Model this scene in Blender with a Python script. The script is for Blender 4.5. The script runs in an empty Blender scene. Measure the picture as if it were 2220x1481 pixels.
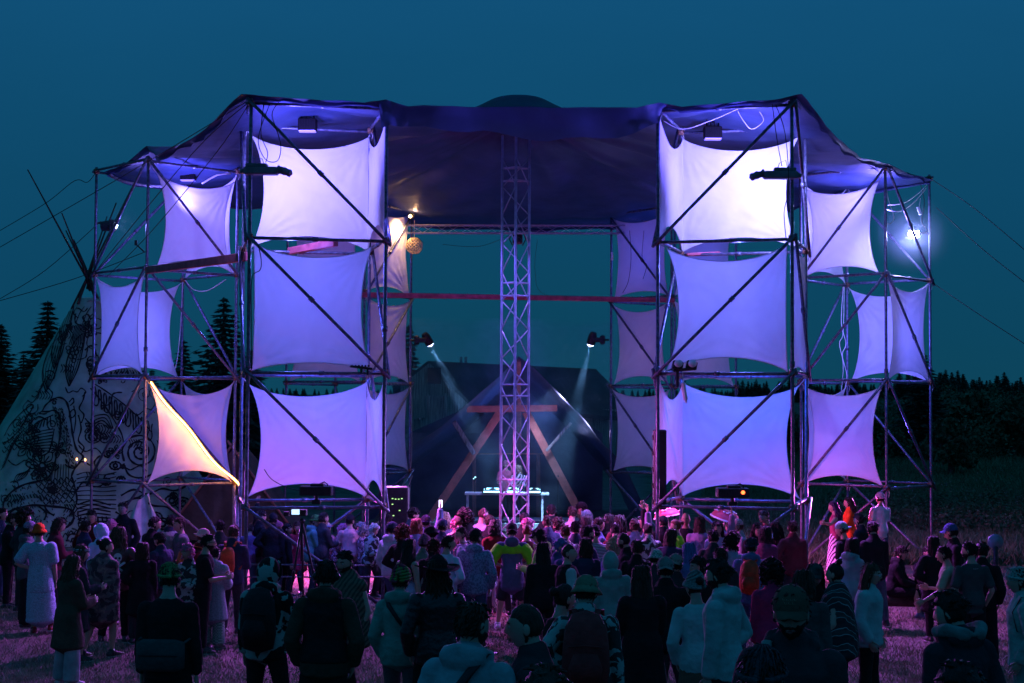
import bpy, math, random
import numpy as np
from mathutils import Vector, Matrix, noise
random.seed(7); rng = np.random.default_rng(7)
sc = bpy.context.scene
COL = sc.collection
R = math.radians
# ---------------------------------------------------------------- camera
FPX, PITCH, ROLL, CAMZ = 3478.0, 0.0419, 0.0051, 3.65
cd = bpy.data.cameras.new('camera'); cam = bpy.data.objects.new('camera', cd); COL.objects.link(cam)
cd.sensor_width = 36; cd.lens = 36 * FPX / 2220; cd.clip_end = 3000; cd.clip_start = .3
cam.matrix_world = Matrix.Translation((0, 0, CAMZ)) @ Matrix.Rotation(math.pi / 2 + PITCH, 4, 'X') @ Matrix.Rotation(ROLL, 4, 'Z')
sc.camera = cam
sc.view_settings.view_transform = 'Standard'; sc.view_settings.look = 'None'
sc.view_settings.exposure = 0; sc.view_settings.gamma = 1
sc.cycles.use_denoising = True
sc.cycles.max_bounces = 6; sc.cycles.diffuse_bounces = 2; sc.cycles.glossy_bounces = 2
sc.cycles.transmission_bounces = 3; sc.cycles.transparent_max_bounces = 8; sc.cycles.volume_bounces = 0
sc.cycles.sample_clamp_indirect = 4
sc.cycles.caustics_reflective = False; sc.cycles.caustics_refractive = False
# ---------------------------------------------------------------- world: blue hour sky
w = bpy.data.worlds.new('World'); sc.world = w; w.use_nodes = True
nt = w.node_tree; nt.nodes.clear()
tc = nt.nodes.new('ShaderNodeTexCoord'); sx = nt.nodes.new('ShaderNodeSeparateXYZ')
rp = nt.nodes.new('ShaderNodeValToRGB'); sky = nt.nodes.new('ShaderNodeTexSky')
sky.sky_type = 'NISHITA'; sky.sun_disc = False; sky.sun_elevation = R(-3); sky.sun_rotation = R(200)
sky.ozone_density = 6
cn = nt.nodes.new('ShaderNodeTexNoise'); cn.inputs['Scale'].default_value = 2.6; cn.inputs['Detail'].default_value = 5; cn.inputs['Roughness'].default_value = .55
cm = nt.nodes.new('ShaderNodeMapping'); cm.inputs['Scale'].default_value = (1, 1, 3.5); nt.links.new(tc.outputs['Generated'], cm.inputs[0]); nt.links.new(cm.outputs[0], cn.inputs['Vector'])
ad = nt.nodes.new('ShaderNodeMath'); ad.operation = 'MULTIPLY_ADD'; ad.inputs[1].default_value = .10
nt.links.new(tc.outputs['Generated'], sx.inputs[0]); nt.links.new(cn.outputs[0], ad.inputs[0]); sb = nt.nodes.new('ShaderNodeMath'); sb.operation = 'SUBTRACT'; sb.inputs[1].default_value = .05
nt.links.new(sx.outputs[2], sb.inputs[0]); nt.links.new(sb.outputs[0], ad.inputs[2]); nt.links.new(ad.outputs[0], rp.inputs[0])
e = rp.color_ramp.elements
e[0].position = 0.0; e[0].color = (.0040, .058, .104, 1)
e[1].position = 1.0; e[1].color = (.006, .085, .20, 1)
for p, c in ((.03, (.0036, .058, .110, 1)), (.10, (.0036, .061, .128, 1)), (.18, (.0042, .070, .156, 1)), (.27, (.0055, .083, .195, 1))):
    q = e.new(p); q.color = c
mx = nt.nodes.new('ShaderNodeMixRGB'); mx.blend_type = 'ADD'; mx.inputs[0].default_value = .04
bg = nt.nodes.new('ShaderNodeBackground'); bg.inputs[1].default_value = 1.0
out = nt.nodes.new('ShaderNodeOutputWorld')
nt.links.new(rp.outputs[0], mx.inputs[1]); nt.links.new(sky.outputs[0], mx.inputs[2])
nt.links.new(mx.outputs[0], bg.inputs[0]); nt.links.new(bg.outputs[0], out.inputs[0])

# ---------------------------------------------------------------- pixel (2220 wide photo) -> world
_cp, _sp, _cr, _sr = math.cos(PITCH), math.sin(PITCH), math.cos(ROLL), math.sin(ROLL)
def ray(px, py):
    dx, dy = px - 1110, py - 740.5
    x = dx * _cr + dy * _sr; y = -dx * _sr + dy * _cr
    a, b = x / FPX, -y / FPX
    return Vector((a, _cp - _sp * b, _sp + _cp * b))
def at(px, py, Y):
    d = ray(px, py); return Vector((0, 0, CAMZ)) + d * (Y / d.y)
def atz(px, py, z):
    d = ray(px, py); return Vector((0, 0, CAMZ)) + d * ((z - CAMZ) / d.z)

# ---------------------------------------------------------------- mesh collector
class Geo:
    def __init__(s): s.v = []; s.f = []; s.m = []; s.n = 0
    def add(s, v, f, m=0):
        v = np.asarray(v, float); s.v.append(v)
        for q in f: s.f.append(tuple(i + s.n for i in q))
        s.m += [m] * len(f); s.n += len(v)
    def box(s, c, size, rot=None, m=0, bev=0):
        hx, hy, hz = size[0] / 2, size[1] / 2, size[2] / 2
        if bev:
            b = min(bev, hx * .9, hy * .9, hz * .9); V = []
            for z, k in ((-hz, b), (-hz + b, 0), (hz - b, 0), (hz, b)):
                for X, Y in ((hx - k, hy - k - b), (hx - k - b, hy - k), (-hx + k + b, hy - k), (-hx + k, hy - k - b), (-hx + k, -hy + k + b), (-hx + k + b, -hy + k), (hx - k - b, -hy + k), (hx - k, -hy + k + b)):
                    V.append((X, Y, z))
            F = [tuple(range(7, -1, -1)), tuple(range(24, 32))]
            for r in range(3):
                for i in range(8):
                    j = (i + 1) % 8; F.append((r * 8 + i, r * 8 + j, r * 8 + 8 + j, r * 8 + 8 + i))
        else:
            V = [(x, y, z) for z in (-hz, hz) for y in (-hy, hy) for x in (-hx, hx)]
            F = [(0, 2, 3, 1), (4, 5, 7, 6), (0, 1, 5, 4), (2, 6, 7, 3), (0, 4, 6, 2), (1, 3, 7, 5)]
        V = np.array(V)
        if rot is not None: V = V @ np.array(rot).T[:3, :3]
        s.add(V + np.array(c), F, m)
    def tube(s, pts, rad, n=8, ref=(1, 0, 0), m=0, cap=True, dome=.6):
        P = np.array([tuple(p) for p in pts], float); k = len(P)
        if not hasattr(rad, '__len__'): rad = [rad] * k
        rad = [(r, r) if not hasattr(r, '__len__') else r for r in rad]
        T = np.gradient(P, axis=0); T /= np.linalg.norm(T, axis=1)[:, None] + 1e-9
        ref = np.array(ref, float); a = np.linspace(0, 2 * np.pi, n, endpoint=False); V = []; F = []
        for i in range(k):
            t = T[i]; r_ = ref
            if abs(r_ @ t) > .95: r_ = np.array((0, 1., 0)) if abs(t[1]) < .9 else np.array((0, 0, 1.))
            sd = r_ - (r_ @ t) * t; sd /= np.linalg.norm(sd); b = np.cross(t, sd)
            V.append(P[i] + np.outer(np.cos(a) * rad[i][0], sd) + np.outer(np.sin(a) * rad[i][1], b))
        V = np.concatenate(V)
        for i in range(k - 1):
            for j in range(n):
                q = (j + 1) % n; F.append((i * n + j, i * n + q, i * n + n + q, i * n + n + j))
        if cap:
            c0 = P[0] - T[0] * min(rad[0]) * dome; c1 = P[-1] + T[-1] * min(rad[-1]) * dome
            V = np.concatenate([V, [c0, c1]]); a0 = k * n
            for j in range(n):
                q = (j + 1) % n; F.append((a0, q, j)); F.append((a0 + 1, (k - 1) * n + j, (k - 1) * n + q))
        s.add(V, F, m)
    def ell(s, c, r, n=10, rot=None, m=0):
        V, F = sphere(n); V = V * np.array(r)
        if rot is not None: V = V @ np.array(rot)[:3, :3].T
        s.add(V + np.array(tuple(c)), F, m)
    def arrays(s): return (np.concatenate(s.v) if s.v else np.zeros((0, 3))), s.f, s.m
_sph = {}
def sphere(n):
    if n in _sph: return _sph[n]
    V = [(0, 0, 1)]; F = []; mm = n * 2
    for i in range(1, n):
        t = math.pi * i / n
        for j in range(mm):
            p = 2 * math.pi * j / mm; V.append((math.sin(t) * math.cos(p), math.sin(t) * math.sin(p), math.cos(t)))
    V.append((0, 0, -1))
    for j in range(mm):
        q = (j + 1) % mm; F.append((0, 1 + j, 1 + q))
        for i in range(n - 2): F.append((1 + i * mm + j, 1 + i * mm + mm + j, 1 + i * mm + mm + q, 1 + i * mm + q))
        F.append((len(V) - 1, 1 + (n - 2) * mm + q, 1 + (n - 2) * mm + j))
    _sph[n] = (np.array(V), F); return _sph[n]
def mesh(name, V, F, M=None, smooth=True):
    me = bpy.data.meshes.new(name); me.from_pydata(np.asarray(V).tolist(), [], F)
    if M is not None and len(M) == len(me.polygons) and any(M): me.polygons.foreach_set('material_index', M)
    if smooth: me.polygons.foreach_set('use_smooth', [True] * len(me.polygons))
    me.update(); return me
def link(name, me, mats, parent=None, loc=None, rz=None):
    o = bpy.data.objects.new(name, me); COL.objects.link(o)
    if mats is not None and me is not None and not len(me.materials):
        for x in (mats if isinstance(mats, (list, tuple)) else [mats]): me.materials.append(x)
    if parent is not None: o.parent = parent
    if loc is not None: o.location = loc
    if rz is not None: o.rotation_euler = (0, 0, rz)
    return o
def build(name, g, mats, parent=None, smooth=False, **k):
    V, F, M = g.arrays(); return link(name, mesh(name, V, F, M, smooth), mats, parent, **k)
def empty(name, loc=(0, 0, 0), rz=0):
    o = bpy.data.objects.new(name, None); COL.objects.link(o); o.location = loc; o.rotation_euler = (0, 0, rz); o.empty_display_size = .2; return o
def tag(o, label, cat, group=None, kind=None):
    if label: o['label'] = label
    if cat: o['category'] = cat
    if group: o['group'] = group
    if kind: o['kind'] = kind
    return o
def remesh(V, F, vox, smooth=3, extra=None):
    me = mesh('tmp', V, F); o = bpy.data.objects.new('tmp', me); COL.objects.link(o)
    md = o.modifiers.new('r', 'REMESH'); md.mode = 'VOXEL'; md.voxel_size = vox
    if smooth:
        s = o.modifiers.new('s', 'SMOOTH'); s.iterations = smooth; s.factor = .6
    dg = bpy.context.evaluated_depsgraph_get(); dg.update()
    ev = o.evaluated_get(dg); m2 = ev.to_mesh()
    V2 = np.empty(len(m2.vertices) * 3); m2.vertices.foreach_get('co', V2); V2 = V2.reshape(-1, 3)
    N = np.empty(len(V2) * 3); m2.vertices.foreach_get('normal', N); N = N.reshape(-1, 3)
    nl = len(m2.loops); L = np.empty(nl, int); m2.loops.foreach_get('vertex_index', L)
    st = np.empty(len(m2.polygons), int); m2.polygons.foreach_get('loop_start', st)
    F2 = [tuple(x) for x in np.split(L, st[1:])] if len(st) else []
    ev.to_mesh_clear(); bpy.data.objects.remove(o); bpy.data.meshes.remove(me)
    return V2, F2, N

# ---------------------------------------------------------------- materials
def nodes(m): m.use_nodes = True; t = m.node_tree; return t, t.nodes['Principled BSDF']
def mat(name, col, rough=.6, metal=0, var=.25, scale=6, bump=.0, bscale=30, objcol=False, spec=.3, stretch=None):
    m = bpy.data.materials.new(name); t, b = nodes(m); L = t.links
    b.inputs['Roughness'].default_value = rough; b.inputs['Metallic'].default_value = metal
    b.inputs['Specular IOR Level'].default_value = spec
    c = t.nodes.new('ShaderNodeTexCoord'); n = t.nodes.new('ShaderNodeTexNoise'); n.inputs['Scale'].default_value = scale; n.inputs['Detail'].default_value = 6
    mp = t.nodes.new('ShaderNodeMapping'); L.new(c.outputs['Object'], mp.inputs[0]); L.new(mp.outputs[0], n.inputs['Vector'])
    if stretch: mp.inputs['Scale'].default_value = stretch
    mr = t.nodes.new('ShaderNodeMapRange'); mr.inputs[1].default_value = .3; mr.inputs[2].default_value = .7; mr.inputs[3].default_value = 1 - var; mr.inputs[4].default_value = 1 + var
    L.new(n.outputs[0], mr.inputs[0])
    mu = t.nodes.new('ShaderNodeVectorMath'); mu.operation = 'SCALE'; L.new(mr.outputs[0], mu.inputs['Scale'])
    if objcol:
        oi = t.nodes.new('ShaderNodeObjectInfo'); L.new(oi.outputs['Color'], mu.inputs[0])
    else: mu.inputs[0].default_value = col[:3]
    L.new(mu.outputs[0], b.inputs['Base Color'])
    if bump:
        n2 = t.nodes.new('ShaderNodeTexNoise'); n2.inputs['Scale'].default_value = bscale; n2.inputs['Detail'].default_value = 5
        L.new(mp.outputs[0], n2.inputs['Vector'])
        bp = t.nodes.new('ShaderNodeBump'); bp.inputs['Strength'].default_value = bump; bp.inputs['Distance'].default_value = .03
        L.new(n2.outputs[0], bp.inputs['Height']); L.new(bp.outputs[0], b.inputs['Normal'])
    return m
def emat(name, col, st):
    m = bpy.data.materials.new(name); t, b = nodes(m)
    b.inputs['Base Color'].default_value = (*col, 1); b.inputs['Emission Color'].default_value = (*col, 1); b.inputs['Emission Strength'].default_value = st; return m
def pattern(name, kind, c1, c2, scale=8, thr=.5, c3=None, rough=.85):
    """patterned cloth: noise blotches, stripes, checks"""
    m = bpy.data.materials.new(name); t, b = nodes(m); L = t.links; b.inputs['Roughness'].default_value = rough; b.inputs['Specular IOR Level'].default_value = .2
    c = t.nodes.new('ShaderNodeTexCoord')
    if kind == 'blotch': n = t.nodes.new('ShaderNodeTexNoise'); n.inputs['Detail'].default_value = 4; n.inputs['Distortion'].default_value = .6
    elif kind == 'cells': n = t.nodes.new('ShaderNodeTexVoronoi')
    elif kind == 'hstripe': n = t.nodes.new('ShaderNodeTexWave'); n.bands_direction = 'Z'; n.inputs['Distortion'].default_value = .6
    elif kind == 'vstripe': n = t.nodes.new('ShaderNodeTexWave'); n.bands_direction = 'X'; n.inputs['Distortion'].default_value = .4
    elif kind == 'dstripe': n = t.nodes.new('ShaderNodeTexWave'); n.bands_direction = 'DIAGONAL'; n.inputs['Distortion'].default_value = 3.5
    elif kind == 'check': n = t.nodes.new('ShaderNodeTexChecker')
    n.inputs['Scale'].default_value = scale; L.new(c.outputs['Object'], n.inputs['Vector'])
    r = t.nodes.new('ShaderNodeValToRGB'); r.color_ramp.interpolation = 'CONSTANT'
    r.color_ramp.elements[0].color = (*c1, 1); r.color_ramp.elements[1].position = thr; r.color_ramp.elements[1].color = (*c2, 1)
    if c3: q = r.color_ramp.elements.new(min(.98, thr + .12)); q.color = (*c3, 1)
    L.new(n.outputs['Fac'] if 'Fac' in n.outputs else n.outputs[0], r.inputs[0]); L.new(r.outputs[0], b.inputs['Base Color'])
    n2 = t.nodes.new('ShaderNodeTexNoise'); n2.inputs['Scale'].default_value = 14; L.new(c.outputs['Object'], n2.inputs['Vector'])
    bp = t.nodes.new('ShaderNodeBump'); bp.inputs['Strength'].default_value = .5; bp.inputs['Distance'].default_value = .02
    L.new(n2.outputs[0], bp.inputs['Height']); L.new(bp.outputs[0], b.inputs['Normal'])
    return m
M_steel = mat('galvanised_steel', (.12, .135, .19), .36, .45, .5, 14, .15, 60, spec=.5)
M_clamp = mat('clamp_steel', (.22, .12, .07), .6, .5, .5, 30, .3, 80)
M_truss = mat('truss_aluminium', (.42, .43, .5), .4, .3, .2, 10)
M_black = mat('black_plastic', (.02, .02, .022), .45, 0, .3, 20)
M_blackm = mat('black_metal', (.03, .03, .035), .4, .3, .3, 20)
M_cord = mat('pale_cord', (.6, .58, .55), .8)
M_cable = mat('black_cable', (.02, .02, .022), .6)
M_redbeam = mat('red_painted_timber', (.45, .10, .14), .6, 0, .35, 5, .2, 20, stretch=(1, 1, 1))
M_wood = mat('pine_timber', (.42, .15, .11), .7, 0, .3, 4, .3, 18)
M_darkwood = mat('weathered_boards', (.28, .29, .26), .85, 0, .75, 3, .6, 14, stretch=(6, 6, .5))
M_stone = mat('rubble_stone', (.36, .38, .32), .9, 0, .6, 5, .9, 12)
M_roof = mat('barn_roof', (.03, .04, .042), .8, 0, .35, 3, .5, 8)
M_lens = emat('lit_lens', (.55, .6, 1), 14)
M_white = mat('white_enamel', (.75, .75, .78), .4)
# ---------------------------------------------------------------- lamps
def lamp(name, kind, loc, power, col, target=None, size=.3, spot=70, blend=.7, parent=None):
    l = bpy.data.lights.new(name, kind); l.energy = power; l.color = col
    if kind == 'SPOT': l.spot_size = R(spot); l.spot_blend = blend; l.shadow_soft_size = size
    elif kind == 'POINT': l.shadow_soft_size = size
    elif kind == 'AREA': l.size = size
    o = bpy.data.objects.new(name, l); COL.objects.link(o); o.location = loc
    if target is not None: o.rotation_euler = (Vector(target) - Vector(loc)).to_track_quat('-Z', 'Y').to_euler()
    return o
VIO, BLU, MAG, WARM = (.34, .22, 1), (.18, .28, 1), (1, .12, .75), (1, .5, .16)
# ================================================================ GROUND AND SURROUNDINGS
def hgt(x, y):
    z = .0
    if y > 46: z += min((y - 46) * .012, 3) + max(0, x - 8) * .02 * min(1, (y - 46) / 40)
    if y > 90: z += (y - 90) * .03
    if x > 18 and y > 50: z += min(1, (y - 50) / 60) * (x - 18) * .05
    z = min(z, 3.3 + .009 * y)
    if y < 22.5: z += (22.5 - y) * .058
    return z + (.05 * noise.noise((x * .35, y * .35, 0)) if y > 33 else .02 * noise.noise((x * .5, y * .5, 0)))
M_ground = mat('trodden_meadow', (.13, .11, .085), .95, 0, .5, 1.6, .9, 22)
xs = np.concatenate([np.linspace(-160, -24, 18), np.linspace(-22, 22, 110), np.linspace(24, 160, 18)])
ys = np.concatenate([np.linspace(-25, 10, 8), np.linspace(11, 60, 120), np.geomspace(62, 420, 34)])
V = [(x, y, hgt(x, y)) for y in ys for x in xs]; nx = len(xs)
F = [(j * nx + i, j * nx + i + 1, j * nx + nx + i + 1, j * nx + nx + i) for j in range(len(ys) - 1) for i in range(nx - 1)]
tag(link('ground', mesh('ground', V, F), M_ground), 'trampled dry grass field in front of the stage', None, None, 'structure')
# dry grass blades
M_blade = mat('dry_grass', (.34, .28, .22), .8, 0, .5, 3)
M_blade2 = mat('green_grass', (.10, .17, .085), .8, 0, .5, 3)
def blades(name, n, area, h, mm, label, wd=.006):
    Vs = []; Fs = []
    xs_, ys_, = area(n)
    a = rng.uniform(0, 6.28, n); L = rng.uniform(.4, 1, n) * h; ln = rng.uniform(.2, 1.1, n) * L; b = rng.uniform(0, 6.28, n)
    z = np.array([hgt(x, y) for x, y in zip(xs_, ys_)]) - .004
    W = wd * (.6 + ys_ / 40)
    p0 = np.stack([xs_ - np.cos(a) * W, ys_ - np.sin(a) * W, z], 1); p1 = np.stack([xs_ + np.cos(a) * W, ys_ + np.sin(a) * W, z], 1)
    p2 = np.stack([xs_ + np.cos(b) * ln, ys_ + np.sin(b) * ln, z + L], 1)
    V = np.stack([p0, p1, p2], 1).reshape(-1, 3); F = np.arange(len(V)).reshape(-1, 3).tolist()
    tag(link(name, mesh(name, V, F, smooth=False), mm), label, None, None, 'stuff')
def area_near(n):
    y = 20 + 16 * rng.random(n) ** 1.2; x = rng.uniform(-1, 1, n) * (y * .34 + 1); return x, y
blades('dry_grass', 110000, area_near, .075, M_blade, 'short trampled dry grass across the dance field')
def area_tuft(n):
    c = 1400; cy = rng.uniform(19, 40, c); cx = rng.uniform(-1, 1, c) * (cy * .34 + 1); k = rng.integers(0, c, n)
    return cx[k] + rng.normal(0, .07, n), cy[k] + rng.normal(0, .07, n)
blades('grass_tufts', 30000, area_tuft, .14, M_blade, 'taller tufts of dry grass between the feet')
def area_far(n):
    y = 38 + 75 * rng.random(n) ** 1.2; x = rng.uniform(.12, .36, n) * y; return x, y
blades('meadow_grass', 90000, area_far, .5, M_blade2, 'tall green meadow beyond the stage', .016)
# leaf clump cloud
def leafcloud(g, centers, radii, n, size, m=0, flat=.8):
    centers = np.array(centers, float); radii = np.array(radii, float)
    k = rng.integers(0, len(centers), n); d = rng.normal(0, 1, (n, 3)); d /= np.linalg.norm(d, axis=1)[:, None]
    p = centers[k] + d * (radii[k] * (.55 + .5 * rng.random((n, 1))))
    u = rng.normal(0, 1, (n, 3)); u /= np.linalg.norm(u, axis=1)[:, None]; v = np.cross(u, rng.normal(0, 1, (n, 3))); v /= np.linalg.norm(v, axis=1)[:, None]
    s = size * rng.uniform(.5, 1.2, (n, 1))
    V = np.stack([p - u * s, p + v * s * .6, p + u * s, p - v * s * .6], 1).reshape(-1, 3)
    g.add(V, np.arange(len(V)).reshape(-1, 4).tolist(), m)
M_leaf = mat('leaf_green', (.075, .12, .06), .7, 0, .55, 2)
M_bark = mat('bark', (.06, .05, .04), .9, 0, .4, 8, .6, 20)
M_needle = mat('spruce_needles', (.045, .07, .052), .8, 0, .5, 1.5)
# spruce
def spruce_mesh(seed, H, W, layers=34):
    r = np.random.default_rng(seed); g = Geo(); Vs = []
    for i in range(layers):
        t = i / layers; z = H * (.08 + .92 * t); rad = W * (1 - t) ** .85 * r.uniform(.75, 1.12) + .05
        nb = int(8 + 8 * (1 - t)); a0 = r.uniform(0, 6.28)
        for b in range(nb):
            a = a0 + b * 6.283 / nb + r.uniform(-.25, .25); L = rad * r.uniform(.6, 1.15); ns = int(12 + 26 * (1 - t))
            s = r.random(ns) ** .7; sag = -.32 * L * s + .16 * L * s ** 3 + r.normal(0, .04, ns)
            wd = .26 * L * (1 - s * .75)
            lx = s * L; ly = r.uniform(-1, 1, ns) * wd
            p = np.stack([np.cos(a) * lx - np.sin(a) * ly, np.sin(a) * lx + np.cos(a) * ly, z + sag], 1)
            u = np.stack([np.cos(a) + r.normal(0, .4, ns), np.sin(a) + r.normal(0, .4, ns), r.normal(-.25, .25, ns)], 1)
            v = np.cross(u, r.normal(0, 1, (ns, 3)) + (0, 0, 1.5)); v /= np.linalg.norm(v, axis=1)[:, None]
            sz = .085 * H ** .6 * r.uniform(.6, 1.2, (ns, 1)) * (.35 + .65 * (1 - t))
            Vs.append(np.stack([p - u * sz, p + v * sz * .35, p + u * sz * 1.1, p - v * sz * .35], 1).reshape(-1, 3))
    V = np.concatenate(Vs); g.add(V, np.arange(len(V)).reshape(-1, 4).tolist())
    return mesh('crown', *g.arrays()[:2], smooth=False)
sm = [spruce_mesh(s, 10, w_, 36) for s, w_ in ((1, 2.3), (2, 2.0), (3, 2.6))]
tg = Geo(); tg.tube([(0, 0, -1), (0, 0, 4), (.03, 0, 9.9)], [.2, .13, .02], 8); trunk_me = mesh('trunk', *tg.arrays()[:2])
def spruce(px, ytop, Y, k, label, wide=1.0):
    top = at(px, ytop, Y); z0 = hgt(top.x, Y) - .3; H = top.z - z0
    o = empty('spruce_tree', (top.x, Y, z0), random.uniform(0, 6)); o.scale = (H / 10 * wide * 1.3, H / 10 * wide * 1.3, H / 10)
    link('crown', sm[k], M_needle, o); link('trunk', trunk_me, M_bark, o)
    tag(o, label, 'tree', 'spruces behind the festival ground')
spruce(104, 648, 78, 0, 'tall spruce just clear of the teepee, on its outer side', 1.0)
spruce(2, 700, 84, 1, 'dark spruce cut by the picture edge beyond the teepee', 1.1)
spruce(52, 765, 92, 2, 'lower spruce between the two tall ones outside the teepee')
spruce(150, 740, 96, 1, 'spruce half hidden by the slope of the painted teepee')
spruce(487, 640, 74, 2, 'spruce rising behind the poles where the teepee-side towers meet', .95)
spruce(398, 735, 80, 1, 'smaller spruce seen between the teepee and the front tower')
spruce(545, 755, 90, 0, 'spruce mostly hidden behind the front tower sails on the teepee side')
spruce(330, 800, 95, 0, 'low spruce behind the warm lit sail')
spruce(888, 700, 72, 1, 'slim spruce standing beside the barn gable', .7)
spruce(2002, 765, 88, 0, 'single spruce poking above the woods behind the floodlit tower', 1.2)
spruce(1645, 835, 95, 2, 'spruce low behind the sails of the meadow-side front tower', 1.3)
spruce(1700, 850, 100, 1, 'low spruce behind the poles of the meadow-side front tower', 1.3)
spruce(640, 845, 92, 2, 'low spruce seen through the gap under the teepee-side front tower middle sail', 1.3)
# far woods
def woods(name, x0, x1, Y, y0, y1, label, n=160, m=None):
    g = Geo()
    for i in range(n):
        px = x0 + (x1 - x0) * (i + rng.random()) / n; f = (px - x0) / (x1 - x0)
        yt = y0 + (y1 - y0) * f + rng.uniform(-6, 20) - 9 * (rng.random() < .15) + 8 * math.sin(px * .021) + 5 * math.sin(px * .057); Yd = Y + rng.uniform(-14, 14)
        top = at(px, yt, Yd); z0 = hgt(top.x, Yd) - 1; H = max(2, top.z - z0)
        k = sm[i % 3]; vv = np.empty(len(k.vertices) * 3); k.vertices.foreach_get('co', vv); vv = vv.reshape(-1, 4, 3)
        sel = rng.random(len(vv)) < .17; q = vv[sel]; c = q.mean(1, keepdims=True); q = c + (q - c) * 2.3
        q = q * np.array((H / 10 * 1.15, H / 10 * 1.15, H / 10)) + np.array((top.x, Yd, z0))
        q = q.reshape(-1, 3); g.add(q, np.arange(len(q)).reshape(-1, 4).tolist())
    return tag(build(name, g, M_needle), label, None, None, 'stuff')
woods('woods', 1480, 2330, 175, 838, 808, 'dark conifer woods along the skyline behind the meadow', 190)
woods('distant_woods', -60, 1480, 200, 870, 862, 'low line of far woods behind the barn', 120)
woods('dark_woods', -900, -40, 150, 835, 812, 'dark woods beyond the teepee side of the field', 150)
# broadleaf trees on the bank
def broadleaf(px, ytop, Y, wpx, label, seed):
    top = at(px, ytop, Y); z0 = hgt(top.x, Y) - .2; H = top.z - z0; Wd = wpx / FPX * Y / 2; r = np.random.default_rng(seed); o = empty('broadleaf_tree', (top.x, Y, z0)); g = Geo(); C_ = []; Rr = []
    for i in range(26):
        a = r.uniform(0, 6.28); q = r.uniform(0, 1) ** .6; h = r.uniform(.28, .92); w_ = math.sin(min(1, (h - .1) * 1.25) * math.pi) ** .6; C_.append((Wd * q * w_ * math.cos(a), Wd * q * w_ * math.sin(a), H * h)); k = Wd * r.uniform(.18, .36); Rr.append((k, k, k * .8))
    leafcloud(g, C_, Rr, 5200, .16 * H ** .3); build('crown', g, M_leaf, o)
    g = Geo(); g.tube([(0, 0, -.3), (.05, 0, H * .3), (-.1, .1, H * .75)], [.2, .15, .05], 8)
    for c in C_[:9]: g.tube([(0, 0, H * .3), (c[0] * .5, c[1] * .5, (c[2] + H * .3) * .52), c], [.09, .06, .02], 5)
    build('trunk', g, M_bark, o, True); tag(o, label, 'tree', 'broadleaf trees on the bank')
broadleaf(2110, 842, 92, 130, 'large rounded tree on the bank, right below the conifer skyline', 1)
broadleaf(2195, 862, 84, 110, 'broadleaf tree on the bank cut by the picture edge', 2)
broadleaf(1985, 868, 98, 90, 'smaller broadleaf tree on the bank behind the floodlit tower post', 3)
broadleaf(1885, 905, 88, 80, 'low broadleaf tree on the bank behind the lowest lilac sail edge', 4)
broadleaf(2060, 905, 74, 100, 'bushy young tree in front of the large rounded one', 5)
# hedge of bushes at the meadow foot
g = Geo()
for i in range(130):
    px = rng.uniform(1740, 2280); Yd = rng.uniform(80, 128); x = (px - 1110) / FPX * Yd; z0 = hgt(x, Yd)
    h = rng.uniform(.9, 2.4)
    leafcloud(g, [(x + rng.uniform(-1, 1), Yd, z0 + h * q) for q in (.25, .5, .8)], [(h * .6,) * 3, (h * .5,) * 3, (h * .32,) * 3], 420, .11)
tag(build('undergrowth', g, M_leaf), 'dark rough bushes and undergrowth climbing the bank behind the meadow', None, None, 'stuff')
g = Geo(); M_flower = mat('cow_parsley_flowers', (.5, .6, .5), .8)
n = 5200; Yd = 46 + 34 * rng.random(n) ** 1.5; x = rng.uniform(.2, .34, n) * Yd
for a, b in zip(x, Yd):
    if noise.noise((a * .4, b * .3, 3)) < -.05: continue
    z = hgt(a, b) + rng.uniform(.35, 1.1); s = rng.uniform(.015, .05)
    g.add([(a - s, b, z), (a, b - s, z + s * .3), (a + s, b, z), (a, b + s, z - s * .3)], [(0, 1, 2, 3)], 0)
leafcloud(g, [((.2 + .14 * rng.random()) * y_, y_, .35) for y_ in rng.uniform(45, 60, 300)], [(.45, .45, .45)] * 300, 26000, .06, 1)
tag(build('wild_plants', g, [M_flower, M_leaf]), 'waist-high weeds with pale flower heads beside the field', None, None, 'stuff')

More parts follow.
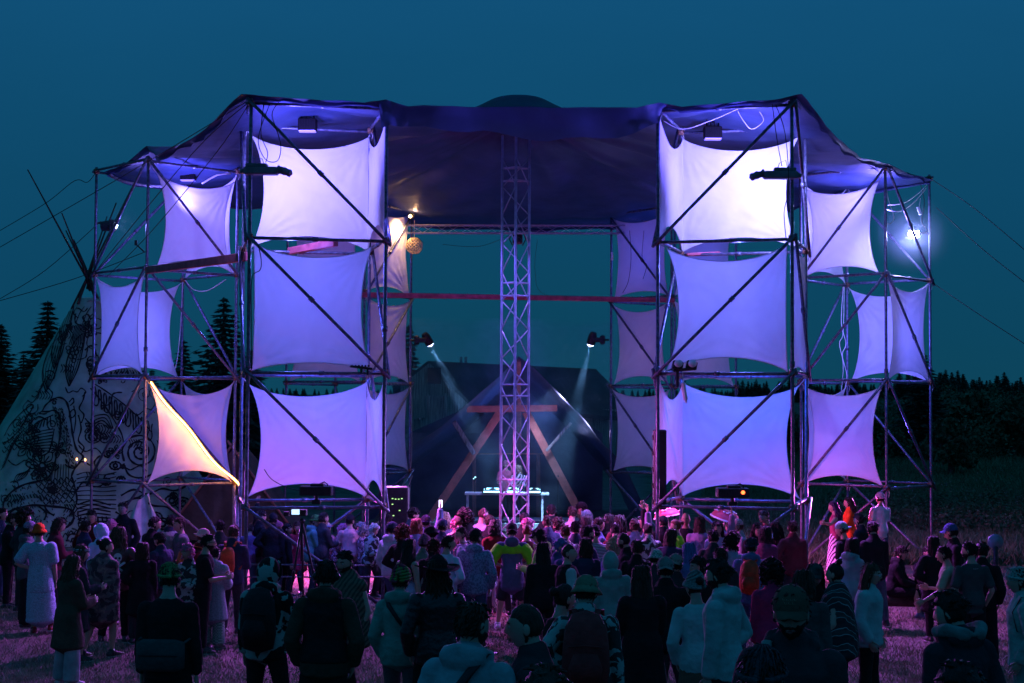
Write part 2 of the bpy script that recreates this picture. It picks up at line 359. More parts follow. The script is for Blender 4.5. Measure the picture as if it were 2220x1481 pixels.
# ================================================================ BARN
def barn():
    b = empty('barn', at(1000, 960, 72)); b.location.z = 0; o = b.location.copy()
    tag(b, 'old board barn on a rubble stone base with twin chimney stacks behind the tent', 'barn')
    def L(p): return (p[0] - o.x, p[1] - o.y, p[2] - o.z)
    A = at(928, 787, 70); Bl = at(868, 838, 68); Br = at(1012, 868, 72)  # gable
    ridge2 = at(1292, 800, 84); e2 = at(1375, 880, 84)
    base = .0
    g = Geo(); V = [(Bl.x, Bl.y, 3.2), (Br.x, Br.y, 3.2), (Br.x, Br.y, Br.z), (A.x, A.y, A.z), (Bl.x, Bl.y, Bl.z)]
    # individual boards
    nb = 26
    for i in range(nb):
        t0, t1 = i / nb + .003, (i + 1) / nb - .003
        P = [Bl.lerp(Br, t) for t in (t0, t1)]
        def top(t): return (Bl.z + (A.z - Bl.z) * t / .42) if t < .42 else (A.z + (Br.z - A.z) * (t - .42) / .58)
        y_ = rng.uniform(-.05, .02)
        z0 = 3.2 + rng.uniform(-.05, .05)
        v = [(P[0].x, P[0].y + y_, z0), (P[1].x, P[1].y + y_, z0), (P[1].x, P[1].y + y_, top(t1)), (P[0].x, P[0].y + y_, top(t0))]
        v += [(a, c + .06, d) for a, c, d in v]
        g.add([L(q) for q in v], [(0, 1, 2, 3), (4, 7, 6, 5), (0, 3, 7, 4), (1, 5, 6, 2), (3, 2, 6, 7), (0, 4, 5, 1)])
    build('board_wall', g, M_darkwood, b)
    g = Geo(); c = (Bl + Br) / 2; g.box(L((c.x, c.y + .3, 1.6)), (Br.x - Bl.x + .3, .5, 3.25)); build('stone_base', g, M_stone, b)
    g = Geo(); c = at(935, 870, 70); g.box(L((c.x, 69.6, 3.0)), (1.3, .12, 2.4)); g.box(L((c.x - .66, 69.5, 3.0)), (.12, .16, 2.6)); g.box(L((c.x + .66, 69.5, 3.0)), (.12, .16, 2.6)); build('door', g, M_darkwood, b)
    g = Geo(); c = at(935, 815, 70); g.box(L((c.x, 69.6, c.z)), (.9, .1, .7)); build('hatch', g, M_black, b)
    # roof
    g = Geo(); e1 = Br + Vector((.25, -.25, -.15)); l1 = Bl + Vector((-.3, -.25, -.1)); A2 = A + Vector((0, -.3, .08))
    eb = at(1345, 905, 82); v = [e1, A2, ridge2, eb, l1, Vector((ridge2.x - 5, ridge2.y + 9, 3))]
    v = [L(q) for q in v]; v2 = [(a, c, d - .18) for a, c, d in v]
    g.add(v + v2, [(0, 3, 2, 1), (1, 2, 5, 4), (6, 7, 8, 9), (7, 10, 11, 8), (0, 1, 7, 6), (1, 4, 10, 7), (0, 6, 9, 3), (3, 9, 8, 2)])
    hip = at(1362, 872, 86); v = [L(q) for q in (ridge2, eb, hip)]; g.add(v + [(a, c, d - .18) for a, c, d in v], [(0, 1, 2), (3, 5, 4), (0, 3, 4, 1), (1, 4, 5, 2)])
    rf = build('roof', g, M_roof, b)
    g = Geo()
    for px in (999.5, 1010): 
        t = at(px, 776, 77); g.box(L((t.x, t.y, t.z - .35)), (.13, .13, .8))
    t = at(1005, 800, 77); g.box(L((t.x, t.y, t.z - .9)), (.42, .4, 2.0)); build('chimney', g, M_stone, rf)
    # side wall below the roof, corrugated
    g = Geo(); a, c = at(1030, 900, 73), at(1362, 902, 83); n = 60
    for i in range(n):
        p, q = a.lerp(c, i / n), a.lerp(c, (i + .62) / n); z1 = 3.65
        v = [(p.x, p.y, 0), (q.x, q.y, 0), (q.x, q.y, z1), (p.x, p.y, z1)]; v += [(u, w_ + .1, z) for u, w_, z in v]
        g.add([L(q_) for q_ in v], [(0, 1, 2, 3), (4, 7, 6, 5), (0, 3, 7, 4), (1, 5, 6, 2)])
    mid = (a + c) / 2
    d = (c - a); ang = math.atan2(d.y, d.x); g.box(L((mid.x, mid.y + .15, 1.8)), (d.length, .1, 3.6), Matrix.Rotation(ang, 3, 'Z'))
    build('side_wall', g, M_darkwood, b)
barn()

# ================================================================ TEEPEE with line drawings
TA = at(202, 588, 46); TB = Vector((at(185, 1172, 46).x, 46, 0)); TR_ = 4.12
def tcen(z):
    t = z / TA.z; return TB.x + (TA.x - TB.x) * t, 46.0, TR_ * (1 - t)
def onteepee(px, py, off=.01):
    d = ray(px, py); lo, hi = 38 / d.y, 47 / d.y
    def g_(s):
        p = Vector((0, 0, CAMZ)) + d * s; cx, cy, r = tcen(p.z); return math.hypot(p.x - cx, p.y - cy) - r
    prev = lo; ok = False
    for i in range(1, 61):
        s = lo + (hi - lo) * i / 60
        if g_(s) < 0: lo, hi, ok = prev, s, True; break
        prev = s
    if not ok: return None
    for _ in range(14):
        m_ = (lo + hi) / 2
        if g_(m_) < 0: hi = m_
        else: lo = m_
    p = Vector((0, 0, CAMZ)) + d * lo; cx, cy, r = tcen(p.z)
    n_ = Vector((p.x - cx, p.y - cy, TR_ / TA.z * r)).normalized(); return p + n_ * off
M_canvas = mat('teepee_canvas', (.34, .46, .34), .85, 0, .3, 1.6, .5, 5)
M_ink = mat('black_ink', (.018, .02, .02), .9)
te = empty('teepee', (TB.x, 46, 0)); tag(te, 'tall canvas teepee covered in black ink drawings beside the outer tower', 'teepee')
g = Geo(); n = 72; rings = 26; V = []; F = []
for j in range(rings + 1):
    z = TA.z * .895 * j / rings
    cx, cy, r = tcen(z)
    for i in range(n):
        a = 2 * math.pi * i / n; rr = r - .02 * (j > 0) * abs(math.sin(a * 9)) * (1 - j / rings) * .5 - .004
        V.append((cx + math.cos(a) * rr - TB.x, cy + math.sin(a) * rr - 46, z))
for j in range(rings):
    for i in range(n): q = (i + 1) % n; F.append((j * n + i, j * n + q, j * n + n + q, j * n + n + i))
g.add(V, F, 0)
INK = []
def S(pts, wpx=3.0, close=False, smooth=True):
    if close: pts = list(pts) + [pts[0]]
    P = [np.array(p, float) for p in pts]
    if smooth and len(P) > 2:
        Q = []
        for i in range(len(P) - 1):
            p0, p1, p2, p3 = P[max(i - 1, 0)], P[i], P[i + 1], P[min(i + 2, len(P) - 1)]
            for t in np.linspace(0, 1, 6, endpoint=False):
                Q.append(.5 * (2 * p1 + (p2 - p0) * t + (2 * p0 - 5 * p1 + 4 * p2 - p3) * t * t + (3 * p1 - p0 - 3 * p2 + p3) * t ** 3))
        Q.append(P[-1]); P = Q
    INK.append((P, wpx))
def circ(cx, cy, r, w_=2.5, ry=None): S([(cx + r * math.cos(a), cy + (ry or r) * math.sin(a)) for a in np.linspace(0, 6.283, 13)], w_)
def spiral(cx, cy, r, turns, w_=3, a0=0): S([(cx + r * (1 - t) * math.cos(a0 + t * turns * 6.283), cy + r * (1 - t) * math.sin(a0 + t * turns * 6.283)) for t in np.linspace(0, .95, int(turns * 9))], w_)
def flower(cx, cy, r, n_=6, a0=0.):
    circ(cx, cy, r * .18, 4)
    for k in range(n_):
        a = a0 + k * 6.283 / n_; c, s_ = math.cos(a), math.sin(a)
        S([(cx + .2 * r * c, cy + .2 * r * s_), (cx + .6 * r * c - .24 * r * s_, cy + .6 * r * s_ + .24 * r * c), (cx + r * c, cy + r * s_), (cx + .6 * r * c + .24 * r * s_, cy + .6 * r * s_ - .24 * r * c), (cx + .2 * r * c, cy + .2 * r * s_)], 2.4)
        S([(cx + .2 * r * c, cy + .2 * r * s_), (cx + .7 * r * c, cy + .7 * r * s_)], 3.4)
def fan(p0, pts, w_=2): 
    for p in pts: S([p0, ((p0[0] + p[0]) / 2 + 3, (p0[1] + p[1]) / 2), p], w_)
# long necked bird with head, scaled chest and feathered wing (drawn line by line from the photo)
S([(92, 892), (100, 878), (113, 868), (128, 862), (143, 870), (150, 890), (154, 915), (158, 945), (166, 975), (180, 990), (172, 1003), (160, 1020), (155, 1033)], 4)
S([(92, 892), (104, 893), (118, 890), (128, 900), (132, 925), (128, 960), (122, 990), (116, 1015), (104, 1036), (80, 1045)], 4)
S([(92, 892), (86, 896), (94, 898), (102, 897)], 3); circ(118, 873, 3.5, 3); S([(110, 868), (116, 865), (124, 867)], 3)
for k in range(7): S([(116 + k * 5.5, 1005 + k * .5), (113 + k * 6, 1030), (110 + k * 6.5, 1052)], 1.4)
for r_ in range(7):
    for c_ in range(6 + (r_ % 2)):
        x0 = 88 + c_ * 12.5 + (r_ % 2) * -6 + r_ * 2; y0 = 1040 + r_ * 8 - c_ * 1.2
        if x0 < 165: S([(x0 - 6, y0), (x0, y0 + 7), (x0 + 6, y0)], 1.7)
S([(80, 1045), (50, 1052), (22, 1070), (8, 1092), (12, 1110), (40, 1102), (70, 1096), (110, 1098), (150, 1104), (160, 1120), (150, 1140), (125, 1146)], 4.5)
S([(155, 1033), (163, 1060), (166, 1090), (150, 1120)], 3.5)
for k in range(15): S([(16 + k * 7, 1092 - 20 * math.sin(k / 15 * 3)), (20 + k * 7, 1100 - 20 * math.sin(k / 15 * 3))], 2)
spiral(136, 1132, 16, 1.6, 4); S([(84, 1098), (100, 1112), (96, 1128)], 4); S([(96, 1096), (104, 1110), (118, 1118)], 4)
for k in range(7): S([(62 + k * 8, 938 - k * 3), (74 + k * 6, 916 - k * 3 + 6), (86 + k * 5, 912 - k * 2), (100 + k * 3, 918)][:3], 2.6)
for k in range(8): S([(60 + 3 * k, 944 + k * 5), (86 + 2 * k, 936 + k * 6), (116 - k, 930 + k * 7)], 2.4)
S([(60, 944), (66, 918), (84, 904), (104, 912)], 3); S([(80, 985), (92, 988), (108, 975), (118, 930)], 3)
flower(62, 968, 30, 6, .3); flower(92, 1010, 36, 6, .1)
S([(150, 905), (152, 895), (160, 888), (164, 897), (158, 905), (150, 905)], 3); S([(150, 872), (158, 864), (160, 872), (152, 880)], 3); S([(142, 840), (148, 852), (158, 848), (168, 850), (176, 842), (186, 850), (178, 860)], 2.5)
# feathers and berries high on the cone
for dx, dy, s_ in ((100, 850, 1), (150, 838, .95), (135, 745, .7), (118, 800, .8)):
    S([(dx, dy), (dx - 8 * s_, dy - 40 * s_), (dx + 8 * s_, dy - 95 * s_), (dx + 34 * s_, dy - 120 * s_), (dx + 30 * s_, dy - 80 * s_), (dx + 18 * s_, dy - 35 * s_), (dx, dy)], 2.8)
    for k in range(5): S([(dx + 2, dy - 4), (dx + (k * 6 - 6) * s_, dy - 50 * s_), (dx + (12 + k * 5) * s_, dy - 100 * s_)], 1.4)
for a_, b_ in ((148, 755), (156, 758), (164, 755), (172, 757), (150, 763), (158, 766), (166, 764), (154, 773), (162, 774), (160, 782)): circ(a_, b_, 4.5, 2.4)
for k in range(9): S([(164 + 4 * k, 705 - k), (158 + 3 * k, 725), (150 + 4 * k, 748)], 1.8)
S([(170, 690), (160, 680), (168, 668), (182, 676), (190, 668)], 3); S([(186, 700), (180, 688), (190, 682), (196, 692)], 4)
for a_ in (150, 165, 180): S([(a_, 700), (a_ + 8, 680), (a_ + 18, 665)], 2)
S([(192, 700), (200, 690), (215, 692), (224, 700), (216, 712), (200, 712), (192, 700)], 3); S([(224, 690), (232, 700), (236, 716)], 4)
S([(196, 730), (210, 722), (228, 728), (236, 742), (224, 748)], 3.5); S([(184, 760), (196, 750), (206, 760), (200, 778), (188, 786), (194, 802), (210, 806)], 4); S([(222, 756), (232, 770), (226, 790), (236, 800)], 3)
# fish and scales on the shadowed side
for r_ in range(9):
    for c_ in range(4):
        x0 = 10 + c_ * 11 + (r_ % 2) * 5 + max(0, 6 - r_) * 6; y0 = 905 + r_ * 9 + c_ * -3
        S([(x0 - 5, y0 - 1), (x0, y0 + 5), (x0 + 5, y0 - 2)], 1.6)
S([(10, 945), (24, 920), (50, 892), (72, 878), (60, 905), (40, 935), (20, 955), (8, 960)], 3)
S([(56, 905), (62, 898), (70, 902), (66, 912), (56, 914), (56, 905)], 3)
for k in range(7): S([(2 + k * 3, 1020 - k * 8), (14 + k * 4, 1000 - k * 9), (26 + k * 4, 960 - k * 4)], 1.6)
for k in range(5): S([(30 + 4 * k, 1048 - 2 * k), (38 + 5 * k, 1030), (66, 1022 - 3 * k)], 2)
for k in range(4): S([(60 + k * 9, 868 - k * 10), (72 + k * 6, 872 - k * 12), (90 + k * 4, 846 - k * 10)], 2)
# coral teeth, snail, eyes and wavy bands on the other side
for k in range(11):
    x0 = 206 + k * 11.5; y0 = 838 + k * 7.5
    S([(x0, y0), (x0 + 2, y0 + 18), (x0 - 3 + (k % 2) * 5, y0 + 36), (x0 + 3, y0 + 42), (x0 + 8, y0 + 34), (x0 + 7, y0 + 16), (x0 + 9, y0 + 6)], 3.2)
for k in range(9): S([(205 + k * 12, 806), (204 + k * 12, 818)], 4.5)
S([(200, 830), (226, 846), (262, 872), (300, 905), (330, 940)], 3); S([(196, 842), (218, 868), (240, 900), (262, 938), (268, 962)], 3.4)
for k in range(4): S([(212 + k * 5, 960 - k * 4), (200 - k * 1, 940 - k * 10), (216 + k * 5, 918 - k * 6), (236 + k * 3, 930)], 2.4)
circ(202, 947, 9, 5); circ(202, 947, 17, 2.5, 14); S([(176, 918), (182, 900), (172, 886), (180, 868), (184, 850)], 3)
S([(170, 900), (176, 930), (170, 955), (182, 970), (176, 985)], 3); S([(160, 880), (164, 910), (160, 940)], 2)
spiral(303, 980, 40, 3, 4.5, 2.6); S([(268, 1005), (280, 1030), (310, 1036), (345, 1020)], 4); S([(345, 1020), (352, 990), (340, 955)], 3)
for a_, b_, r_ in ((235, 985, 10), (250, 1010, 12), (262, 1040, 9), (230, 1045, 10), (266, 1012, 5)): circ(a_, b_, r_, 4, r_ * .7); circ(a_, b_, r_ * .35, 4)
for k in range(9): S([(166, 1030 + k * 9), (190, 1024 + k * 10), (222, 1030 + k * 9), (252, 1024 + k * 10)], 1.8)
for k in range(6): S([(168, 1095 + k * 8), (200, 1086 + k * 9), (240, 1096 + k * 7)], 2.6)
for a_, b_, r_ in ((396, 1092, 16), (372, 1086, 14), (338, 1122, 13), (352, 1136, 15), (330, 1160, 14), (376, 1075, 8)): circ(a_, b_, r_, 4, r_ * .8); circ(a_, b_, r_ * .4, 5)
S([(262, 1075), (290, 1062), (320, 1072), (350, 1060), (380, 1064), (410, 1050)], 4); S([(270, 1090), (300, 1080), (330, 1096), (362, 1100), (392, 1120), (425, 1118)], 4)
S([(250, 1110), (280, 1130), (300, 1160), (330, 1180), (372, 1186)], 4); spiral(322, 1165, 16, 1.8, 3); spiral(400, 1150, 18, 2, 3.4, 1)
for k in range(7): S([(176 + k * 9, 1120), (170 + k * 11, 1138), (178 + k * 12, 1150)], 2.6)
for a_, b_ in ((190, 1140), (160, 1170), (120, 1180), (210, 1175), (250, 1160), (285, 1185)): spiral(a_, b_, 15, 1.5, 3, a_)
for k in range(12): S([(100 + k * 12, 1165 + 6 * math.sin(k)), (106 + k * 12, 1156 + 6 * math.sin(k)), (113 + k * 12, 1165 + 6 * math.sin(k))], 2)
for k in range(260):
    a_, b_ = random.uniform(5, 170), random.uniform(1050, 1200); S([(a_, b_), (a_ + random.uniform(-4, 4), b_ + 4)], 1.2, smooth=False)
for k in range(240):
    t_ = random.random(); a_ = 122 + 30 * t_ + random.uniform(-8, 14); b_ = 880 + 130 * t_; S([(a_, b_), (a_ + 1, b_ + 4)], 1, smooth=False)
r5 = random.Random(11)
for k in range(95):
    yy = r5.uniform(700, 1190); xl, xr = 165 - (yy - 655) / 1.79, 236 + (yy - 655) / 2; xx = r5.uniform(max(2, xl), xr); q = r5.random(); s_ = r5.uniform(8, 17)
    if q < .35: spiral(xx, yy, s_, r5.uniform(1, 2), r5.uniform(1.6, 3), r5.uniform(0, 6))
    elif q < .55: flower(xx, yy, s_ * 1.2, 5, r5.uniform(0, 6))
    elif q < .8:
        a = r5.uniform(0, 6.28); S([(xx + math.cos(a) * t * 9 + math.sin(a) * 6 * math.sin(t * 1.3), yy + math.sin(a) * t * 9 - math.cos(a) * 6 * math.sin(t * 1.3)) for t in range(-3, 4)], r5.uniform(1.6, 3.4))
    else:
        for j in range(5): S([(xx + j * 5, yy), (xx + j * 6 + 3, yy + 9), (xx + j * 6 - 2, yy + 18)], 1.8)
px2m = 42.0 / FPX
for P, wpx in INK:
    Q = [onteepee(p[0], p[1]) for p in P]; seg = []
    for q in Q + [None]:
        if q is None:
            if len(seg) > 1:
                A_ = np.array([tuple(s_) for s_ in seg]); T = np.gradient(A_, axis=0)
                Nn = np.array([(a_[0] - tcen(a_[2])[0], a_[1] - 46, 1.0) for a_ in A_]); sd = np.cross(T, Nn); sd /= np.linalg.norm(sd, axis=1)[:, None] + 1e-9
                W_ = ((wpx * .95 + .55) * px2m * .5) * (1 + .22 * np.sin(np.arange(len(A_)) * .9 + wpx * 7))[:, None]; A_ = A_ - np.array((TB.x, 46, 0)); k_ = len(A_)
                g.add(np.concatenate([A_ - sd * W_, A_ + sd * W_]), [(i, i + 1, k_ + i + 1, k_ + i) for i in range(k_ - 1)], 1)
            seg = []
        else: seg.append(q)
build('canvas', g, [M_canvas, M_ink], te, smooth=False)
tips = [(60, 368, 44), (134, 462, 44.6), (143, 500, 47), (252, 440, 45), (285, 408, 47), (208, 540, 44), (232, 470, 47.5), (176, 560, 44.4), (160, 520, 46.8)]
for i, (a_, b_, Yd) in enumerate(tips):
    tip = at(a_, b_, Yd); cr = at(190 + (i % 3 - 1) * 4, 600 + (i % 4) * 4, 46); d = (cr - tip); bot = tip + d * 1.35
    g = Geo(); g.tube([tuple(tip - TB + Vector((0, 0, 0)) ), tuple(cr - TB), tuple(bot - TB)], [.018, .035, .04], 6); build('pole', g, M_bark, te, True)
g = Geo(); c_ = at(200, 655, 45.5) - TB; g.tube([(c_.x + .5 * math.cos(a), .5 * math.sin(a), c_.z + .05 * math.sin(a * 3)) for a in np.linspace(0, 6.28, 16)], .03, 6); build('binding_rope', g, M_cord, te, True)
# candle lights on the teepee wall
for a_, b_, w9 in ((168, 1010, 'below the breast of the drawn bird'), (185, 1011, 'between the two others'), (199, 1009, 'closest to the outer tower post')):
    c_ = onteepee(a_, b_, .25); g = Geo(); g.tube([(0, 0, -.06), (0, 0, .02)], .03, 8, m=0); g.ell((0, 0, .06), (.022, .022, .04), 6, m=1)
    o = build('lantern', g, [M_white, emat('candle_flame', (1, .42, .12), 9)], None, True, loc=c_)
    tag(o, 'small glowing candle lantern on the painted teepee wall, ' + w9, 'lantern', 'candle lanterns on the teepee')
# ================================================================ SCAFFOLD TOWERS
H0, SS, H3 = 1.845, 2.46, 7.395
TW = {'A': (-4.80, 29.18, .21, 2.50, -.02), 'B': (2.72, 29.93, -.28, 2.49, .01), 'C': (-8.33, 36.46, .75, 2.41, .02),
      'D': (8.63, 36.98, .86, 2.24, .01), 'E': (-4.0, 43.33, 1.11, 2.51, .01), 'F': (4.40, 44.19, .66, 2.52, -.02)}
def corner(T, c, l):
    x, y, th, w_, dz = TW[T]; e_ = Vector((math.cos(th), math.sin(th), 0)); n_ = Vector((-math.sin(th), math.cos(th), 0))
    p = Vector((x, y, 0)); c %= 4
    if c in (1, 2): p = p + e_ * w_
    if c in (2, 3): p = p + n_ * w_
    z = 0 if l < 0 else (H0 + dz + (l * SS if l < 3 else H3 + (l - 3) * SS))
    if 0 < l < 3 and l != int(l): z = H0 + dz + l * SS
    if -1 < l < 0: z = (H0 + dz) * (1 + l)
    return Vector((p.x, p.y, z))
PR = .031
def pole(a, b, r=PR, over=.08):
    g = Geo(); d = (b - a).normalized(); a, b = a - d * over, b + d * over
    k = max(2, int((b - a).length / .8)); P = [a.lerp(b, i / k) for i in range(k + 1)]
    g.tube([tuple(p) for p in P], r, 10, cap=True, dome=.1)
    m_ = a.lerp(b, .5 + random.uniform(-.06, .06)); g.tube([tuple(m_ - d * .05), tuple(m_ + d * .05)], r * 1.45, 10, dome=.1)   # sleeve
    return g
def tower(T, label, diags, extra=1):
    x, y, th, w_, dz = TW[T]; o = empty('scaffold_tower', (x, y, 0)); tag(o, label, 'scaffold tower', 'scaffold towers round the dance floor')
    off = Vector((x, y, 0))
    def put(name, g): 
        g.v = [v - np.array(off) for v in g.v]; return build(name, g, M_steel, o, True)
    for c in range(4):
        p = pole(corner(T, c, -1), corner(T, c, 3) + Vector((0, 0, .12)), PR * 1.1, 0); put('post', p)
        g = Geo(); q = corner(T, c, -1); g.box(tuple(q - off + Vector((0, 0, .012))), (.16, .16, .024)); build('base_plate', g, M_steel, o)
    for l in range(4):
        for c in range(4):
            oz = Vector((0, 0, .05 * (c % 2))); put('bar', pole(corner(T, c, l) + oz, corner(T, c + 1, l) + oz, PR, .10))
            g = Geo(); q = corner(T, c, l) - off; rt = Matrix.Rotation(th, 3, 'Z')
            g.box(tuple(q + Vector((0, 0, .02))), (.12, .12, .13), rt, 0, .02); g.tube([tuple(q + Vector((.05, -.09, .02))), tuple(q + Vector((.05, .09, .02)))], .012, 6)
            g.ell(q + Vector((0, -.07, .02)), (.035, .03, .035), 5); build('coupler', g, M_clamp, o)
    for a, la, b, lb in diags:
        pa, pb = corner(T, a, la), corner(T, b, lb)
        cc = (corner(T, 0, 0) + corner(T, 2, 0)) / 2; mid = (pa + pb) / 2; outw = Vector((mid.x - cc.x, mid.y - cc.y, 0)).normalized() * .075
        put('diagonal_brace', pole(pa + outw, pb + outw, PR, .12))
    return o
tower('A', 'front steel scaffold tower on the teepee side, nearer the camera than the outer one',
      [(0, 3, 1, 2), (0, 2, 1, 1), (0, 1, 1, 0), (0, 0, 1, -1), (2, 3, 1, 2), (2, 2, 1, 1), (2, 1, 1, 0), (2, 0, 3, -1), (3, 3, 0, 2), (3, 2, 0, 1), (3, 0, 0, -1)])
tower('B', 'front steel scaffold tower on the meadow side, nearer the camera than the outer one',
      [(1, 3, 0, 2), (1, 2, 0, 1), (1, 1, 0, 0), (1, 0, 0, -1), (1, 3, 2, 2), (1, 2, 2, 1), (0, 1, 3, 0), (3, 3, 0, 2), (3, 2, 0, 1), (3, 0, 2, -1), (1, -1, 2, 0)])
tower('C', 'outer steel scaffold tower beside the painted teepee',
      [(0, 3, 1, 2), (0, 3, 3, 2), (3, 2, 2, 3), (0, 2, 3, 1), (0, 2, 1, 1), (2, 2, 1, 1), (0, 1, 1, 0), (0, 1, 3, 0), (3, 0, 2, 1), (0, 0, 1, -1), (0, 0, 3, -1), (2, 0, 1, -1)])
tower('D', 'outer steel scaffold tower carrying the bright floodlight',
      [(0, 3, 3, 2), (0, 3, 1, 2), (2, 3, 1, 2), (0, 2, 3, 1), (0, 2, 1, 1), (2, 2, 3, 1), (0, 1, 3, 0), (0, 1, 1, 0), (2, 1, 1, 0), (2, 0, 3, -1), (2, 0, 1, -1), (0, 0, 3, -1)])
tower('E', 'rear steel scaffold tower with the round wicker globe, in front of the barn gable',
      [(1, 3, 0, 2), (1, 2, 0, 1), (1, 1, 0, 0), (1, 0, 0, -1), (1, 0, 2, -1)])
tower('F', 'rear steel scaffold tower at the far side of the tent from the barn gable',
      [(3, 3, 0, 2), (3, 2, 0, 1), (3, 1, 0, 0), (3, 0, 0, -1), (0, 0, 3, -1)])

# ================================================================ SAILS
def sail_mat():
    m = bpy.data.materials.new('white_stretch_cloth'); t = m.node_tree if m.use_nodes else None
    m.use_nodes = True; t = m.node_tree; t.nodes.clear(); L = t.links
    d = t.nodes.new('ShaderNodeBsdfDiffuse'); tr = t.nodes.new('ShaderNodeBsdfTranslucent'); mxx = t.nodes.new('ShaderNodeMixShader'); o = t.nodes.new('ShaderNodeOutputMaterial')
    c = t.nodes.new('ShaderNodeTexCoord'); n = t.nodes.new('ShaderNodeTexNoise'); n.inputs['Scale'].default_value = 1.3; n.inputs['Detail'].default_value = 5
    n.inputs['Distortion'].default_value = 1.0
    L.new(c.outputs['Object'], n.inputs[0]); mr = t.nodes.new('ShaderNodeMapRange'); mr.inputs[3].default_value = .66; mr.inputs[4].default_value = .86; L.new(n.outputs[0], mr.inputs[0])
    cb = t.nodes.new('ShaderNodeCombineColor'); [L.new(mr.outputs[0], cb.inputs[i]) for i in range(3)]
    L.new(cb.outputs[0], d.inputs[0]); L.new(cb.outputs[0], tr.inputs[0]); mxx.inputs[0].default_value = .38
    n2 = t.nodes.new('ShaderNodeTexNoise'); n2.inputs['Scale'].default_value = 2.2; L.new(c.outputs['Object'], n2.inputs[0])
    bp = t.nodes.new('ShaderNodeBump'); bp.inputs['Strength'].default_value = .35; bp.inputs['Distance'].default_value = .15; L.new(n2.outputs[0], bp.inputs['Height']); L.new(bp.outputs[0], d.inputs['Normal'])
    L.new(d.outputs[0], mxx.inputs[1]); L.new(tr.outputs[0], mxx.inputs[2]); L.new(mxx.outputs[0], o.inputs[0]); return m
M_sail = sail_mat()
def coons(c, sag, n=40, bulge=0.0, edges=(1, 1, 1, 1)):
    """c = bl, br, tr, tl ; edge sag towards the centre; returns (n+1)^2 grid"""
    c = [np.array(tuple(p), float) for p in c]; ctr = sum(c) / 4; nn = np.cross(c[1] - c[0], c[3] - c[0]); nn /= np.linalg.norm(nn)
    def ed(a, b, k):
        def f(t):
            m = (a + b) / 2; inw = ctr - m; L_ = np.linalg.norm(inw); s_ = np.linalg.norm(b - a) * sag * edges[k]
            prof = (4 * t * (1 - t)) ** .8
            return a + (b - a) * t + (inw / L_) * s_ * prof
        return f
    eb, er, et, el = ed(c[0], c[1], 0), ed(c[1], c[2], 1), ed(c[3], c[2], 2), ed(c[0], c[3], 3); G = np.zeros((n + 1, n + 1, 3))
    for j in range(n + 1):
        v = j / n
        for i in range(n + 1):
            u = i / n
            G[j, i] = (1 - v) * eb(u) + v * et(u) + (1 - u) * el(v) + u * er(v) - ((1 - u) * (1 - v) * c[0] + u * (1 - v) * c[1] + (1 - u) * v * c[3] + u * v * c[2])
            q = bulge * math.sin(math.pi * u) * math.sin(math.pi * v) + .012 * noise.noise((u * 3 + c[0][0], v * 3 + c[0][2], 1))
            for k_, (cu, cv) in enumerate(((0, 0), (1, 0), (1, 1), (0, 1))):
                du, dv = abs(u - cu), abs(v - cv); r_ = math.hypot(du, dv); q += .028 * math.sin(math.atan2(dv, du + 1e-6) * (17 + k_ * 2) + k_ + c[0][0]) * math.exp(-r_ * 4.2) * min(1, r_ * 9)
            G[j, i] += nn * q
    return G
def sail(grids, label, posts, cords=True):
    g = Geo(); c0 = grids[0].reshape(-1, 3).mean(0)
    o = empty('sail', tuple(c0))
    for G in grids:
        n = G.shape[0] - 1; V = G.reshape(-1, 3) - c0
        g.add(V, [(j * (n + 1) + i, j * (n + 1) + i + 1, (j + 1) * (n + 1) + i + 1, (j + 1) * (n + 1) + i) for j in range(n) for i in range(n)])
    build('cloth', g, M_sail, o, True)
    h = Geo()
    for gi, G in enumerate(grids):
        es = [G[0], G[-1]] + ([G[:, 0]] if gi == 0 else []) + ([G[:, -1]] if gi == len(grids) - 1 else [])
        for e_ in es: h.tube(e_ - c0, .009, 5)
    build('hem', h, M_sail, o, True)
    for p, q in posts:
        k = Geo(); p, q = Vector(tuple(p)) - Vector(c0), Vector(tuple(q)) - Vector(c0)
        if (p - q).length > .02:
            k.tube([tuple(p), tuple(p.lerp(q, .5) + Vector((0, 0, -.015))), tuple(q)], .009, 5)
            k.tube([tuple(q + Vector((.045 * math.cos(a), .045 * math.sin(a), .02 * math.sin(a * 2)))) for a in np.linspace(0, 6.6, 12)], .009, 5)
            k.tube([tuple(q + Vector((.02, -.04, 0))), tuple(q + Vector((.05, -.06, -.1))), tuple(q + Vector((.03, -.05, -.2)))], .007, 4)
            build('tie_cord', k, M_cord, o, True)
    return tag(o, label, 'sail', 'white stretch sails on the scaffold towers')
def face_sail(T, c1, c2, l0, l1, label, ins=.035, sag=.085, bulge=.03, m1=0, m2=0, low=.02, top=.08, edges=(1, 1, 1, 1)):
    bl, br, tl, tr = corner(T, c1, l0), corner(T, c2, l0), corner(T, c1, l1), corner(T, c2, l1)
    P = [bl, br, tr, tl]; e_ = (br - bl)
    bl2 = bl + e_ * (ins + m1) + Vector((0, 0, low * 1.5)); br2 = br - e_ * (ins + m2) + Vector((0, 0, low * 1.5)); tr2 = tr - e_ * (ins + m2) - Vector((0, 0, top)); tl2 = tl + e_ * (ins + m1) - Vector((0, 0, top))
    G = coons([bl2, br2, tr2, tl2], sag, bulge=bulge, edges=edges)
    return sail([G], label, list(zip([bl2, br2, tr2, tl2], P)))
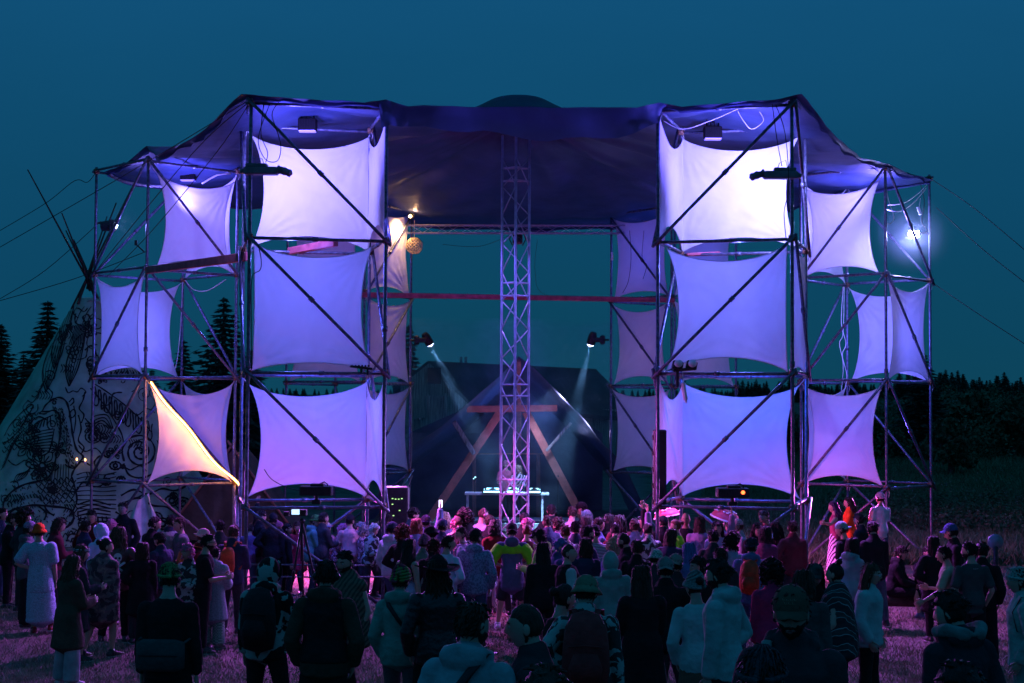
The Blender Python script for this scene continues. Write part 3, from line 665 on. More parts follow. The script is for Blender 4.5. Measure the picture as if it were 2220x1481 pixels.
def wrap_sail(T, cs, l0, l1, label, sags=(.118, .10)):
    """sail round two faces: corner cs[0]-cs[1] (wide) and cs[1]-cs[2] (short side)"""
    a, b, c = cs; lo, hi = Vector((0, 0, .05)), Vector((0, 0, -.12))
    A0, A1, B0, B1, C0, C1 = corner(T, a, l0), corner(T, a, l1), corner(T, b, l0), corner(T, b, l1), corner(T, c, l0), corner(T, c, l1)
    i1 = (B0 - A0) * .05; i2 = (C0 - B0) * .06; cen = (A0 + C0) / 2 - B0; inn = cen * .03; pull = Vector((0, 0, 0))
    a0, a1 = A0 + i1 + lo, A1 + i1 + hi * 1.4; b0, b1 = B0 + inn + lo, B1 + inn + hi; c0, c1 = C0 - i2 + lo, C1 - i2 + hi * .6
    s1 = A0.lerp(C0, 0)  # noqa
    G1 = coons([a0, b0, b1, a1], sags[0], bulge=.0, edges=(1, 0, 1, 1.0)); G2 = coons([b0, c0, c1, b1], .14, bulge=0, edges=(1.2, .25, 1.2, 0))
    return sail([G1, G2], label, [(a0, A0), (a1, A1), (b0, B0), (b1, B1), (c0, C0), (c1, C1)])
wrap_sail('A', (3, 2, 1), 2, 3, 'near-white glowing sail at the top of the teepee-side front tower')
wrap_sail('A', (3, 2, 1), 0, 1, 'lilac sail at the bottom of the teepee-side front tower, with a cable swinging across it')
face_sail('A', 0, 1, 1, 2, 'blue-violet middle sail of the teepee-side front tower with small bright glints', m2=.06, ins=.03, sag=.105, edges=(.7, .9, 1.1, .1))
wrap_sail('B', (2, 3, 0), 2, 3, 'brightest white sail, at the top of the meadow-side front tower')
wrap_sail('B', (2, 3, 0), 0, 1, 'blue sail with a dark slanting brace shadow at the bottom of the meadow-side front tower')
face_sail('B', 0, 1, 1, 2, 'blue-violet middle sail of the meadow-side front tower above the twin floodlight', m1=.02, m2=0, sag=.11, edges=(1.1, .1, 1.2, 1))
face_sail('B', 1, 2, 1, 2, 'narrow side-on middle sail on the outer face of the meadow-side front tower', sag=.05)
face_sail('C', 0, 1, 2, 3, 'tall pale sail at the top of the outer tower beside the teepee', m1=.05, top=.25, sag=.118, ins=.04)
face_sail('C', 1, 2, 2, 3, 'bright sail behind the tall pale one at the top of the teepee-side outer tower', sag=.118)
face_sail('C', 3, 0, 1, 2, 'bluish middle sail nearest the teepee on the outer tower', sag=.118)
face_sail('C', 3, 2, 1, 2, 'purple middle sail on the rear face of the outer tower beside the teepee', sag=.118)
face_sail('C', 0, 1, 0, 1, 'sail washed warm orange on one half by a strip light, beside the teepee', sag=.13, top=.12)
face_sail('C', 1, 2, 0, 1, 'lowest rear sail of the teepee-side outer tower, behind the orange-lit one', sag=.13)
face_sail('D', 3, 0, 2, 3, 'pale lilac sail at the top of the outer tower with the bright floodlight', m2=.03, top=.25, sag=.118)
face_sail('D', 3, 2, 2, 3, 'bright white sail showing below the lilac top sail of the floodlit outer tower', sag=.118)
face_sail('D', 2, 1, 1, 2, 'purple middle sail on the rear face of the outer tower on the meadow side', sag=.118)
face_sail('D', 0, 1, 1, 2, 'deep blue middle sail on the meadow-side outer tower, facing the meadow', sag=.118)
face_sail('D', 3, 0, 0, 1, 'lowest lilac sail of the meadow-side outer tower, crossed by a dark brace', sag=.118)
face_sail('D', 3, 2, 0, 1, 'lowest rear sail of the meadow-side outer tower, its tip showing above the lilac one', sag=.118)
face_sail('E', 0, 1, 2, 3, 'sail lit golden from above beside the wicker globe on the rear tower', sag=.09)
face_sail('E', 3, 0, 2, 3, 'dull purple sail seen through the gap below the top sail of the teepee-side front tower', sag=.10)
face_sail('E', 0, 1, 1, 2, 'dim mauve middle sail of the rear tower on the barn gable side', sag=.09)
face_sail('E', 3, 0, 1, 2, 'lilac rear sail seen through the gap under the middle sail of the teepee-side front tower', sag=.10)
face_sail('E', 0, 1, 0, 1, 'dim blue lowest sail of the rear tower on the barn gable side', sag=.09)
face_sail('F', 3, 0, 2, 3, 'purple top sail of the rear tower with loose cables hanging in front', sag=.09)
face_sail('F', 0, 1, 2, 3, 'blue sail seen in the gap below the brightest white sail', sag=.10)
face_sail('F', 3, 0, 1, 2, 'mauve middle sail of the rear tower on the tent side, below the red beam', sag=.118)
face_sail('F', 0, 1, 1, 2, 'lilac rear sail seen in the gap by the twin floodlight', sag=.10)
face_sail('F', 3, 0, 0, 1, 'grey-violet lowest sail of the rear tower with a square speaker shadow', sag=.09)

# ================================================================ CANOPY
def canopy():
    M = mat('dark_tarpaulin', (.055, .08, .17), .5, 0, .35, 1.2, .6, 3.5, spec=.35); t, b = nodes(M)
    tl = t.nodes.new('ShaderNodeBsdfTranslucent'); tl.inputs[0].default_value = (.10, .11, .26, 1); mxs = t.nodes.new('ShaderNodeMixShader'); mxs.inputs[0].default_value = .35; ot = [x for x in t.nodes if x.type == 'OUTPUT_MATERIAL'][0]
    t.links.new(b.outputs[0], mxs.inputs[1]); t.links.new(tl.outputs[0], mxs.inputs[2]); t.links.new(mxs.outputs[0], ot.inputs[0])
    Bp = [(-4.95, 29.0, 9.36), (-4.1, 29.05, 9.29), (-2.75, 29.4, 9.27), (-2.36, 29.55, 9.37), (-1.95, 29.6, 9.26), (0, 29.5, 9.23), (2.3, 29.65, 9.26), (2.72, 29.75, 9.37), (3.15, 29.65, 9.27), (4.6, 29.15, 9.31), (5.25, 29.0, 9.39),
          (6.3, 31.2, 9.02), (7.3, 33.6, 8.98), (8.63, 36.7, 9.32), (9.4, 37.6, 9.2), (10.15, 38.5, 9.2), (9.2, 39.6, 9.15), (8.3, 40.4, 9.2), (7.1, 43.2, 8.9), (6.4, 45.8, 9.25), (5.6, 46.9, 9.15), (4.85, 47.8, 9.25), (2.4, 47.6, 9.05), (0, 47.5, 9.0), (-2.4, 47.3, 9.05),
          (-5.14, 46.9, 9.25), (-5.8, 45.6, 9.15), (-6.3, 44.4, 9.25), (-7.3, 42.0, 8.9), (-8.3, 40.0, 9.2), (-9.2, 39.2, 9.1), (-9.85, 38.3, 9.25), (-9.1, 37.3, 9.3), (-8.33, 36.25, 9.55), (-7.6, 34.0, 9.0), (-6.2, 31.4, 9.0)]
    nb = len(Bp); sub = 7; ring = []
    P = np.array(Bp)
    for i in range(nb):
        p0, p1, p2, p3 = P[i - 1], P[i], P[(i + 1) % nb], P[(i + 2) % nb]
        for t_ in np.linspace(0, 1, sub, endpoint=False): ring.append(p1 + (p2 - p1) * t_ + 0 * p0)
    ring = np.array(ring); N = len(ring); o = empty('canopy', (0, 38, 0)); C0 = np.array((.1, 37.3, 10.55)); Kr = 44; V = []; F = []
    for k in range(Kr + 1):
        t_ = .03 + .97 * k / Kr
        for i in range(N):
            e_ = ring[i]; p = C0 + (e_ - C0) * t_; p[2] = e_[2] + (C0[2] - e_[2]) * (1 - t_) ** 1.55
            a = math.atan2(e_[1] - C0[1], e_[0] - C0[0])
            p[2] += (.07 * math.sin(a * 30 + 2 * math.sin(t_ * 5)) * t_ * (1.05 - t_) * 2 - .10 * abs(math.sin(a * 6)) * (1 - t_) * t_ * 4 + .10 * noise.noise((p[0] * .55, p[1] * .55, 2)) * min(1, 6 * (1 - t_)) + .035 * noise.noise((p[0] * 2.2, p[1] * 2.2, 5)))
            V.append(p - (0, 38, 0))
    for k in range(Kr):
        for i in range(N): q = (i + 1) % N; F.append((k * N + i, k * N + q, k * N + N + q, k * N + N + i))
    g = Geo(); g.add(V, F); build('tarpaulin', g, M, o, True)
    # hanging edge flap
    base = len(V) - N; g = Geo(); W = []; f0 = 1
    rows = 7
    for r_ in range(rows + 1):
        for i in range(N):
            p = np.array(V[base + i]); front = p[1] + 38 < 30.3 and -2.5 < p[0] < 2.8
            d_ = (.50 + .10 * math.sin(p[0] * 1.35 + .4) + .05 * math.sin(p[0] * 4.1) if front else .09 + .03 * math.sin(i * .8)); f_ = r_ / rows
            inw = -(p[:2] + (0, 0)) / np.linalg.norm(p[:2]) * (.10 * math.sin(f_ * 2.2) + .05 * math.sin(p[0] * 11 + 2 * math.sin(p[0] * 3)) * f_ + .03 * noise.noise((i * .3, f_ * 2, 1)))
            W.append((p[0] + inw[0], p[1] + inw[1], p[2] - d_ * f_ + .004))
    for r_ in range(rows):
        for i in range(N): q = (i + 1) % N; F_ = (r_ * N + i, r_ * N + q, r_ * N + N + q, r_ * N + N + i); g.f.append(F_); g.m.append(0)
    g.v = [np.array(W)]; g.n = len(W); build('edge_flap', g, M, o, True)
    g = Geo(); cz = 11.02; c_ = (.12, -.7)
    cz -= .11; prof = [(1.9, cz - .62), (1.25, cz - .36), (.86, cz - .17), (.62, cz - .04), (.42, cz + .01), (0.01, cz + .03)]; VV = []
    for r_, z in prof:
        for i in range(28): a = 6.283 * i / 28; rr = r_ * (1 + .03 * math.cos(a * 6)); VV.append((c_[0] + rr * math.cos(a), c_[1] + rr * math.sin(a), z))
    g.add(VV, [(j * 28 + i, j * 28 + (i + 1) % 28, j * 28 + 28 + (i + 1) % 28, j * 28 + 28 + i) for j in range(len(prof) - 1) for i in range(28)]); build('crown_cap', g, M, o, True)
    tag(o, 'wide dark tarpaulin canopy peaked in the middle and stretched over all the towers', 'canopy')
canopy()

# ================================================================ TRUSSES AND BEAMS
def truss_mast():
    o = empty('truss_mast', (.06, 31.2, 0)); tag(o, 'tall triangular aluminium truss mast standing in the middle of the dance floor', 'truss')
    r = .3; cs = [Vector((r * math.cos(a), r * math.sin(a) * .9, 0)) for a in (R(205), R(283), R(335))]
    cs = [Vector((-.265, .05, 0)), Vector((.0, -.2, 0)), Vector((.265, .05, 0))]
    top = 9.0
    for c in cs: g = Geo(); g.tube([tuple(c + Vector((0, 0, z))) for z in (.03, 3, 6, top)], .026, 10); build('chord', g, M_truss, o, True)
    pitch_ = .56; k = int((top - .2) / pitch_)
    g = Geo()
    for i in range(k):
        z0 = .15 + i * pitch_
        for a, b in ((0, 1), (1, 2), (2, 0)):
            p, q = (cs[a], cs[b]) if (i % 2) else (cs[b], cs[a])
            g.tube([tuple(p + Vector((0, 0, z0))), tuple(q + Vector((0, 0, z0 + pitch_)))], .012, 6)
    build('lattice', g, M_truss, o, True)
    for z in (2.0, 2.28, 3.9, 4.12, 5.85, 6.1, 8.1, 8.35):
        g = Geo()
        for a, b in ((0, 1), (1, 2), (2, 0)): g.tube([tuple(cs[a] + Vector((0, 0, z))), tuple(cs[b] + Vector((0, 0, z)))], .016, 6)
        build('ring_frame', g, M_truss, o, True)
    g = Geo(); g.box((0, -.02, .02), (.8, .6, .04)); build('base_plate', g, M_steel, o)
    g = Geo()
    for s in (-1, 1): g.tube([(.26 * s, 0, .6), (.75 * s, -.3, .03)], .018, 6); g.tube([(.26 * s, 0, .6), (.7 * s, .5, .03)], .018, 6)
    build('foot_brace', g, M_truss, o, True)
truss_mast()
def box_truss(p, q, label, s=.22, nb=22):
    o = empty('horizontal_truss', tuple(p)); tag(o, label, 'truss'); d = q - p; e_ = d.normalized(); up = Vector((0, 0, 1)); sd = e_.cross(up).normalized()
    cs = [sd * (s / 2) + up * (s / 2), sd * (-s / 2) + up * (s / 2), sd * (-s / 2) - up * (s / 2), sd * (s / 2) - up * (s / 2)]
    for c in cs: g = Geo(); g.tube([tuple(c), tuple(c + d)], .02, 8); build('chord', g, M_truss, o, True)
    g = Geo()
    for i in range(nb):
        a, b = d * (i / nb), d * ((i + 1) / nb)
        for u_, v_ in ((0, 1), (1, 2), (2, 3), (3, 0)): 
            x_, y_ = (cs[u_], cs[v_]) if i % 2 else (cs[v_], cs[u_]); g.tube([tuple(x_ + a), tuple(y_ + b)], .008, 5)
    build('lattice', g, M_truss, o, True)
box_truss(at(835, 497, 45.4), at(1425, 498, 45.9), 'long horizontal lighting truss spanning the two rear towers under the canopy')
def beam(p, q, w_, h, label, m):
    o = Geo(); d = q - p; mid = (p + q) / 2; ang = math.atan2(d.y, d.x); el = math.atan2(d.z, math.hypot(d.x, d.y))
    o.box((0, 0, 0), (d.length, w_, h), Matrix.Rotation(ang, 3, 'Z') @ Matrix.Rotation(-el, 3, 'Y'), 0, .012)
    return tag(build('timber_beam', o, m, None, loc=tuple(mid)), label, 'beam')
beam(at(778, 639, 43.2), at(1462, 651, 44.0), .16, .13, 'long red timber beam joining the two rear towers above the tent', M_redbeam)
beam(at(320, 586, 36.2), at(538, 556, 31.4), .10, .17, 'red timber beam from the teepee-side outer tower to the front tower', M_redbeam)
beam(at(628, 545, 31.9), at(728, 526, 30.6), .12, .14, 'short pink-lit timber lying across the teepee-side front tower', M_redbeam)
beam(at(1488, 552, 32.2), at(1560, 549, 32.3), .12, .06, 'short timber on the rear bar of the meadow-side front tower', M_redbeam)

# ================================================================ A-FRAME TENT WITH THE DJ
def tent():
    o = empty('a_frame_tent', (0, 48, 0)); tag(o, 'dark a-frame tent on heavy timber legs behind the dance floor', 'tent')
    M = mat('navy_tent_cloth', (.05, .055, .11), .5, 0, .3, 1, .6, 4, spec=.45); O = Vector((0, 48, 0))
    def sheet(px, name, n=26, wr=.05):
        """px: 4 world corners front-top, back-top, back-bottom, front-bottom"""
        a, b, c, d = px; g = Geo(); V = []
        for j in range(n + 1):
            for i in range(n + 1):
                u, v = i / n, j / n; p = a.lerp(b, u).lerp(d.lerp(c, u), v) - O
                nn = (b - a).cross(d - a).normalized(); dis = wr * (math.sin(u * 17 + 2 * math.sin(v * 3)) * v * .6 + noise.noise((u * 4, v * 5, 1.5)) * 1.2) + .22 * math.sin(math.pi * v) * -.5
                V.append(tuple(p + nn * dis + Vector((0, 0, -.0))))
        g.add(V, [(j * (n + 1) + i, j * (n + 1) + i + 1, (j + 1) * (n + 1) + i + 1, (j + 1) * (n + 1) + i) for j in range(n) for i in range(n)])
        return build(name, g, M, o, True)
    top = at(1125, 772, 47.4); bt = Vector((top.x + .1, 56, top.z - .7))
    lf = at(840, 1012, 46.2); lf2 = Vector((lf.x, 56, 1.6)); lf3 = Vector((lf.x - .9, lf.y - .2, .1)); lf4 = Vector((lf.x - .9, 56, .1))
    rf = at(1345, 1003, 46.8); rf2 = Vector((rf.x, 56, 1.6)); rf3 = Vector((rf.x + .9, rf.y, .1)); rf4 = Vector((rf.x + .9, 56, .1))
    sheet((top, bt, lf2, lf), 'cloth'); sheet((top, bt, rf2, rf), 'cloth'); sheet((lf, lf2, lf4, lf3), 'cloth', 10); sheet((rf, rf2, rf4, rf3), 'cloth', 10)
    sheet((Vector((lf.x, 56, 2.8)), Vector((rf.x, 56, 2.8)), Vector((rf.x, 56, .1)), Vector((lf.x, 56, .1))), 'back_cloth', 12)
    sheet((bt, bt + Vector((.1, 0, 0)), Vector((rf.x, 56, 2.8)), Vector((lf.x, 56, 2.8))), 'back_cloth', 8)
    def wd(p, q, w_, h, name, m=M_wood):
        g = Geo(); d = q - p; up = Vector((0, -1, 0)); x_ = d.normalized(); z_ = x_.cross(up).normalized(); y_ = z_.cross(x_)
        g.box(tuple((p + q) / 2 - O), (d.length, w_, h), Matrix((x_, y_, z_)).transposed(), 0, .01); return build(name, g, m, o)
    wd(at(1088, 888, 48.2), at(922, 1140, 48.2), .12, .24, 'timber_leg'); wd(at(1140, 893, 48.2), at(1272, 1140, 48.2), .12, .24, 'timber_leg')
    wd(at(1012, 887, 48.0), at(1208, 885, 48.0), .14, .20, 'cross_beam')
    wd(at(984, 914, 47.8), at(1028, 984, 48.0), .10, .14, 'strut', M_darkwood); wd(at(1238, 917, 47.9), at(1184, 978, 48.0), .06, .08, 'strut', M_darkwood)
    wd(at(1028, 985, 53), at(1028, 1150, 53), .1, .13, 'back_post'); wd(at(1167, 985, 53), at(1167, 1150, 53), .1, .13, 'back_post'); wd(at(1022, 984, 53), at(1178, 984, 53), .05, .05, 'back_rail')
    wd(at(1125, 782, 47.7), at(1126, 985, 52.8), .1, .12, 'ridge_pole')
tent()
def djdesk():
    o = empty('dj_desk', (0, 48, 0)); P = at(1099, 1069, 47.6); z = P.z; tag(o, 'white-topped DJ desk with metal legs inside the tent', 'table')
    g = Geo(); g.box((P.x, -.1, z - .03), (2.5, .75, .07), None, 0, .01); build('table_top', g, M_white, o)
    for x in (-1.17, 1.05):
        for y in (-.4, .2): g = Geo(); g.box((P.x + x, y, z / 2 + .15), (.06, .06, z - .33)); build('leg', g, M_white, o)
    g = Geo(); g.box((P.x, -.3, .14), (4.6, 2.6, .26), None, 0, .02)
    st = build('low_stage', g, M_darkwood, None, loc=(0, 49.2, 0)); tag(st, 'low wooden stage platform under the DJ desk', 'stage')
    lit = emat('blue_lit_panel', (.35, .8, 1), 3.2); red = emat('red_indicator', (1, .05, .02), 6)
    def deck(px, w_, label, h=.09, mm=lit):
        c = at(px, 1066, 47.45); g = Geo(); g.box((0, 0, h / 2), (w_, .35, h), None, 0, .01, ); g.box((0, -.178, h / 2), (w_ * .86, .004, h * .55), None, 1); g.tube([(0, 0, h), (0, 0, h + .012)], min(.12, w_ * .35), 16, m=0)
        for k in range(5): g.tube([(-w_ * .4 + k * w_ * .2, .1, h), (-w_ * .4 + k * w_ * .2, .1, h + .03)], .012, 6, m=1)
        g.box((0, .12, h + .03), (w_ * .6, .03, .05), None, 1)
        q = build('dj_deck', g, [M_black, mm], None, loc=(c.x, c.y, z + .006)); tag(q, label, 'music player')
    deck(1068, .62, 'lit music deck at the barn end of the DJ desk'); deck(1112, .40, 'black mixer in the middle of the DJ desk', .1); deck(1158, .42, 'lit music deck at the mic-stand end of the DJ desk')
    # lights clipped on the desk corner
    c = at(1029, 1045, 47.4); g = Geo(); g.tube([(0, 0, -.3), (0, 0, .1)], .012, 6); g.box((0, 0, .12), (.12, .08, .09), None, 0, .01); g.ell((.02, -.05, .14), (.025, .01, .02), 6, m=1); g.ell((-.03, -.05, .1), (.02, .01, .015), 6, m=1)
    tag(build('desk_lamp', g, [M_black, lit], None, loc=tuple(c)), 'small black gadget on a stem at the desk corner with bluish lights', 'lamp')
    c = at(1210, 1035, 48.2); g = Geo(); g.tube([(0, 0, -c.z), (0, 0, .0), (.0, -.1, .04)], .012, 6); g.tube([(0, -.1, .04), (0, -.22, .05)], .022, 8)
    for a in (0, 2.1, 4.2): g.tube([(0, 0, -c.z + .2), (.3 * math.cos(a), .3 * math.sin(a), -c.z + .3)], .01, 5)
    tag(build('microphone_stand', g, M_blackm, None, loc=tuple(c)), 'thin microphone stand beside the DJ desk', 'microphone stand')
djdesk()

# ================================================================ LIGHT FIXTURES
def fx(name, cat, label, g, mats, loc, rz=0): o = build(name, g, mats, None, loc=tuple(loc), rz=rz); tag(o, label, cat); return o
def strobe(px, py, Y, label, w_=.36, h=.24):
    g = Geo(); g.box((0, 0, 0), (w_, .22, h), None, 0, .015); g.box((0, -.02, -h / 2 - .012), (w_ * .9, .2, .02), None, 1)
    for k in range(7): g.box((-w_ * .42 + k * w_ * .14, -.115, .02), (.012, .012, h * .7))
    g.tube([(-w_ * .35, 0, h / 2), (-w_ * .35, 0, h / 2 + .12), (w_ * .35, 0, h / 2 + .12), (w_ * .35, 0, h / 2)], .012, 5); g.tube([(0, 0, h / 2 + .1), (0, 0, h / 2 + .16)], .04, 8)
    for k in range(4): g.tube([(-.1 + .07 * k, .03, h / 2), (-.12 + .08 * k, .02, h / 2 + .14), (-.05 + .06 * k, .05, h / 2 + .22), (.06 * k, .1, h / 2 + .1)], .006, 4)
    return fx('floodlight_box', 'stage light', label, g, [mat('deep_black_paint', (.004, .004, .005), .6, 0, .3, 20, spec=.1), M_lens2], at(px, py, Y))  # paint blacker than the other fixtures so near lamps leave it dark
M_lens2 = emat('violet_lens', (.45, .35, 1), .3)
strobe(667, 271, 31.4, 'black lamp box with cables hanging above the top sail of the teepee-side front tower')
strobe(1545, 288, 31.9, 'black lamp box hung by pink cords above the brightest sail')
strobe(408, 380, 38.5, 'black lamp box in a wire bracket atop the outer tower beside the teepee')
def projector(px, py, Y, s, label):
    g = Geo(); g.box((0, 0, 0), (.62, .2, .14), None, 0, .02); g.box((-.08 * s, 0, .1), (.4, .16, .07), None, 0, .015)
    g.tube([(.3 * s, 0, .03), (.42 * s, -.02, .0), (.5 * s, -.03, -.03)], [.085, .075, .06], 12); g.tube([(.5 * s, -.03, -.03), (.54 * s, -.035, -.045)], .07, 12, m=0)
    g.tube([(-.32 * s, 0, 0), (-.36 * s, .04, 0)], .05, 8)
    for k in range(5): g.box((-.2 + .1 * k, -.102, .0), (.04, .006, .05))
    g.tube([(.05 * s, 0, .13), (.02 * s, 0, .22), (-.1 * s, .02, .28), (-.14 * s, .02, .1)], .007, 4)
    return fx('projector', 'projector', label, g, mat('grey_fixture', (.16, .16, .2), .4, .2), at(px, py, Y))
projector(566, 371, 29.1, 1, 'grey effect projector clamped to the top post of the teepee-side front tower, lens inwards')
projector(1692, 380, 29.1, -1, 'grey effect projector clamped to the top post beside the brightest sail')
def desk_projector(px, py, Y, label, red=False):
    g = Geo(); g.box((0, 0, 0), (.58, .3, .17), None, 0, .015); g.box((.02, 0, .1), (.24, .2, .06), None, 0, .01); g.tube([(.0, 0, .1), (.14, 0, .16), (.2, 0, .12), (.2, 0, .05)], .014, 5)
    for k in range(8): g.box((-.24 + k * .03, -.152, 0), (.012, .006, .12))
    g.tube([(0, 0, -.08), (0, 0, -.2)], .035, 8); g.box((0, 0, -.2), (.16, .1, .08), None, 0, .01)
    if red: g.ell((.17, -.15, .01), (.035, .012, .035), 6, m=1)
    return fx('projector', 'projector', label, g, [M_black, emat('red_lamp', (1, .09, .02), 7)], at(px, py, Y))
desk_projector(686, 1064, 29.0, 'black projector on the lowest front bar of the teepee-side front tower')
desk_projector(1588, 1068, 29.2, 'black projector with a red light on the lowest front bar of the meadow-side front tower', True)
g = Geo(); g.box((0, 0, 0), (.42, .1, .045), Matrix.Rotation(.12, 3, 'Y'), 0, .01); g.tube([(.0, 0, 0), (0, 0, -.12)], .02, 6); g.tube([(.12, 0, 0), (.12, 0, -.14)], .02, 6)
for k in range(6): g.ell((-.16 + .06 * k, -.02, .03), (.02, .03, .02), 5)
fx('light_bar', 'stage light', 'flat black lamp bar on the bar under the middle sail of the teepee-side front tower', g, M_black, at(783, 797, 29.6))
def twin():
    g = Geo()
    for s in (-.13, .13):
        g.box((s, 0, .0), (.2, .14, .16), Matrix.Rotation(.2, 3, 'Y'), 0, .02); g.ell((s + .01, -.05, .03), (.085, .06, .075), 8, m=1)
    g.tube([(-.2, 0, -.1), (.2, 0, -.06)], .03, 8); g.tube([(-.13, 0, -.1), (-.13, 0, -.4)], .03, 8)
    return fx('twin_floodlight', 'stage light', 'twin round floodlight clamped under the middle sail of the meadow-side front tower', g, [M_black, M_white], at(1484, 792, 29.7))
twin()
c = at(1481, 850, 29.7); g = Geo(); g.tube([(0, 0, .16), (.02, 0, 0), (.05, 0, -.14)], .045, 8); g.tube([(.05, 0, -.14), (.06, 0, -.2)], .02, 6); g.tube([(0, 0, .16), (-.01, 0, .4)], .008, 5)
fx('cable_connector', 'cable connector', 'white cable connector dangling below the twin floodlight', g, M_white, c)
# flood on the meadow-side outer tower (the bright one)
p = at(1981, 508, 38.6); g = Geo(); g.box((0, .05, 0), (.30, .12, .2), Matrix.Rotation(.3, 3, 'Y'), 0, .02)
for i in range(2):
    for j in range(3): g.tube([(-.09 + .09 * j, -.01, -.045 + .09 * i), (-.09 + .09 * j, -.03, -.045 + .09 * i)], .04, 10, m=1)
g.tube([(.15, .05, 0), (.3, .05, .05), (.36, .02, .0)], .02, 6)
fx('floodlight', 'stage light', 'dazzling blue-white floodlight shining out from the meadow-side outer tower', g, [M_black, emat('dazzling_lens', (.6, .6, 1), 120)], p)
lamp('floodlight_beam', 'SPOT', p + Vector((0, -.12, 0)), 700, (.42, .42, 1), p + Vector((-5, -13, -8.5)), .12, 95, .8)
p = at(238, 489, 39.6); g = Geo(); g.tube([(-.2, 0, -.02), (.13, -.02, 0)], [.12, .15], 12, cap=True, dome=.3); g.tube([(.13, .0, 0), (.145, .0, .0)], .10, 12, m=1); g.box((.05, 0, 0), (.05, .34, .3), None, 0, .01); g.tube([(-.3, 0, .06), (-.05, 0, .06)], .025, 6)
fx('par_can', 'stage light', 'black par lamp with a blue beam on the outer post nearest the teepee', g, [M_black, M_lens], p)
p = at(1122, 519, 31.4); g = Geo(); g.box((0, 0, 0), (.2, .22, .18), None, 0, .02); g.tube([(0, -.1, -.02), (0, -.13, -.04)], .07, 10); g.tube([(-.13, 0, .1), (-.16, 0, 0), (-.1, 0, -.12)], .012, 5); g.tube([(.13, 0, .1), (.16, 0, 0), (.1, 0, -.12)], .012, 5)
fx('par_can', 'stage light', 'small black lamp held inside the truss mast', g, M_black, p)
def moving_head(px, py, Y, s, label, tgt):
    p = at(px, py, Y); g = Geo(); g.tube([(-.42 * s, 0, 0), (-.22 * s, 0, 0)], .03, 6); g.box((-.24 * s, 0, 0), (.14, .26, .26), None, 0, .03); g.box((-.1 * s, -.15, 0), (.28, .04, .12), None, 0, .01); g.box((-.1 * s, .15, 0), (.28, .04, .12), None, 0, .01)
    d = (Vector(tgt) - p).normalized(); g.tube([tuple(-d * .2 + Vector((.06 * s, 0, .03))), tuple(Vector((.06 * s, 0, .03)) - d * .1), tuple(d * .12 + Vector((.06 * s, 0, .03))), tuple(d * .17 + Vector((.06 * s, 0, .03)))], [.08, .12, .13, .11], 12, dome=.15)
    e_ = d * .175 + Vector((.06 * s, 0, .03)); g.tube([tuple(e_), tuple(e_ + d * .012)], .095, 12, m=1)
    fx('moving_head_light', 'stage light', label, g, [M_black, M_lens], p)
    lamp('moving_head_beam', 'SPOT', p + d * .25 + Vector((.06 * s, 0, .03)), 7000, (.25, .55, 1), tgt, .05, 16, 1)
    return p
mh1 = moving_head(922, 738, 45.4, 1, 'moving-head spotlight on the rear tower by the barn gable, beam slanting inwards', at(1060, 990, 47.0))
mh2 = moving_head(1288, 737, 45.9, -1, 'moving-head spotlight on the rear tower at the tent side, beam slanting down to the tent', at(1215, 1010, 47.0))
# wicker globe
def globe():
    p = at(898, 533, 45.2); g = Geo(); r = .235; n = 13
    for k in range(n):
        for s in (-1, 1):
            pts = []
            for t in np.linspace(-1.25, 1.25, 18): a = k * 6.283 / n + s * t * 1.1; pts.append((r * math.cos(t) * math.cos(a), r * math.cos(t) * math.sin(a), r * math.sin(t)))
            g.tube(pts, .008, 4)
    for t in (-.8, -.3, .3, .8): g.tube([(r * math.cos(t) * math.cos(a), r * math.cos(t) * math.sin(a), r * math.sin(t)) for a in np.linspace(0, 6.283, 22)], .007, 4)
    g.tube([(0, 0, r), (0, 0, r + .5)], .006, 4)
    fx('wicker_globe', 'globe lamp', 'round open-weave wicker globe hanging beside the golden-lit sail', g, mat('wicker', (.6, .45, .3), .7), p)
globe()
# speaker column on the rear post
g = Geo(); g.box((0, 0, 0), (.24, .26, 1.5), None, 0, .02)
for k in range(5): g.tube([(0, -.131, -.6 + k * .3), (0, -.136, -.6 + k * .3)], .09, 14, dome=0); g.box((-.13, -.05, -.6 + k * .3), (.03, .08, .09))
fx('speaker_column', 'speaker', 'slim black speaker column hung behind the inner post of the meadow-side front tower', g, M_black, at(1430, 1018, 30.25))
p = at(855, 1112, 31.6); g = Geo(); g.box((0, 0, -.6), (.56, .5, 2.1), None, 0, .02); led = [(-.18, .22), (-.12, .22), (-.02, .23), (.04, .22), (.1, .22), (.16, .23), (-.02, .12), (0, -.1), (-.03, -.25), (.12, .0)]
for a, b in led: g.box((a, -.254, b), (.03, .006, .018), None, 1)
fx('amplifier_rack', 'amplifier rack', 'black amplifier rack with rows of green lights at the foot of the front tower', g, [M_black, emat('green_leds', (.5, 1, .25), 1.3)], (p.x, p.y, 1.66))
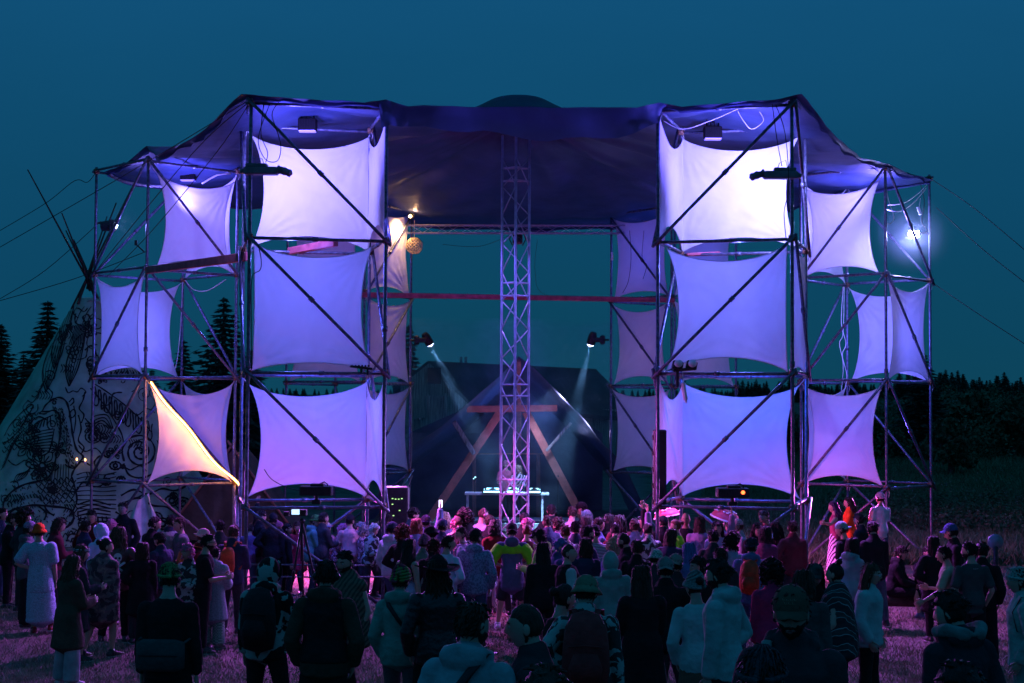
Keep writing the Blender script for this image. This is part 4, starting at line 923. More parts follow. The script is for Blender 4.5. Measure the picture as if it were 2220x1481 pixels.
# LED strip light along the diagonal brace of the warm sail
a, b = corner('C', 0, 1), corner('C', 1, 0); nrm = Vector((math.sin(TW['C'][2]), -math.cos(TW['C'][2]), 0))
pts = []; 
for t in np.linspace(.02, 1.04, 22): pts.append(a.lerp(b, t) + nrm * .17 + Vector((0, 0, -.10 * math.sin(math.pi * min(t, 1)) - .05 - .05 * math.sin(t * 11))))
g = Geo(); g.tube([tuple(p - pts[0]) for p in pts], .016, 6); ch = Geo(); d_ = (b - a).normalized(); upn = (nrm.cross(d_)).normalized()
if upn.z < 0: upn = -upn
ch.v = []; V = []
for p in pts: q = p - pts[0]; V += [tuple(q + upn * .02 - nrm * .13), tuple(q + upn * .024 + nrm * .03)]
ch.add(V, [(2 * i, 2 * i + 2, 2 * i + 3, 2 * i + 1) for i in range(len(pts) - 1)])
o = build('strip_light', g, emat('warm_strip', (1, .30, .05), 50), None, True, loc=tuple(pts[0])); tag(o, 'glowing warm LED strip run down the brace in front of the orange-lit sail', 'strip light')
build('strip_shield', ch, M_steel, o)  # added flap that keeps the strip's light off the upper half
for t in (.22, .42, .6, .78): q = a.lerp(b, t) + nrm * .34 - upn * .32; lamp('strip_fill', 'POINT', q, 9, (1, .33, .07), None, .05)  # added points off the strip, widen its warm light on the sail
# warm work lamp in the rear tower
p = at(892, 468, 45.1); g = Geo(); g.box((0, 0, 0), (.16, .12, .12), None, 0, .01); g.ell((-.03, -.05, -.02), (.05, .03, .045), 6, m=1); g.tube([(0, 0, .06), (0, .05, .2)], .012, 5)
fx('work_lamp', 'stage light', 'small warm work lamp at the top of the rear tower post above the globe', g, [M_black, emat('warm_bulb', (1, .62, .28), 25)], p)
lamp('work_lamp_light', 'SPOT', p + Vector((-.10, -.35, -.1)), 240, (1, .55, .24), p + Vector((-1.4, .0, -2.6)), .06, 120, .9)
lamp('work_lamp_spill', 'POINT', p + Vector((.12, -.3, .12)), 28, (1, .5, .2), None, .06)

# ---- lamps fitted inside the towers
def inside(T, u, v, l):   # u along bars, v depth
    a, b, d = corner(T, 0, l), corner(T, 1, l), corner(T, 3, l); return a + (b - a) * u + (d - a) * v
def c_of(T, l): return inside(T, .5, 1.0, l)
for loc_, tg_, pw, col, sp_ in ((inside('A', .10, .22, 2.5), c_of('A', 2.38), 1100, (.26, .22, 1), 112), (inside('B', .90, .22, 2.5), c_of('B', 2.42), 1500, (.28, .26, 1), 112),
                      (at(667, 281, 31.35), inside('A', .5, .95, 2.3), 420, (.26, .20, 1), 150), (at(1545, 298, 31.85), inside('B', .5, .95, 2.3), 520, (.27, .24, 1), 150),
                      (inside('A', .5, .02, .98), inside('A', .6, 1, .45), 620, (.08, .11, 1), 140), (inside('B', .5, .02, .95), inside('B', .5, 1, .45), 560, (.03, .12, 1), 140),
                      (inside('A', .35, .8, 1.9), inside('A', .45, 0, 1.4), 620, (.12, .135, 1), 150), (inside('B', .5, .8, 1.9), inside('B', .4, 0, 1.45), 660, (.13, .145, 1), 150)):
    lamp('tower_light', 'SPOT', loc_, pw, col, tg_, .02 if sp_ == 112 else .05, 125 if sp_ == 112 else sp_, 1)
for T, l, pw, col, s_, t_ in (('C', 2.5, 430, (.22, .17, 1), (.4, .95), (.7, 0)), ('C', 1.5, 420, (.13, .14, 1), (.9, .3), (.1, .6)), ('C', .45, 150, (.10, .08, 1), (.45, .8), (.6, 0)), ('C', .5, 40, (.10, .09, 1), (.3, .3), (1, .6)), ('C', 2.5, 120, (.2, .15, 1), (.3, .4), (1, .6)),
                      ('D', 2.5, 560, (.22, .17, 1), (.85, .55), (.1, .4)), ('D', 1.5, 440, (.13, .13, 1), (.1, .45), (.95, .45)), ('D', .45, 300, (.13, .09, 1), (.85, .55), (.1, .4))):
    lamp('tower_light', 'SPOT', inside(T, *s_, l), pw, col, inside(T, *t_, l - .1), .08, 165, 1)
for T, l, pw, col in (('E', 2.5, 50, (.2, .12, 1)), ('E', 1.4, 24, (.4, .2, .7)), ('E', .5, 24, (.03, .12, 1)), ('F', 2.5, 80, (.10, .10, 1)), ('F', 1.4, 30, (.35, .2, .8)), ('F', .5, 34, (.12, .13, .9))):
    lamp('tower_light', 'POINT', inside(T, .5, .45, l), pw, col, None, .06)
# washes over canopy and crowd, hung on the tower tops
for T in 'ABCD':
    cc = inside(T, .3 if T != 'B' else .7, .12, 2.6); lamp('canopy_wash', 'SPOT', cc, 1100 if T in 'AB' else 700, (.15, .12, 1), cc + Vector((-cc.x * .25, 1.8, 2.2)), .08, 150, 1)
for s_ in (-1, 1): lamp('canopy_wash', 'SPOT', inside('A' if s_ < 0 else 'B', 1.05 if s_ < 0 else -.05, -.25, 2.55), 120, (.16, .13, 1), (0, 29.5, 9.0), .2, 75, 1)  # added spots before the towers, brighten the front flap
# bare wash spots round the towers, no fixtures built, shining over the heads
def low(T, u, v, dz=-.12): p = inside(T, u, v, 0); return p + Vector((0, 0, dz))
for T, u, v, l, tgt, pw, col in (('A', .98, 1.12, .9, (1.3, 35.2, 0), 3000, MAG), ('A', .4, 1.12, .9, (-4.2, 35, 0), 2000, (1, .12, .7)), ('B', .25, 1.12, .9, (.2, 34.5, 0), 1700, (.8, .14, 1)), ('B', .6, 1.12, .9, (4.6, 35.5, 0), 2300, MAG),
                        ('C', 1.05, -.1, -.12, (-5.6, 31.5, .2), 600, (.9, .1, .8)), ('D', -.1, .2, .06, (6.6, 33.0, .2), 560, (.9, .12, .85)), ('E', .5, -.08, .6, (-1.8, 39.5, 0), 1500, (.75, .2, 1)), ('F', .5, -.08, .6, (2.0, 39.8, 0), 1500, (.45, .28, 1))):
    lamp('crowd_wash', 'SPOT', inside(T, u, v + (.2 if v > 1 else 0), l - .12), pw * 3.0, col, tgt, .025, 74, 1)
for T, u, v, l, tgt, pw, col in (('A', .05, -.12, .95, (-7.0, 23, 0), 1500, (.55, .12, 1)), ('A', .7, -.12, .95, (-1.5, 23, 0), 1100, (.55, .12, 1)), ('B', .95, -.12, .95, (8.0, 23, 0), 1900, (.50, .12, 1)), ('B', .3, -.12, .95, (1.5, 23, 0), 1000, (.55, .12, 1)), ('D', .4, -.12, .0, (9, 28, 0), 700, (.55, .12, 1)), ('C', -.05, -.2, .0, (-8.5, 26, 0), 600, (.55, .12, 1))):
    lamp('field_wash', 'SPOT', inside(T, u, v, l), pw * 1.35, col, tgt, .025, 92, .9)
for T, u, l_, tgt, pw, col in (('A', 1.05, .55, (2.5, 29.5, .6), 1500, MAG), ('A', 1.05, .3, (.5, 27.0, .6), 700, (.9, .12, .9)), ('B', -.05, .5, (-1.5, 30, .6), 1100, (.45, .2, 1)), ('B', -.05, .3, (1.0, 27.0, .6), 500, (.5, .2, 1)), ('B', 1.2, .35, (7.5, 28.5, .3), 500, (.8, .14, 1))):
    lamp('post_wash', 'SPOT', inside(T, u, -.1, l_), pw, col, tgt, .025, 95, 1)
lamp('dance_floor_fill', 'SPOT', (.06, 33.2, 8.7), 2600, (.42, .18, 1), (0, 32.5, 0), .2, 88, .9)  # added spot under the canopy behind the mast, brightens the crowd below
lamp('mast_fill', 'SPOT', inside('A', 1.02, .0, 2.2), 700, (.16, .12, 1), (.06, 31.2, 4.5), .2, 90, .9)  # added pair of tower spots that brighten the mast
lamp('mast_fill', 'SPOT', inside('B', -.02, .0, 1.9), 420, (.2, .12, 1), (.06, 31.2, 4.5), .2, 90, .9)
lamp('tent_fill', 'SPOT', (1.2, 47.0, 4.3), 480, (.38, .55, 1), (.1, 47.9, 1.2), .1, 70, .8)  # added spot that brightens the DJs and their desk
lamp('tent_fill', 'SPOT', (1.5, 50.5, 3.6), 420, (.10, .26, 1), (-2.5, 50, 2.2), .2, 140, .8)  # added fills inside the tent, turn its cloth blue
lamp('tent_fill', 'SPOT', (-1.2, 50.5, 3.6), 260, (.08, .24, 1), (2.8, 52, 2.0), .2, 130, .8)
lamp('tent_front_fill', 'SPOT', (0, 44.6, 8.4), 1100, (.16, .16, 1), (0, 47.6, 3.0), .1, 52, .9)  # added spot from under the canopy, brightens the tent front
lamp('tent_accent', 'SPOT', (1.25, 47.75, 3.75), 130, (.5, .5, 1), (1.7, 47.45, 4.1), .05, 110, .8)  # added spots close under the tent slope, make its bright streak
lamp('tent_accent', 'SPOT', (1.95, 47.75, 2.95), 130, (.5, .5, 1), (2.4, 47.45, 3.3), .05, 110, .8)
lamp('tent_accent', 'SPOT', (.2, 46.6, 1.5), 120, (.6, .35, 1), (.1, 48.2, 4.0), .1, 90, .8)  # added spot from below, brightens the cross beam
# ---- smoke drifting in the beams (real volume)
sm_ = bpy.data.materials.new('thin_smoke'); sm_.use_nodes = True; t = sm_.node_tree; t.nodes.clear(); pv = t.nodes.new('ShaderNodeVolumePrincipled'); oo = t.nodes.new('ShaderNodeOutputMaterial')
pv.inputs['Color'].default_value = (.7, .85, 1, 1); pv.inputs['Density'].default_value = .03; pv.inputs['Anisotropy'].default_value = .2
nz = t.nodes.new('ShaderNodeTexNoise'); nz.inputs['Scale'].default_value = .9; nz.inputs['Detail'].default_value = 3; nz.inputs['Distortion'].default_value = 1.2; tcn = t.nodes.new('ShaderNodeTexCoord'); t.links.new(tcn.outputs['Object'], nz.inputs['Vector'])
mrn = t.nodes.new('ShaderNodeMapRange'); mrn.inputs[1].default_value = .42; mrn.inputs[2].default_value = .68; mrn.inputs[3].default_value = .008; mrn.inputs[4].default_value = .07; t.links.new(nz.outputs[0], mrn.inputs[0]); t.links.new(mrn.outputs[0], pv.inputs['Density'])
t.links.new(pv.outputs[0], oo.inputs['Volume'])
g = Geo(); g.box((0, 47.6, 3.4), (7.6, 5.6, 5.6)); tag(build('smoke', g, sm_), 'thin stage smoke catching the two spotlight beams over the tent', None, None, 'stuff')
for nm_, c_, r_, pw_, lb_ in (('glow_haze', at(1981, 508, 38.2), 1.1, 130, 'haze ball added for the glow round the bright floodlight'), ('glow_haze', at(262, 492, 39.4), .8, 45, 'haze ball added for the blue glow in front of the par lamp by the teepee')):  # haze balls put in so these two lamps show a glow
    g = Geo(); g.ell((0, 0, 0), (r_,) * 3, 14); mm_ = bpy.data.materials.new('haze'); mm_.use_nodes = True; t = mm_.node_tree; t.nodes.clear(); pv = t.nodes.new('ShaderNodeVolumePrincipled'); oo = t.nodes.new('ShaderNodeOutputMaterial')
    tcn = t.nodes.new('ShaderNodeTexCoord'); ln = t.nodes.new('ShaderNodeVectorMath'); ln.operation = 'LENGTH'; mrn = t.nodes.new('ShaderNodeMapRange'); mrn.interpolation_type = 'SMOOTHERSTEP'; mrn.inputs[1].default_value = r_; mrn.inputs[2].default_value = 0; mrn.inputs[4].default_value = .13
    t.links.new(tcn.outputs['Object'], ln.inputs[0]); t.links.new(ln.outputs['Value'], mrn.inputs[0]); t.links.new(mrn.outputs[0], pv.inputs['Density']); pv.inputs['Color'].default_value = (.7, .8, 1, 1)
    t.links.new(pv.outputs[0], oo.inputs['Volume']); tag(build(nm_, g, mm_, None, True, loc=tuple(c_)), lb_, None, None, 'stuff')
    lamp('flood_lens_light', 'POINT', c_ + (Vector((0, .25, 0)) if r_ > 1 else Vector((-.05, 0, 0))), pw_, (.30, .36, 1), None, .08) if r_ > 1 else lamp('par_beam', 'SPOT', at(246, 490, 39.55), 500, (.2, .4, 1), at(420, 640, 37.5), .05, 50, .8)  # flood point light sits inside its haze ball to make it glow

# ================================================================ ROPES AND CABLES
def rope(px, label, Y=None, r=.009, name='rope', cat='rope', m=None, group=None):
    pts = [at(*p) if len(p) == 3 else at(p[0], p[1], Y) for p in px]; Q = []
    for i in range(len(pts) - 1):
        p0, p1, p2, p3 = pts[max(i - 1, 0)], pts[i], pts[i + 1], pts[min(i + 2, len(pts) - 1)]
        for t in np.linspace(0, 1, 6, endpoint=False): Q.append(.5 * (2 * p1 + (p2 - p0) * t + (2 * p0 - 5 * p1 + 4 * p2 - p3) * t * t + (3 * p1 - p0 - 3 * p2 + p3) * t ** 3))
    Q.append(pts[-1]); g = Geo(); g.tube([tuple(q - pts[0]) for q in Q], r, 5); o = build(name, g, m or M_cable, None, True, loc=tuple(pts[0])); tag(o, label, cat, group); return o
rope([(532, 222, 29.3), (330, 345, 33), (0, 536, 39)], 'thin guy rope falling from the front tower top past the teepee poles')
rope([(218, 480, 38.3), (100, 585, 39), (0, 648, 40)], 'thick guy rope falling from the lamp post of the outer tower to the picture edge')
rope([(318, 545, 36.5), (160, 605, 37.4), (0, 652, 38.3)], 'lower guy rope running almost level past the teepee top')
rope([(213, 366, 38.3), (190, 395, 38.6), (162, 392, 39), (100, 440, 40), (0, 500, 42)], 'very thin slack line from the outer tower top above the teepee')
rope([(535, 225, 29.3), (420, 330, 31), (230, 560, 34), (205, 598, 36)], 'rigging line from the front tower corner down across the outer tower')
rope([(538, 228, 29.3), (470, 330, 30.5), (330, 500, 33.8), (232, 600, 37)], 'second rigging line beside it, crossing the tall pale sail')
rope([(2024, 615, 38.6), (2120, 680, 37.5), (2225, 748, 36.5)], 'guy rope falling from the meadow-side outer tower to the picture edge')
rope([(2030, 450, 38.6), (2130, 540, 37.5), (2225, 615, 36.5)], 'thin guy line from the upper part of the meadow-side outer tower')
rope([(2014, 385, 38.6), (2110, 450, 38), (2225, 545, 37)], 'topmost faint guy line leaving the canopy corner over the meadow')
rope([(1722, 222, 29.2), (1800, 300, 33), (1905, 372, 36.9)], 'rope along the canopy edge between the two meadow-side towers')
rope([(585, 225), (560, 300), (575, 345), (602, 348), (608, 310), (590, 250), (604, 222)], 'long loop of black cable hanging over the top of the near-white sail', 29.0, .008, 'cable', 'cable')
rope([(572, 225), (566, 290), (580, 330), (576, 352)], 'black cable dropping to the projector on the teepee-side front tower', 29.0, .008, 'cable', 'cable')
rope([(560, 532), (566, 562), (564, 585), (546, 605), (545, 700), (546, 798)], 'black cable hugging the post beside the blue-violet middle sail', 29.0, .009, 'cable', 'cable')
rope([(573, 1018), (590, 1040), (625, 1058), (655, 1064)], 'black cable swinging across the lilac bottom sail to the projector', 29.0, .008, 'cable', 'cable')
rope([(1674, 225), (1684, 300), (1695, 360)], 'black cable dropping to the projector beside the brightest sail', 28.9, .008, 'cable', 'cable')
rope([(1682, 228), (1702, 290), (1710, 400), (1700, 460), (1704, 515)], 'black cable trailing down the edge of the brightest sail', 28.9, .008, 'cable', 'cable')
rope([(1599, 240), (1612, 262), (1630, 280), (1655, 262), (1645, 240)], 'loop of pale cable beneath the canopy over the brightest sail', 30.5, .007, 'cable', 'cable', M_cord)
rope([(1438, 262), (1480, 280), (1540, 262), (1600, 236)], 'pale rope slung under the canopy at the top of the meadow-side front tower', 30.5, .008, 'rope', 'rope', M_cord)
rope([(1922, 455), (1950, 458), (1980, 440), (2008, 408)], 'slack pale cable sagging between the tops of the floodlit outer tower', 38, .010, 'cable', 'cable', M_cord)
rope([(1925, 445), (1960, 440), (1990, 420), (2010, 400)], 'second slack cable just above it on the floodlit outer tower', 38, .008, 'cable', 'cable', M_cord)
rope([(1920, 385), (1925, 430), (1938, 470), (1930, 485), (1918, 482)], 'white cable loop hanging by the front post of the floodlit outer tower', 37, .009, 'cable', 'cable', M_cord)
rope([(1996, 400), (2004, 440), (1998, 480), (2010, 500), (1995, 505)], 'tangled black cable above the bright floodlight', 38.3, .009, 'cable', 'cable')
rope([(1828, 622), (1824, 700), (1834, 745), (1826, 770), (1836, 815), (1830, 850)], 'white cable tumbling down the rear post of the meadow-side outer tower', 39.8, .010, 'cable', 'cable', M_cord)
rope([(1830, 622), (1828, 720), (1820, 745), (1828, 790), (1824, 850)], 'second white cable beside it on the rear post', 39.8, .008, 'cable', 'cable', M_cord)
rope([(396, 612), (392, 700), (384, 780), (378, 802)], 'pale cord hanging from the rear post of the outer tower beside the teepee', 39.6, .010, 'rope', 'rope', M_cord)
rope([(402, 608), (420, 628), (450, 630), (490, 606)], 'pale cord looping under the tall pale sail of the outer tower', 38.8, .010, 'rope', 'rope', M_cord)
rope([(438, 398), (470, 380), (500, 376)], 'bunched pale sail rope above the tall pale sail', 37.6, .022, 'rope', 'rope', M_cord)
rope([(230, 372), (265, 392), (330, 403), (400, 404)], 'rolled edge rope under the canopy corner by the teepee', 38.4, .03, 'rope', 'rope', M_cord)
rope([(320, 830), (316, 900), (319, 980), (318, 1040)], 'thin pale cord beside the front post of the warm-lit sail', 36.2, .007, 'rope', 'rope', M_cord)
rope([(1365, 500), (1368, 560), (1362, 610), (1350, 635)], 'black cable hanging in front of the purple rear sail', 44.6, .008, 'cable', 'cable')
rope([(1396, 500), (1392, 560), (1402, 575), (1394, 605)], 'second black cable hanging in front of the purple rear sail', 44.6, .008, 'cable', 'cable')
rope([(960, 530), (1040, 534), (1110, 508)], 'thin drooping wire beside the truss mast', 44, .006, 'cable', 'cable')
rope([(1165, 520), (1160, 590), (1185, 640), (1330, 650)], 'thin wire running from the truss mast down to the rear red beam', 44, .005, 'cable', 'cable')
rope([(895, 1030), (885, 1055), (878, 1075), (870, 1100)], 'pale cord dangling from the rear tower by the barn gable', 45, .009, 'rope', 'rope', M_cord)
rope([(890, 840), (892, 900), (893, 980), (890, 1015)], 'pale cord running down the rear post by the barn gable', 45.2, .007, 'rope', 'rope', M_cord)
p = at(1993, 457, 38.3); g = Geo(); g.box((0, 0, 0), (.07, .05, .2), Matrix.Rotation(-.3, 3, 'Y'), 0, .01); g.tube([(0, 0, .1), (.03, 0, .3)], .007, 4)
fx('lamp_driver', 'cable box', 'white box dangling on a cable above the bright floodlight', g, M_white, p)
for (a_, b_, Yd, lab) in ((304, 538, 37, 'thin black antenna bar clamped on a brace of the outer tower beside the teepee'),):
    p = at(a_, b_, Yd); g = Geo(); g.box((0, 0, 0), (.28, .03, .03), Matrix.Rotation(.75, 3, 'Y'), 0); g.box((-.1, 0, .12), (.06, .04, .12)); fx('clamp_bar', 'clamp', lab, g, M_blackm, p)
g = Geo(); g.tube([(0, 0, .1), (.0, 0, 0), (0, 0, -.12)], .03, 8); fx('cable_connector', 'cable connector', 'pale cable connector on the inner post of the tent-side rear tower', g, M_white, at(1327, 555, 44.9))

# ================================================================ OTHER THINGS ON THE FIELD
def tripod():
    p = atz(655, 1105, 1.95); o = empty('camera_tripod', (p.x, p.y, 0)); tag(o, 'black camera tripod holding a video camera among the crowd at the front tower', 'tripod')
    for a in (-2.1, -.2, 1.6): g = Geo(); g.tube([(0, 0, 1.72), (.16 * math.cos(a), .16 * math.sin(a), 1.1), (.42 * math.cos(a), .42 * math.sin(a), .02)], [.024, .02, .012], 6); g.tube([(.2 * math.cos(a), .2 * math.sin(a), .95), (.22 * math.cos(a), .22 * math.sin(a), .88)], .028, 6); build('leg', g, M_blackm, o, True)
    g = Geo(); g.tube([(0, 0, 1.1), (0, 0, 1.8)], .02, 6); g.ell((0, 0, 1.76), (.05, .05, .05), 6); build('head', g, M_blackm, o, True)
    g = Geo(); g.box((0, 0, 1.9), (.16, .2, .1), None, 0, .01); g.box((-.09, -.14, 1.92), (.15, .012, .1), None, 0); g.box((-.09, -.148, 1.92), (.13, .004, .085), None, 1); g.tube([(0, .1, 1.9), (0, .2, 1.9)], .04, 10); g.box((-.26, 0, 1.88), (.09, .08, .07), None, 0)
    v = build('video_camera', g, [M_black, emat('camera_screen', (.5, .8, 1), 1.6)], None, loc=(p.x, p.y, 0)); tag(v, 'video camera with a lit flip-out screen on the tripod', 'video camera')
tripod()
def pallet():
    p = atz(642, 1408, 0); o = empty('wooden_deck', (p.x, p.y, 0), .05); tag(o, 'low red-lit wooden deck with striped boards under the front tower', 'platform')
    for k in range(5): g = Geo(); g.box((0, .14 + k * .24, .34 + .09 * k * .6), (1.5, .2, .03), None, 0, .005); build('board', g, mat('red_painted_board', (.42, .03, .05), .6) if k % 2 else M_wood, o)
    for x in (-.65, 0, .65): g = Geo(); g.box((x, .6, .2), (.1, 1.2, .24)); build('bearer', g, M_darkwood, o)
    lamp('deck_light', 'SPOT', (p.x + .3, p.y + 1.5, 1.0), 22, (1, .08, .4), (p.x, p.y + .4, .2), .1, 100, .8)
pallet()
for i, (a, b, z, lab) in enumerate((((536, 1224), (790, 1226), 1, 'upper pink-lit rail of the steel barrier under the teepee-side front tower'), ((525, 1251), (850, 1251), 0, 'lower rail of the steel barrier under the teepee-side front tower'))):
    g = Geo(); P, Q = at(*a, 28.6), at(*b, 28.6); g.tube([(0, 0, 0), tuple((Q - P) / 2), tuple(Q - P)], .016, 6); tag(build('barrier_rail', g, M_steel, None, True, loc=tuple(P)), lab, 'rail')
def flag():
    p = at(318, 1060, 36.0); g = Geo(); n = 12; V = []
    for j in range(n + 1):
        for i in range(n + 1):
            u, v = i / n, j / n; x = -(.05 + u * (.25 + .75 * v) * (1 - .35 * math.sin(v * 3.1) * .5)) + .1 * v * (1 - u); V.append((x * 1.0 + .05, .12 * math.sin(u * 7 + v * 2), -.1 - v * (1.0 + .25 * math.sin(u * 9)) - .25 * u))
    g.add(V, [(j * 13 + i, j * 13 + i + 1, j * 13 + 14 + i, j * 13 + 13 + i) for j in range(n) for i in range(n)])
    V = [(.06 + .26 * (1 - abs(v * 2 - 1.2)) * u, .05 * math.sin(u * 6 + v * 5), -.05 - v * 1.15 - .1 * u) for v in np.linspace(0, 1, 9) for u in np.linspace(0, 1, 5)]
    g.add(V, [(j * 5 + i, j * 5 + i + 1, j * 5 + 6 + i, j * 5 + 5 + i) for j in range(8) for i in range(4)])
    o = build('flag', g, mat('pale_teal_flag', (.42, .55, .52), .8), None, True, loc=tuple(p)); tag(o, 'limp pale teal flag hanging at the front post of the outer tower by the teepee', 'flag')
flag()
def mushroom(px, py, r, lab, tilt, Y=None):
    p = at(px, py, Y); o = empty('mushroom_umbrella', tuple(p)); o.rotation_euler = (tilt * .3, tilt, 0); tag(o, lab, 'umbrella')
    g = Geo(); pr = [(1.0, -.06), (1.02, 0), (.9, .24), (.7, .42), (.4, .55), (.02, .6)]; V = [(r * a * math.cos(t), r * a * math.sin(t), r * b) for a, b in pr for t in np.linspace(0, 6.283, 20, endpoint=False)]
    g.add(V, [(j * 20 + i, j * 20 + (i + 1) % 20, j * 20 + 20 + (i + 1) % 20, j * 20 + 20 + i) for j in range(5) for i in range(20)]); build('cap', g, mat('mushroom_red', (.45, .06, .10), .5), o, True)
    g = Geo()
    for k in range(16):
        a = k * 2.4; b = .25 + .95 * ((k * .37) % 1); q = Vector((math.cos(a) * math.cos(b), math.sin(a) * math.cos(b), .58 * math.sin(b) + .03)) * r * 1.02; g.ell(q, (.11 * r, .11 * r, .05 * r), 6)
    build('white_dots', g, M_white, o, True)
    g = Geo(); g.tube([(0, 0, r * .5), (0, 0, -r * 1.6)], .015, 6); g.tube([(r * 1.02 * math.cos(t), r * 1.02 * math.sin(t), -.06 * r) for t in np.linspace(0, 6.283, 22)], .014 + .02 * r, 6); build('rim_and_handle', g, M_white, o, True)
mushroom(1573, 1124, .30, 'red mushroom umbrella with white dots held up in the crowd under the meadow-side front tower', .3, 32.5)
mushroom(1446, 1118, .27, 'second mushroom umbrella, paler, at the inner post of the meadow-side front tower', -.2, 33.5)
def bench():
    o = empty('log_bench', (6.95, 28.45, 0), -.1); tag(o, 'low log bench on the grass where a couple sits', 'bench')
    g = Geo(); g.tube([(-.9, 0, .30), (-.3, .01, .31), (.4, 0, .30), (.9, .02, .31)], [.10, .11, .105, .10], 12, dome=.05); build('seat', g, M_bark, o, True)
    for x in (-.6, .6): g = Geo(); g.tube([(x, -.2, .1), (x, .2, .1)], .10, 10, dome=.05); build('foot_log', g, M_bark, o, True)
bench()
p = atz(2158, 1158, 1.25); o = empty('sign_post', (p.x, p.y, 0)); tag(o, 'black post with a round pale disc on top at the edge of the field', 'sign post')
g = Geo(); g.tube([(0, 0, 0), (0, 0, 1.0)], .05, 8); build('post', g, M_black, o, True); g = Geo(); g.tube([(0, -.02, 1.1), (0, .02, 1.1)], .15, 18, dome=.1); build('disc', g, mat('grey_disc', (.25, .28, .32), .6), o, True)
# low brown tent behind the outer tower
o = empty('brown_tent', tuple(at(500, 1150, 43))); o.location.z = 0; g = Geo(); L_ = 1.5
n = 14; V = []
for j in range(n + 1):
    for i in range(n + 1):
        u, v = i / n * 2 - 1, j / n; V.append((u * L_ * 1.25, v * 2.4, 2.45 * (1 - abs(u)) ** .9 + .1 - .12 * math.sin(v * 3.14) + .03 * math.sin(u * 20)))
g.add(V, [(j * 15 + i, j * 15 + i + 1, j * 15 + 16 + i, j * 15 + 15 + i) for j in range(n) for i in range(n)])
g.add([(-L_ * 1.25, 0, .1), (0, .02, 2.5), (L_ * 1.25, 0, .1)], [(0, 1, 2)]); build('canvas', g, mat('brown_canvas', (.12, .08, .06), .9, 0, .3, 2, .4, 8), o, True)
for s in (-1, 1): g = Geo(); g.tube([(s * L_ * 1.3, -.05, 0), (-.1 * s, -.05, 2.75)], .035, 6); build('pole', g, M_wood, o, True)
tag(o, 'low brown canvas ridge tent between the teepee and the front tower', 'tent')
# ================================================================ PEOPLE BUILDER
def unit(v): v = np.array(v, float); return v / (np.linalg.norm(v) + 1e-9)
ARMS = {'down': ((.13, .02, -1), (.04, .16, -1)), 'front': ((.12, .30, -1), (-.40, .9, .12)), 'phone': ((.25, .45, -.8), (-.35, .55, .9)), 'raise': ((.30, .15, .95), (.02, .10, 1)),
        'hip': ((.62, -.22, -.85), (-.75, .30, -.35)), 'pocket': ((.34, -.12, -1), (-.20, .42, -.85)), 'cross': ((.16, .34, -.95), (-1, .42, .12)), 'point': ((.75, .35, -.30), (.75, .45, .12)),
        'out': ((1, .10, -.25), (.9, .35, .15)), 'face': ((.22, .40, -.85), (-.42, .50, .95)), 'lap': ((.10, .45, -.9), (-.45, .85, -.30)), 'back': ((.25, -.45, -.95), (-.6, -.1, -.4)), 'strap': ((.28, .15, -.95), (-.5, .35, .95)), 'low': ((.30, .30, -.9), (.05, .75, -.45))}
LEGS = {'stand': ((.06, 0, -1), (.02, -.04, -1)), 'wide': ((.20, 0, -1), (.14, -.03, -1)), 'fwd': ((.05, .34, -1), (.02, -.08, -1)), 'rear': ((.05, -.22, -1), (.02, -.42, -1)), 'bent': ((.10, .30, -1), (.04, -.30, -1)),
        'sit': ((.16, 1, .02), (.02, .18, -1)), 'crouch': ((.25, 1, -.20), (.0, -.75, -.85))}
def skel(aL, aR, lL, lR, lean, fem):
    sw = .165 if fem else .185; K = {}; zp = .95
    lift = 0
    for side, lg in ((-1, lL), (1, lR)):
        th, sh = LEGS[lg]; hip = np.array((side * .088, 0, .90)); kn = hip + unit((th[0] * side, th[1], th[2])) * .42; an = kn + unit((sh[0] * side, sh[1], sh[2])) * .40
        K['leg', side] = [hip, kn, an]
    mz = min(K['leg', -1][2][2], K['leg', 1][2][2]) - .085
    for s in (-1, 1): K['leg', s] = [p - (0, 0, mz) for p in K['leg', s]]
    zp = .95 - mz; K['zp'] = zp
    c, s_ = math.cos(lean), math.sin(lean)
    def B(p):
        x, y, z = p; dz = z - zp
        if dz <= 0: return np.array((x, y, z))
        return np.array((x, y * c + dz * s_, zp + dz * c - y * s_ * .3))
    K['B'] = B
    for side, ar in ((-1, aL), (1, aR)):
        u_, f_ = ARMS[ar]; shd = B((side * sw, -.01, 1.345 - mz)); e_ = shd + unit((u_[0] * side, u_[1], u_[2])) * .285; w_ = e_ + unit((f_[0] * side, f_[1], f_[2])) * .25
        K['arm', side] = [shd, e_, w_]
    K['T'] = [(B((0, y, z - mz)), rx * (1.06 if fem and z < 1 else (.9 if fem and z > 1.3 else (.93 if fem else 1))), ry) for z, y, rx, ry in
              ((.84, 0, .145, .10), (.90, -.01, .168, .118), (.98, -.005, .160, .112), (1.08, .005, .138, .100), (1.20, .005, .150, .108), (1.31, 0, .172, .115), (1.375, -.005, .140, .092), (1.425, -.008, .092, .068), (1.47, -.005, .062, .062))]
    K['N'] = B((0, 0, 1.475 - mz)); K['mz'] = mz; K['lean'] = lean; return K
def torso(g, K, add, z0=None, z1=99, extra=()):
    T = [t for t in K['T']]
    if z0 is not None: T = [t for i, t in enumerate(T) if z0 <= i]
    T = [t for i, t in enumerate(T) if i + (z0 or 0) <= z1]
    g.tube([t[0] for t in list(extra) + T], [(t[1] + add, t[2] + add) for t in list(extra) + T], 16)
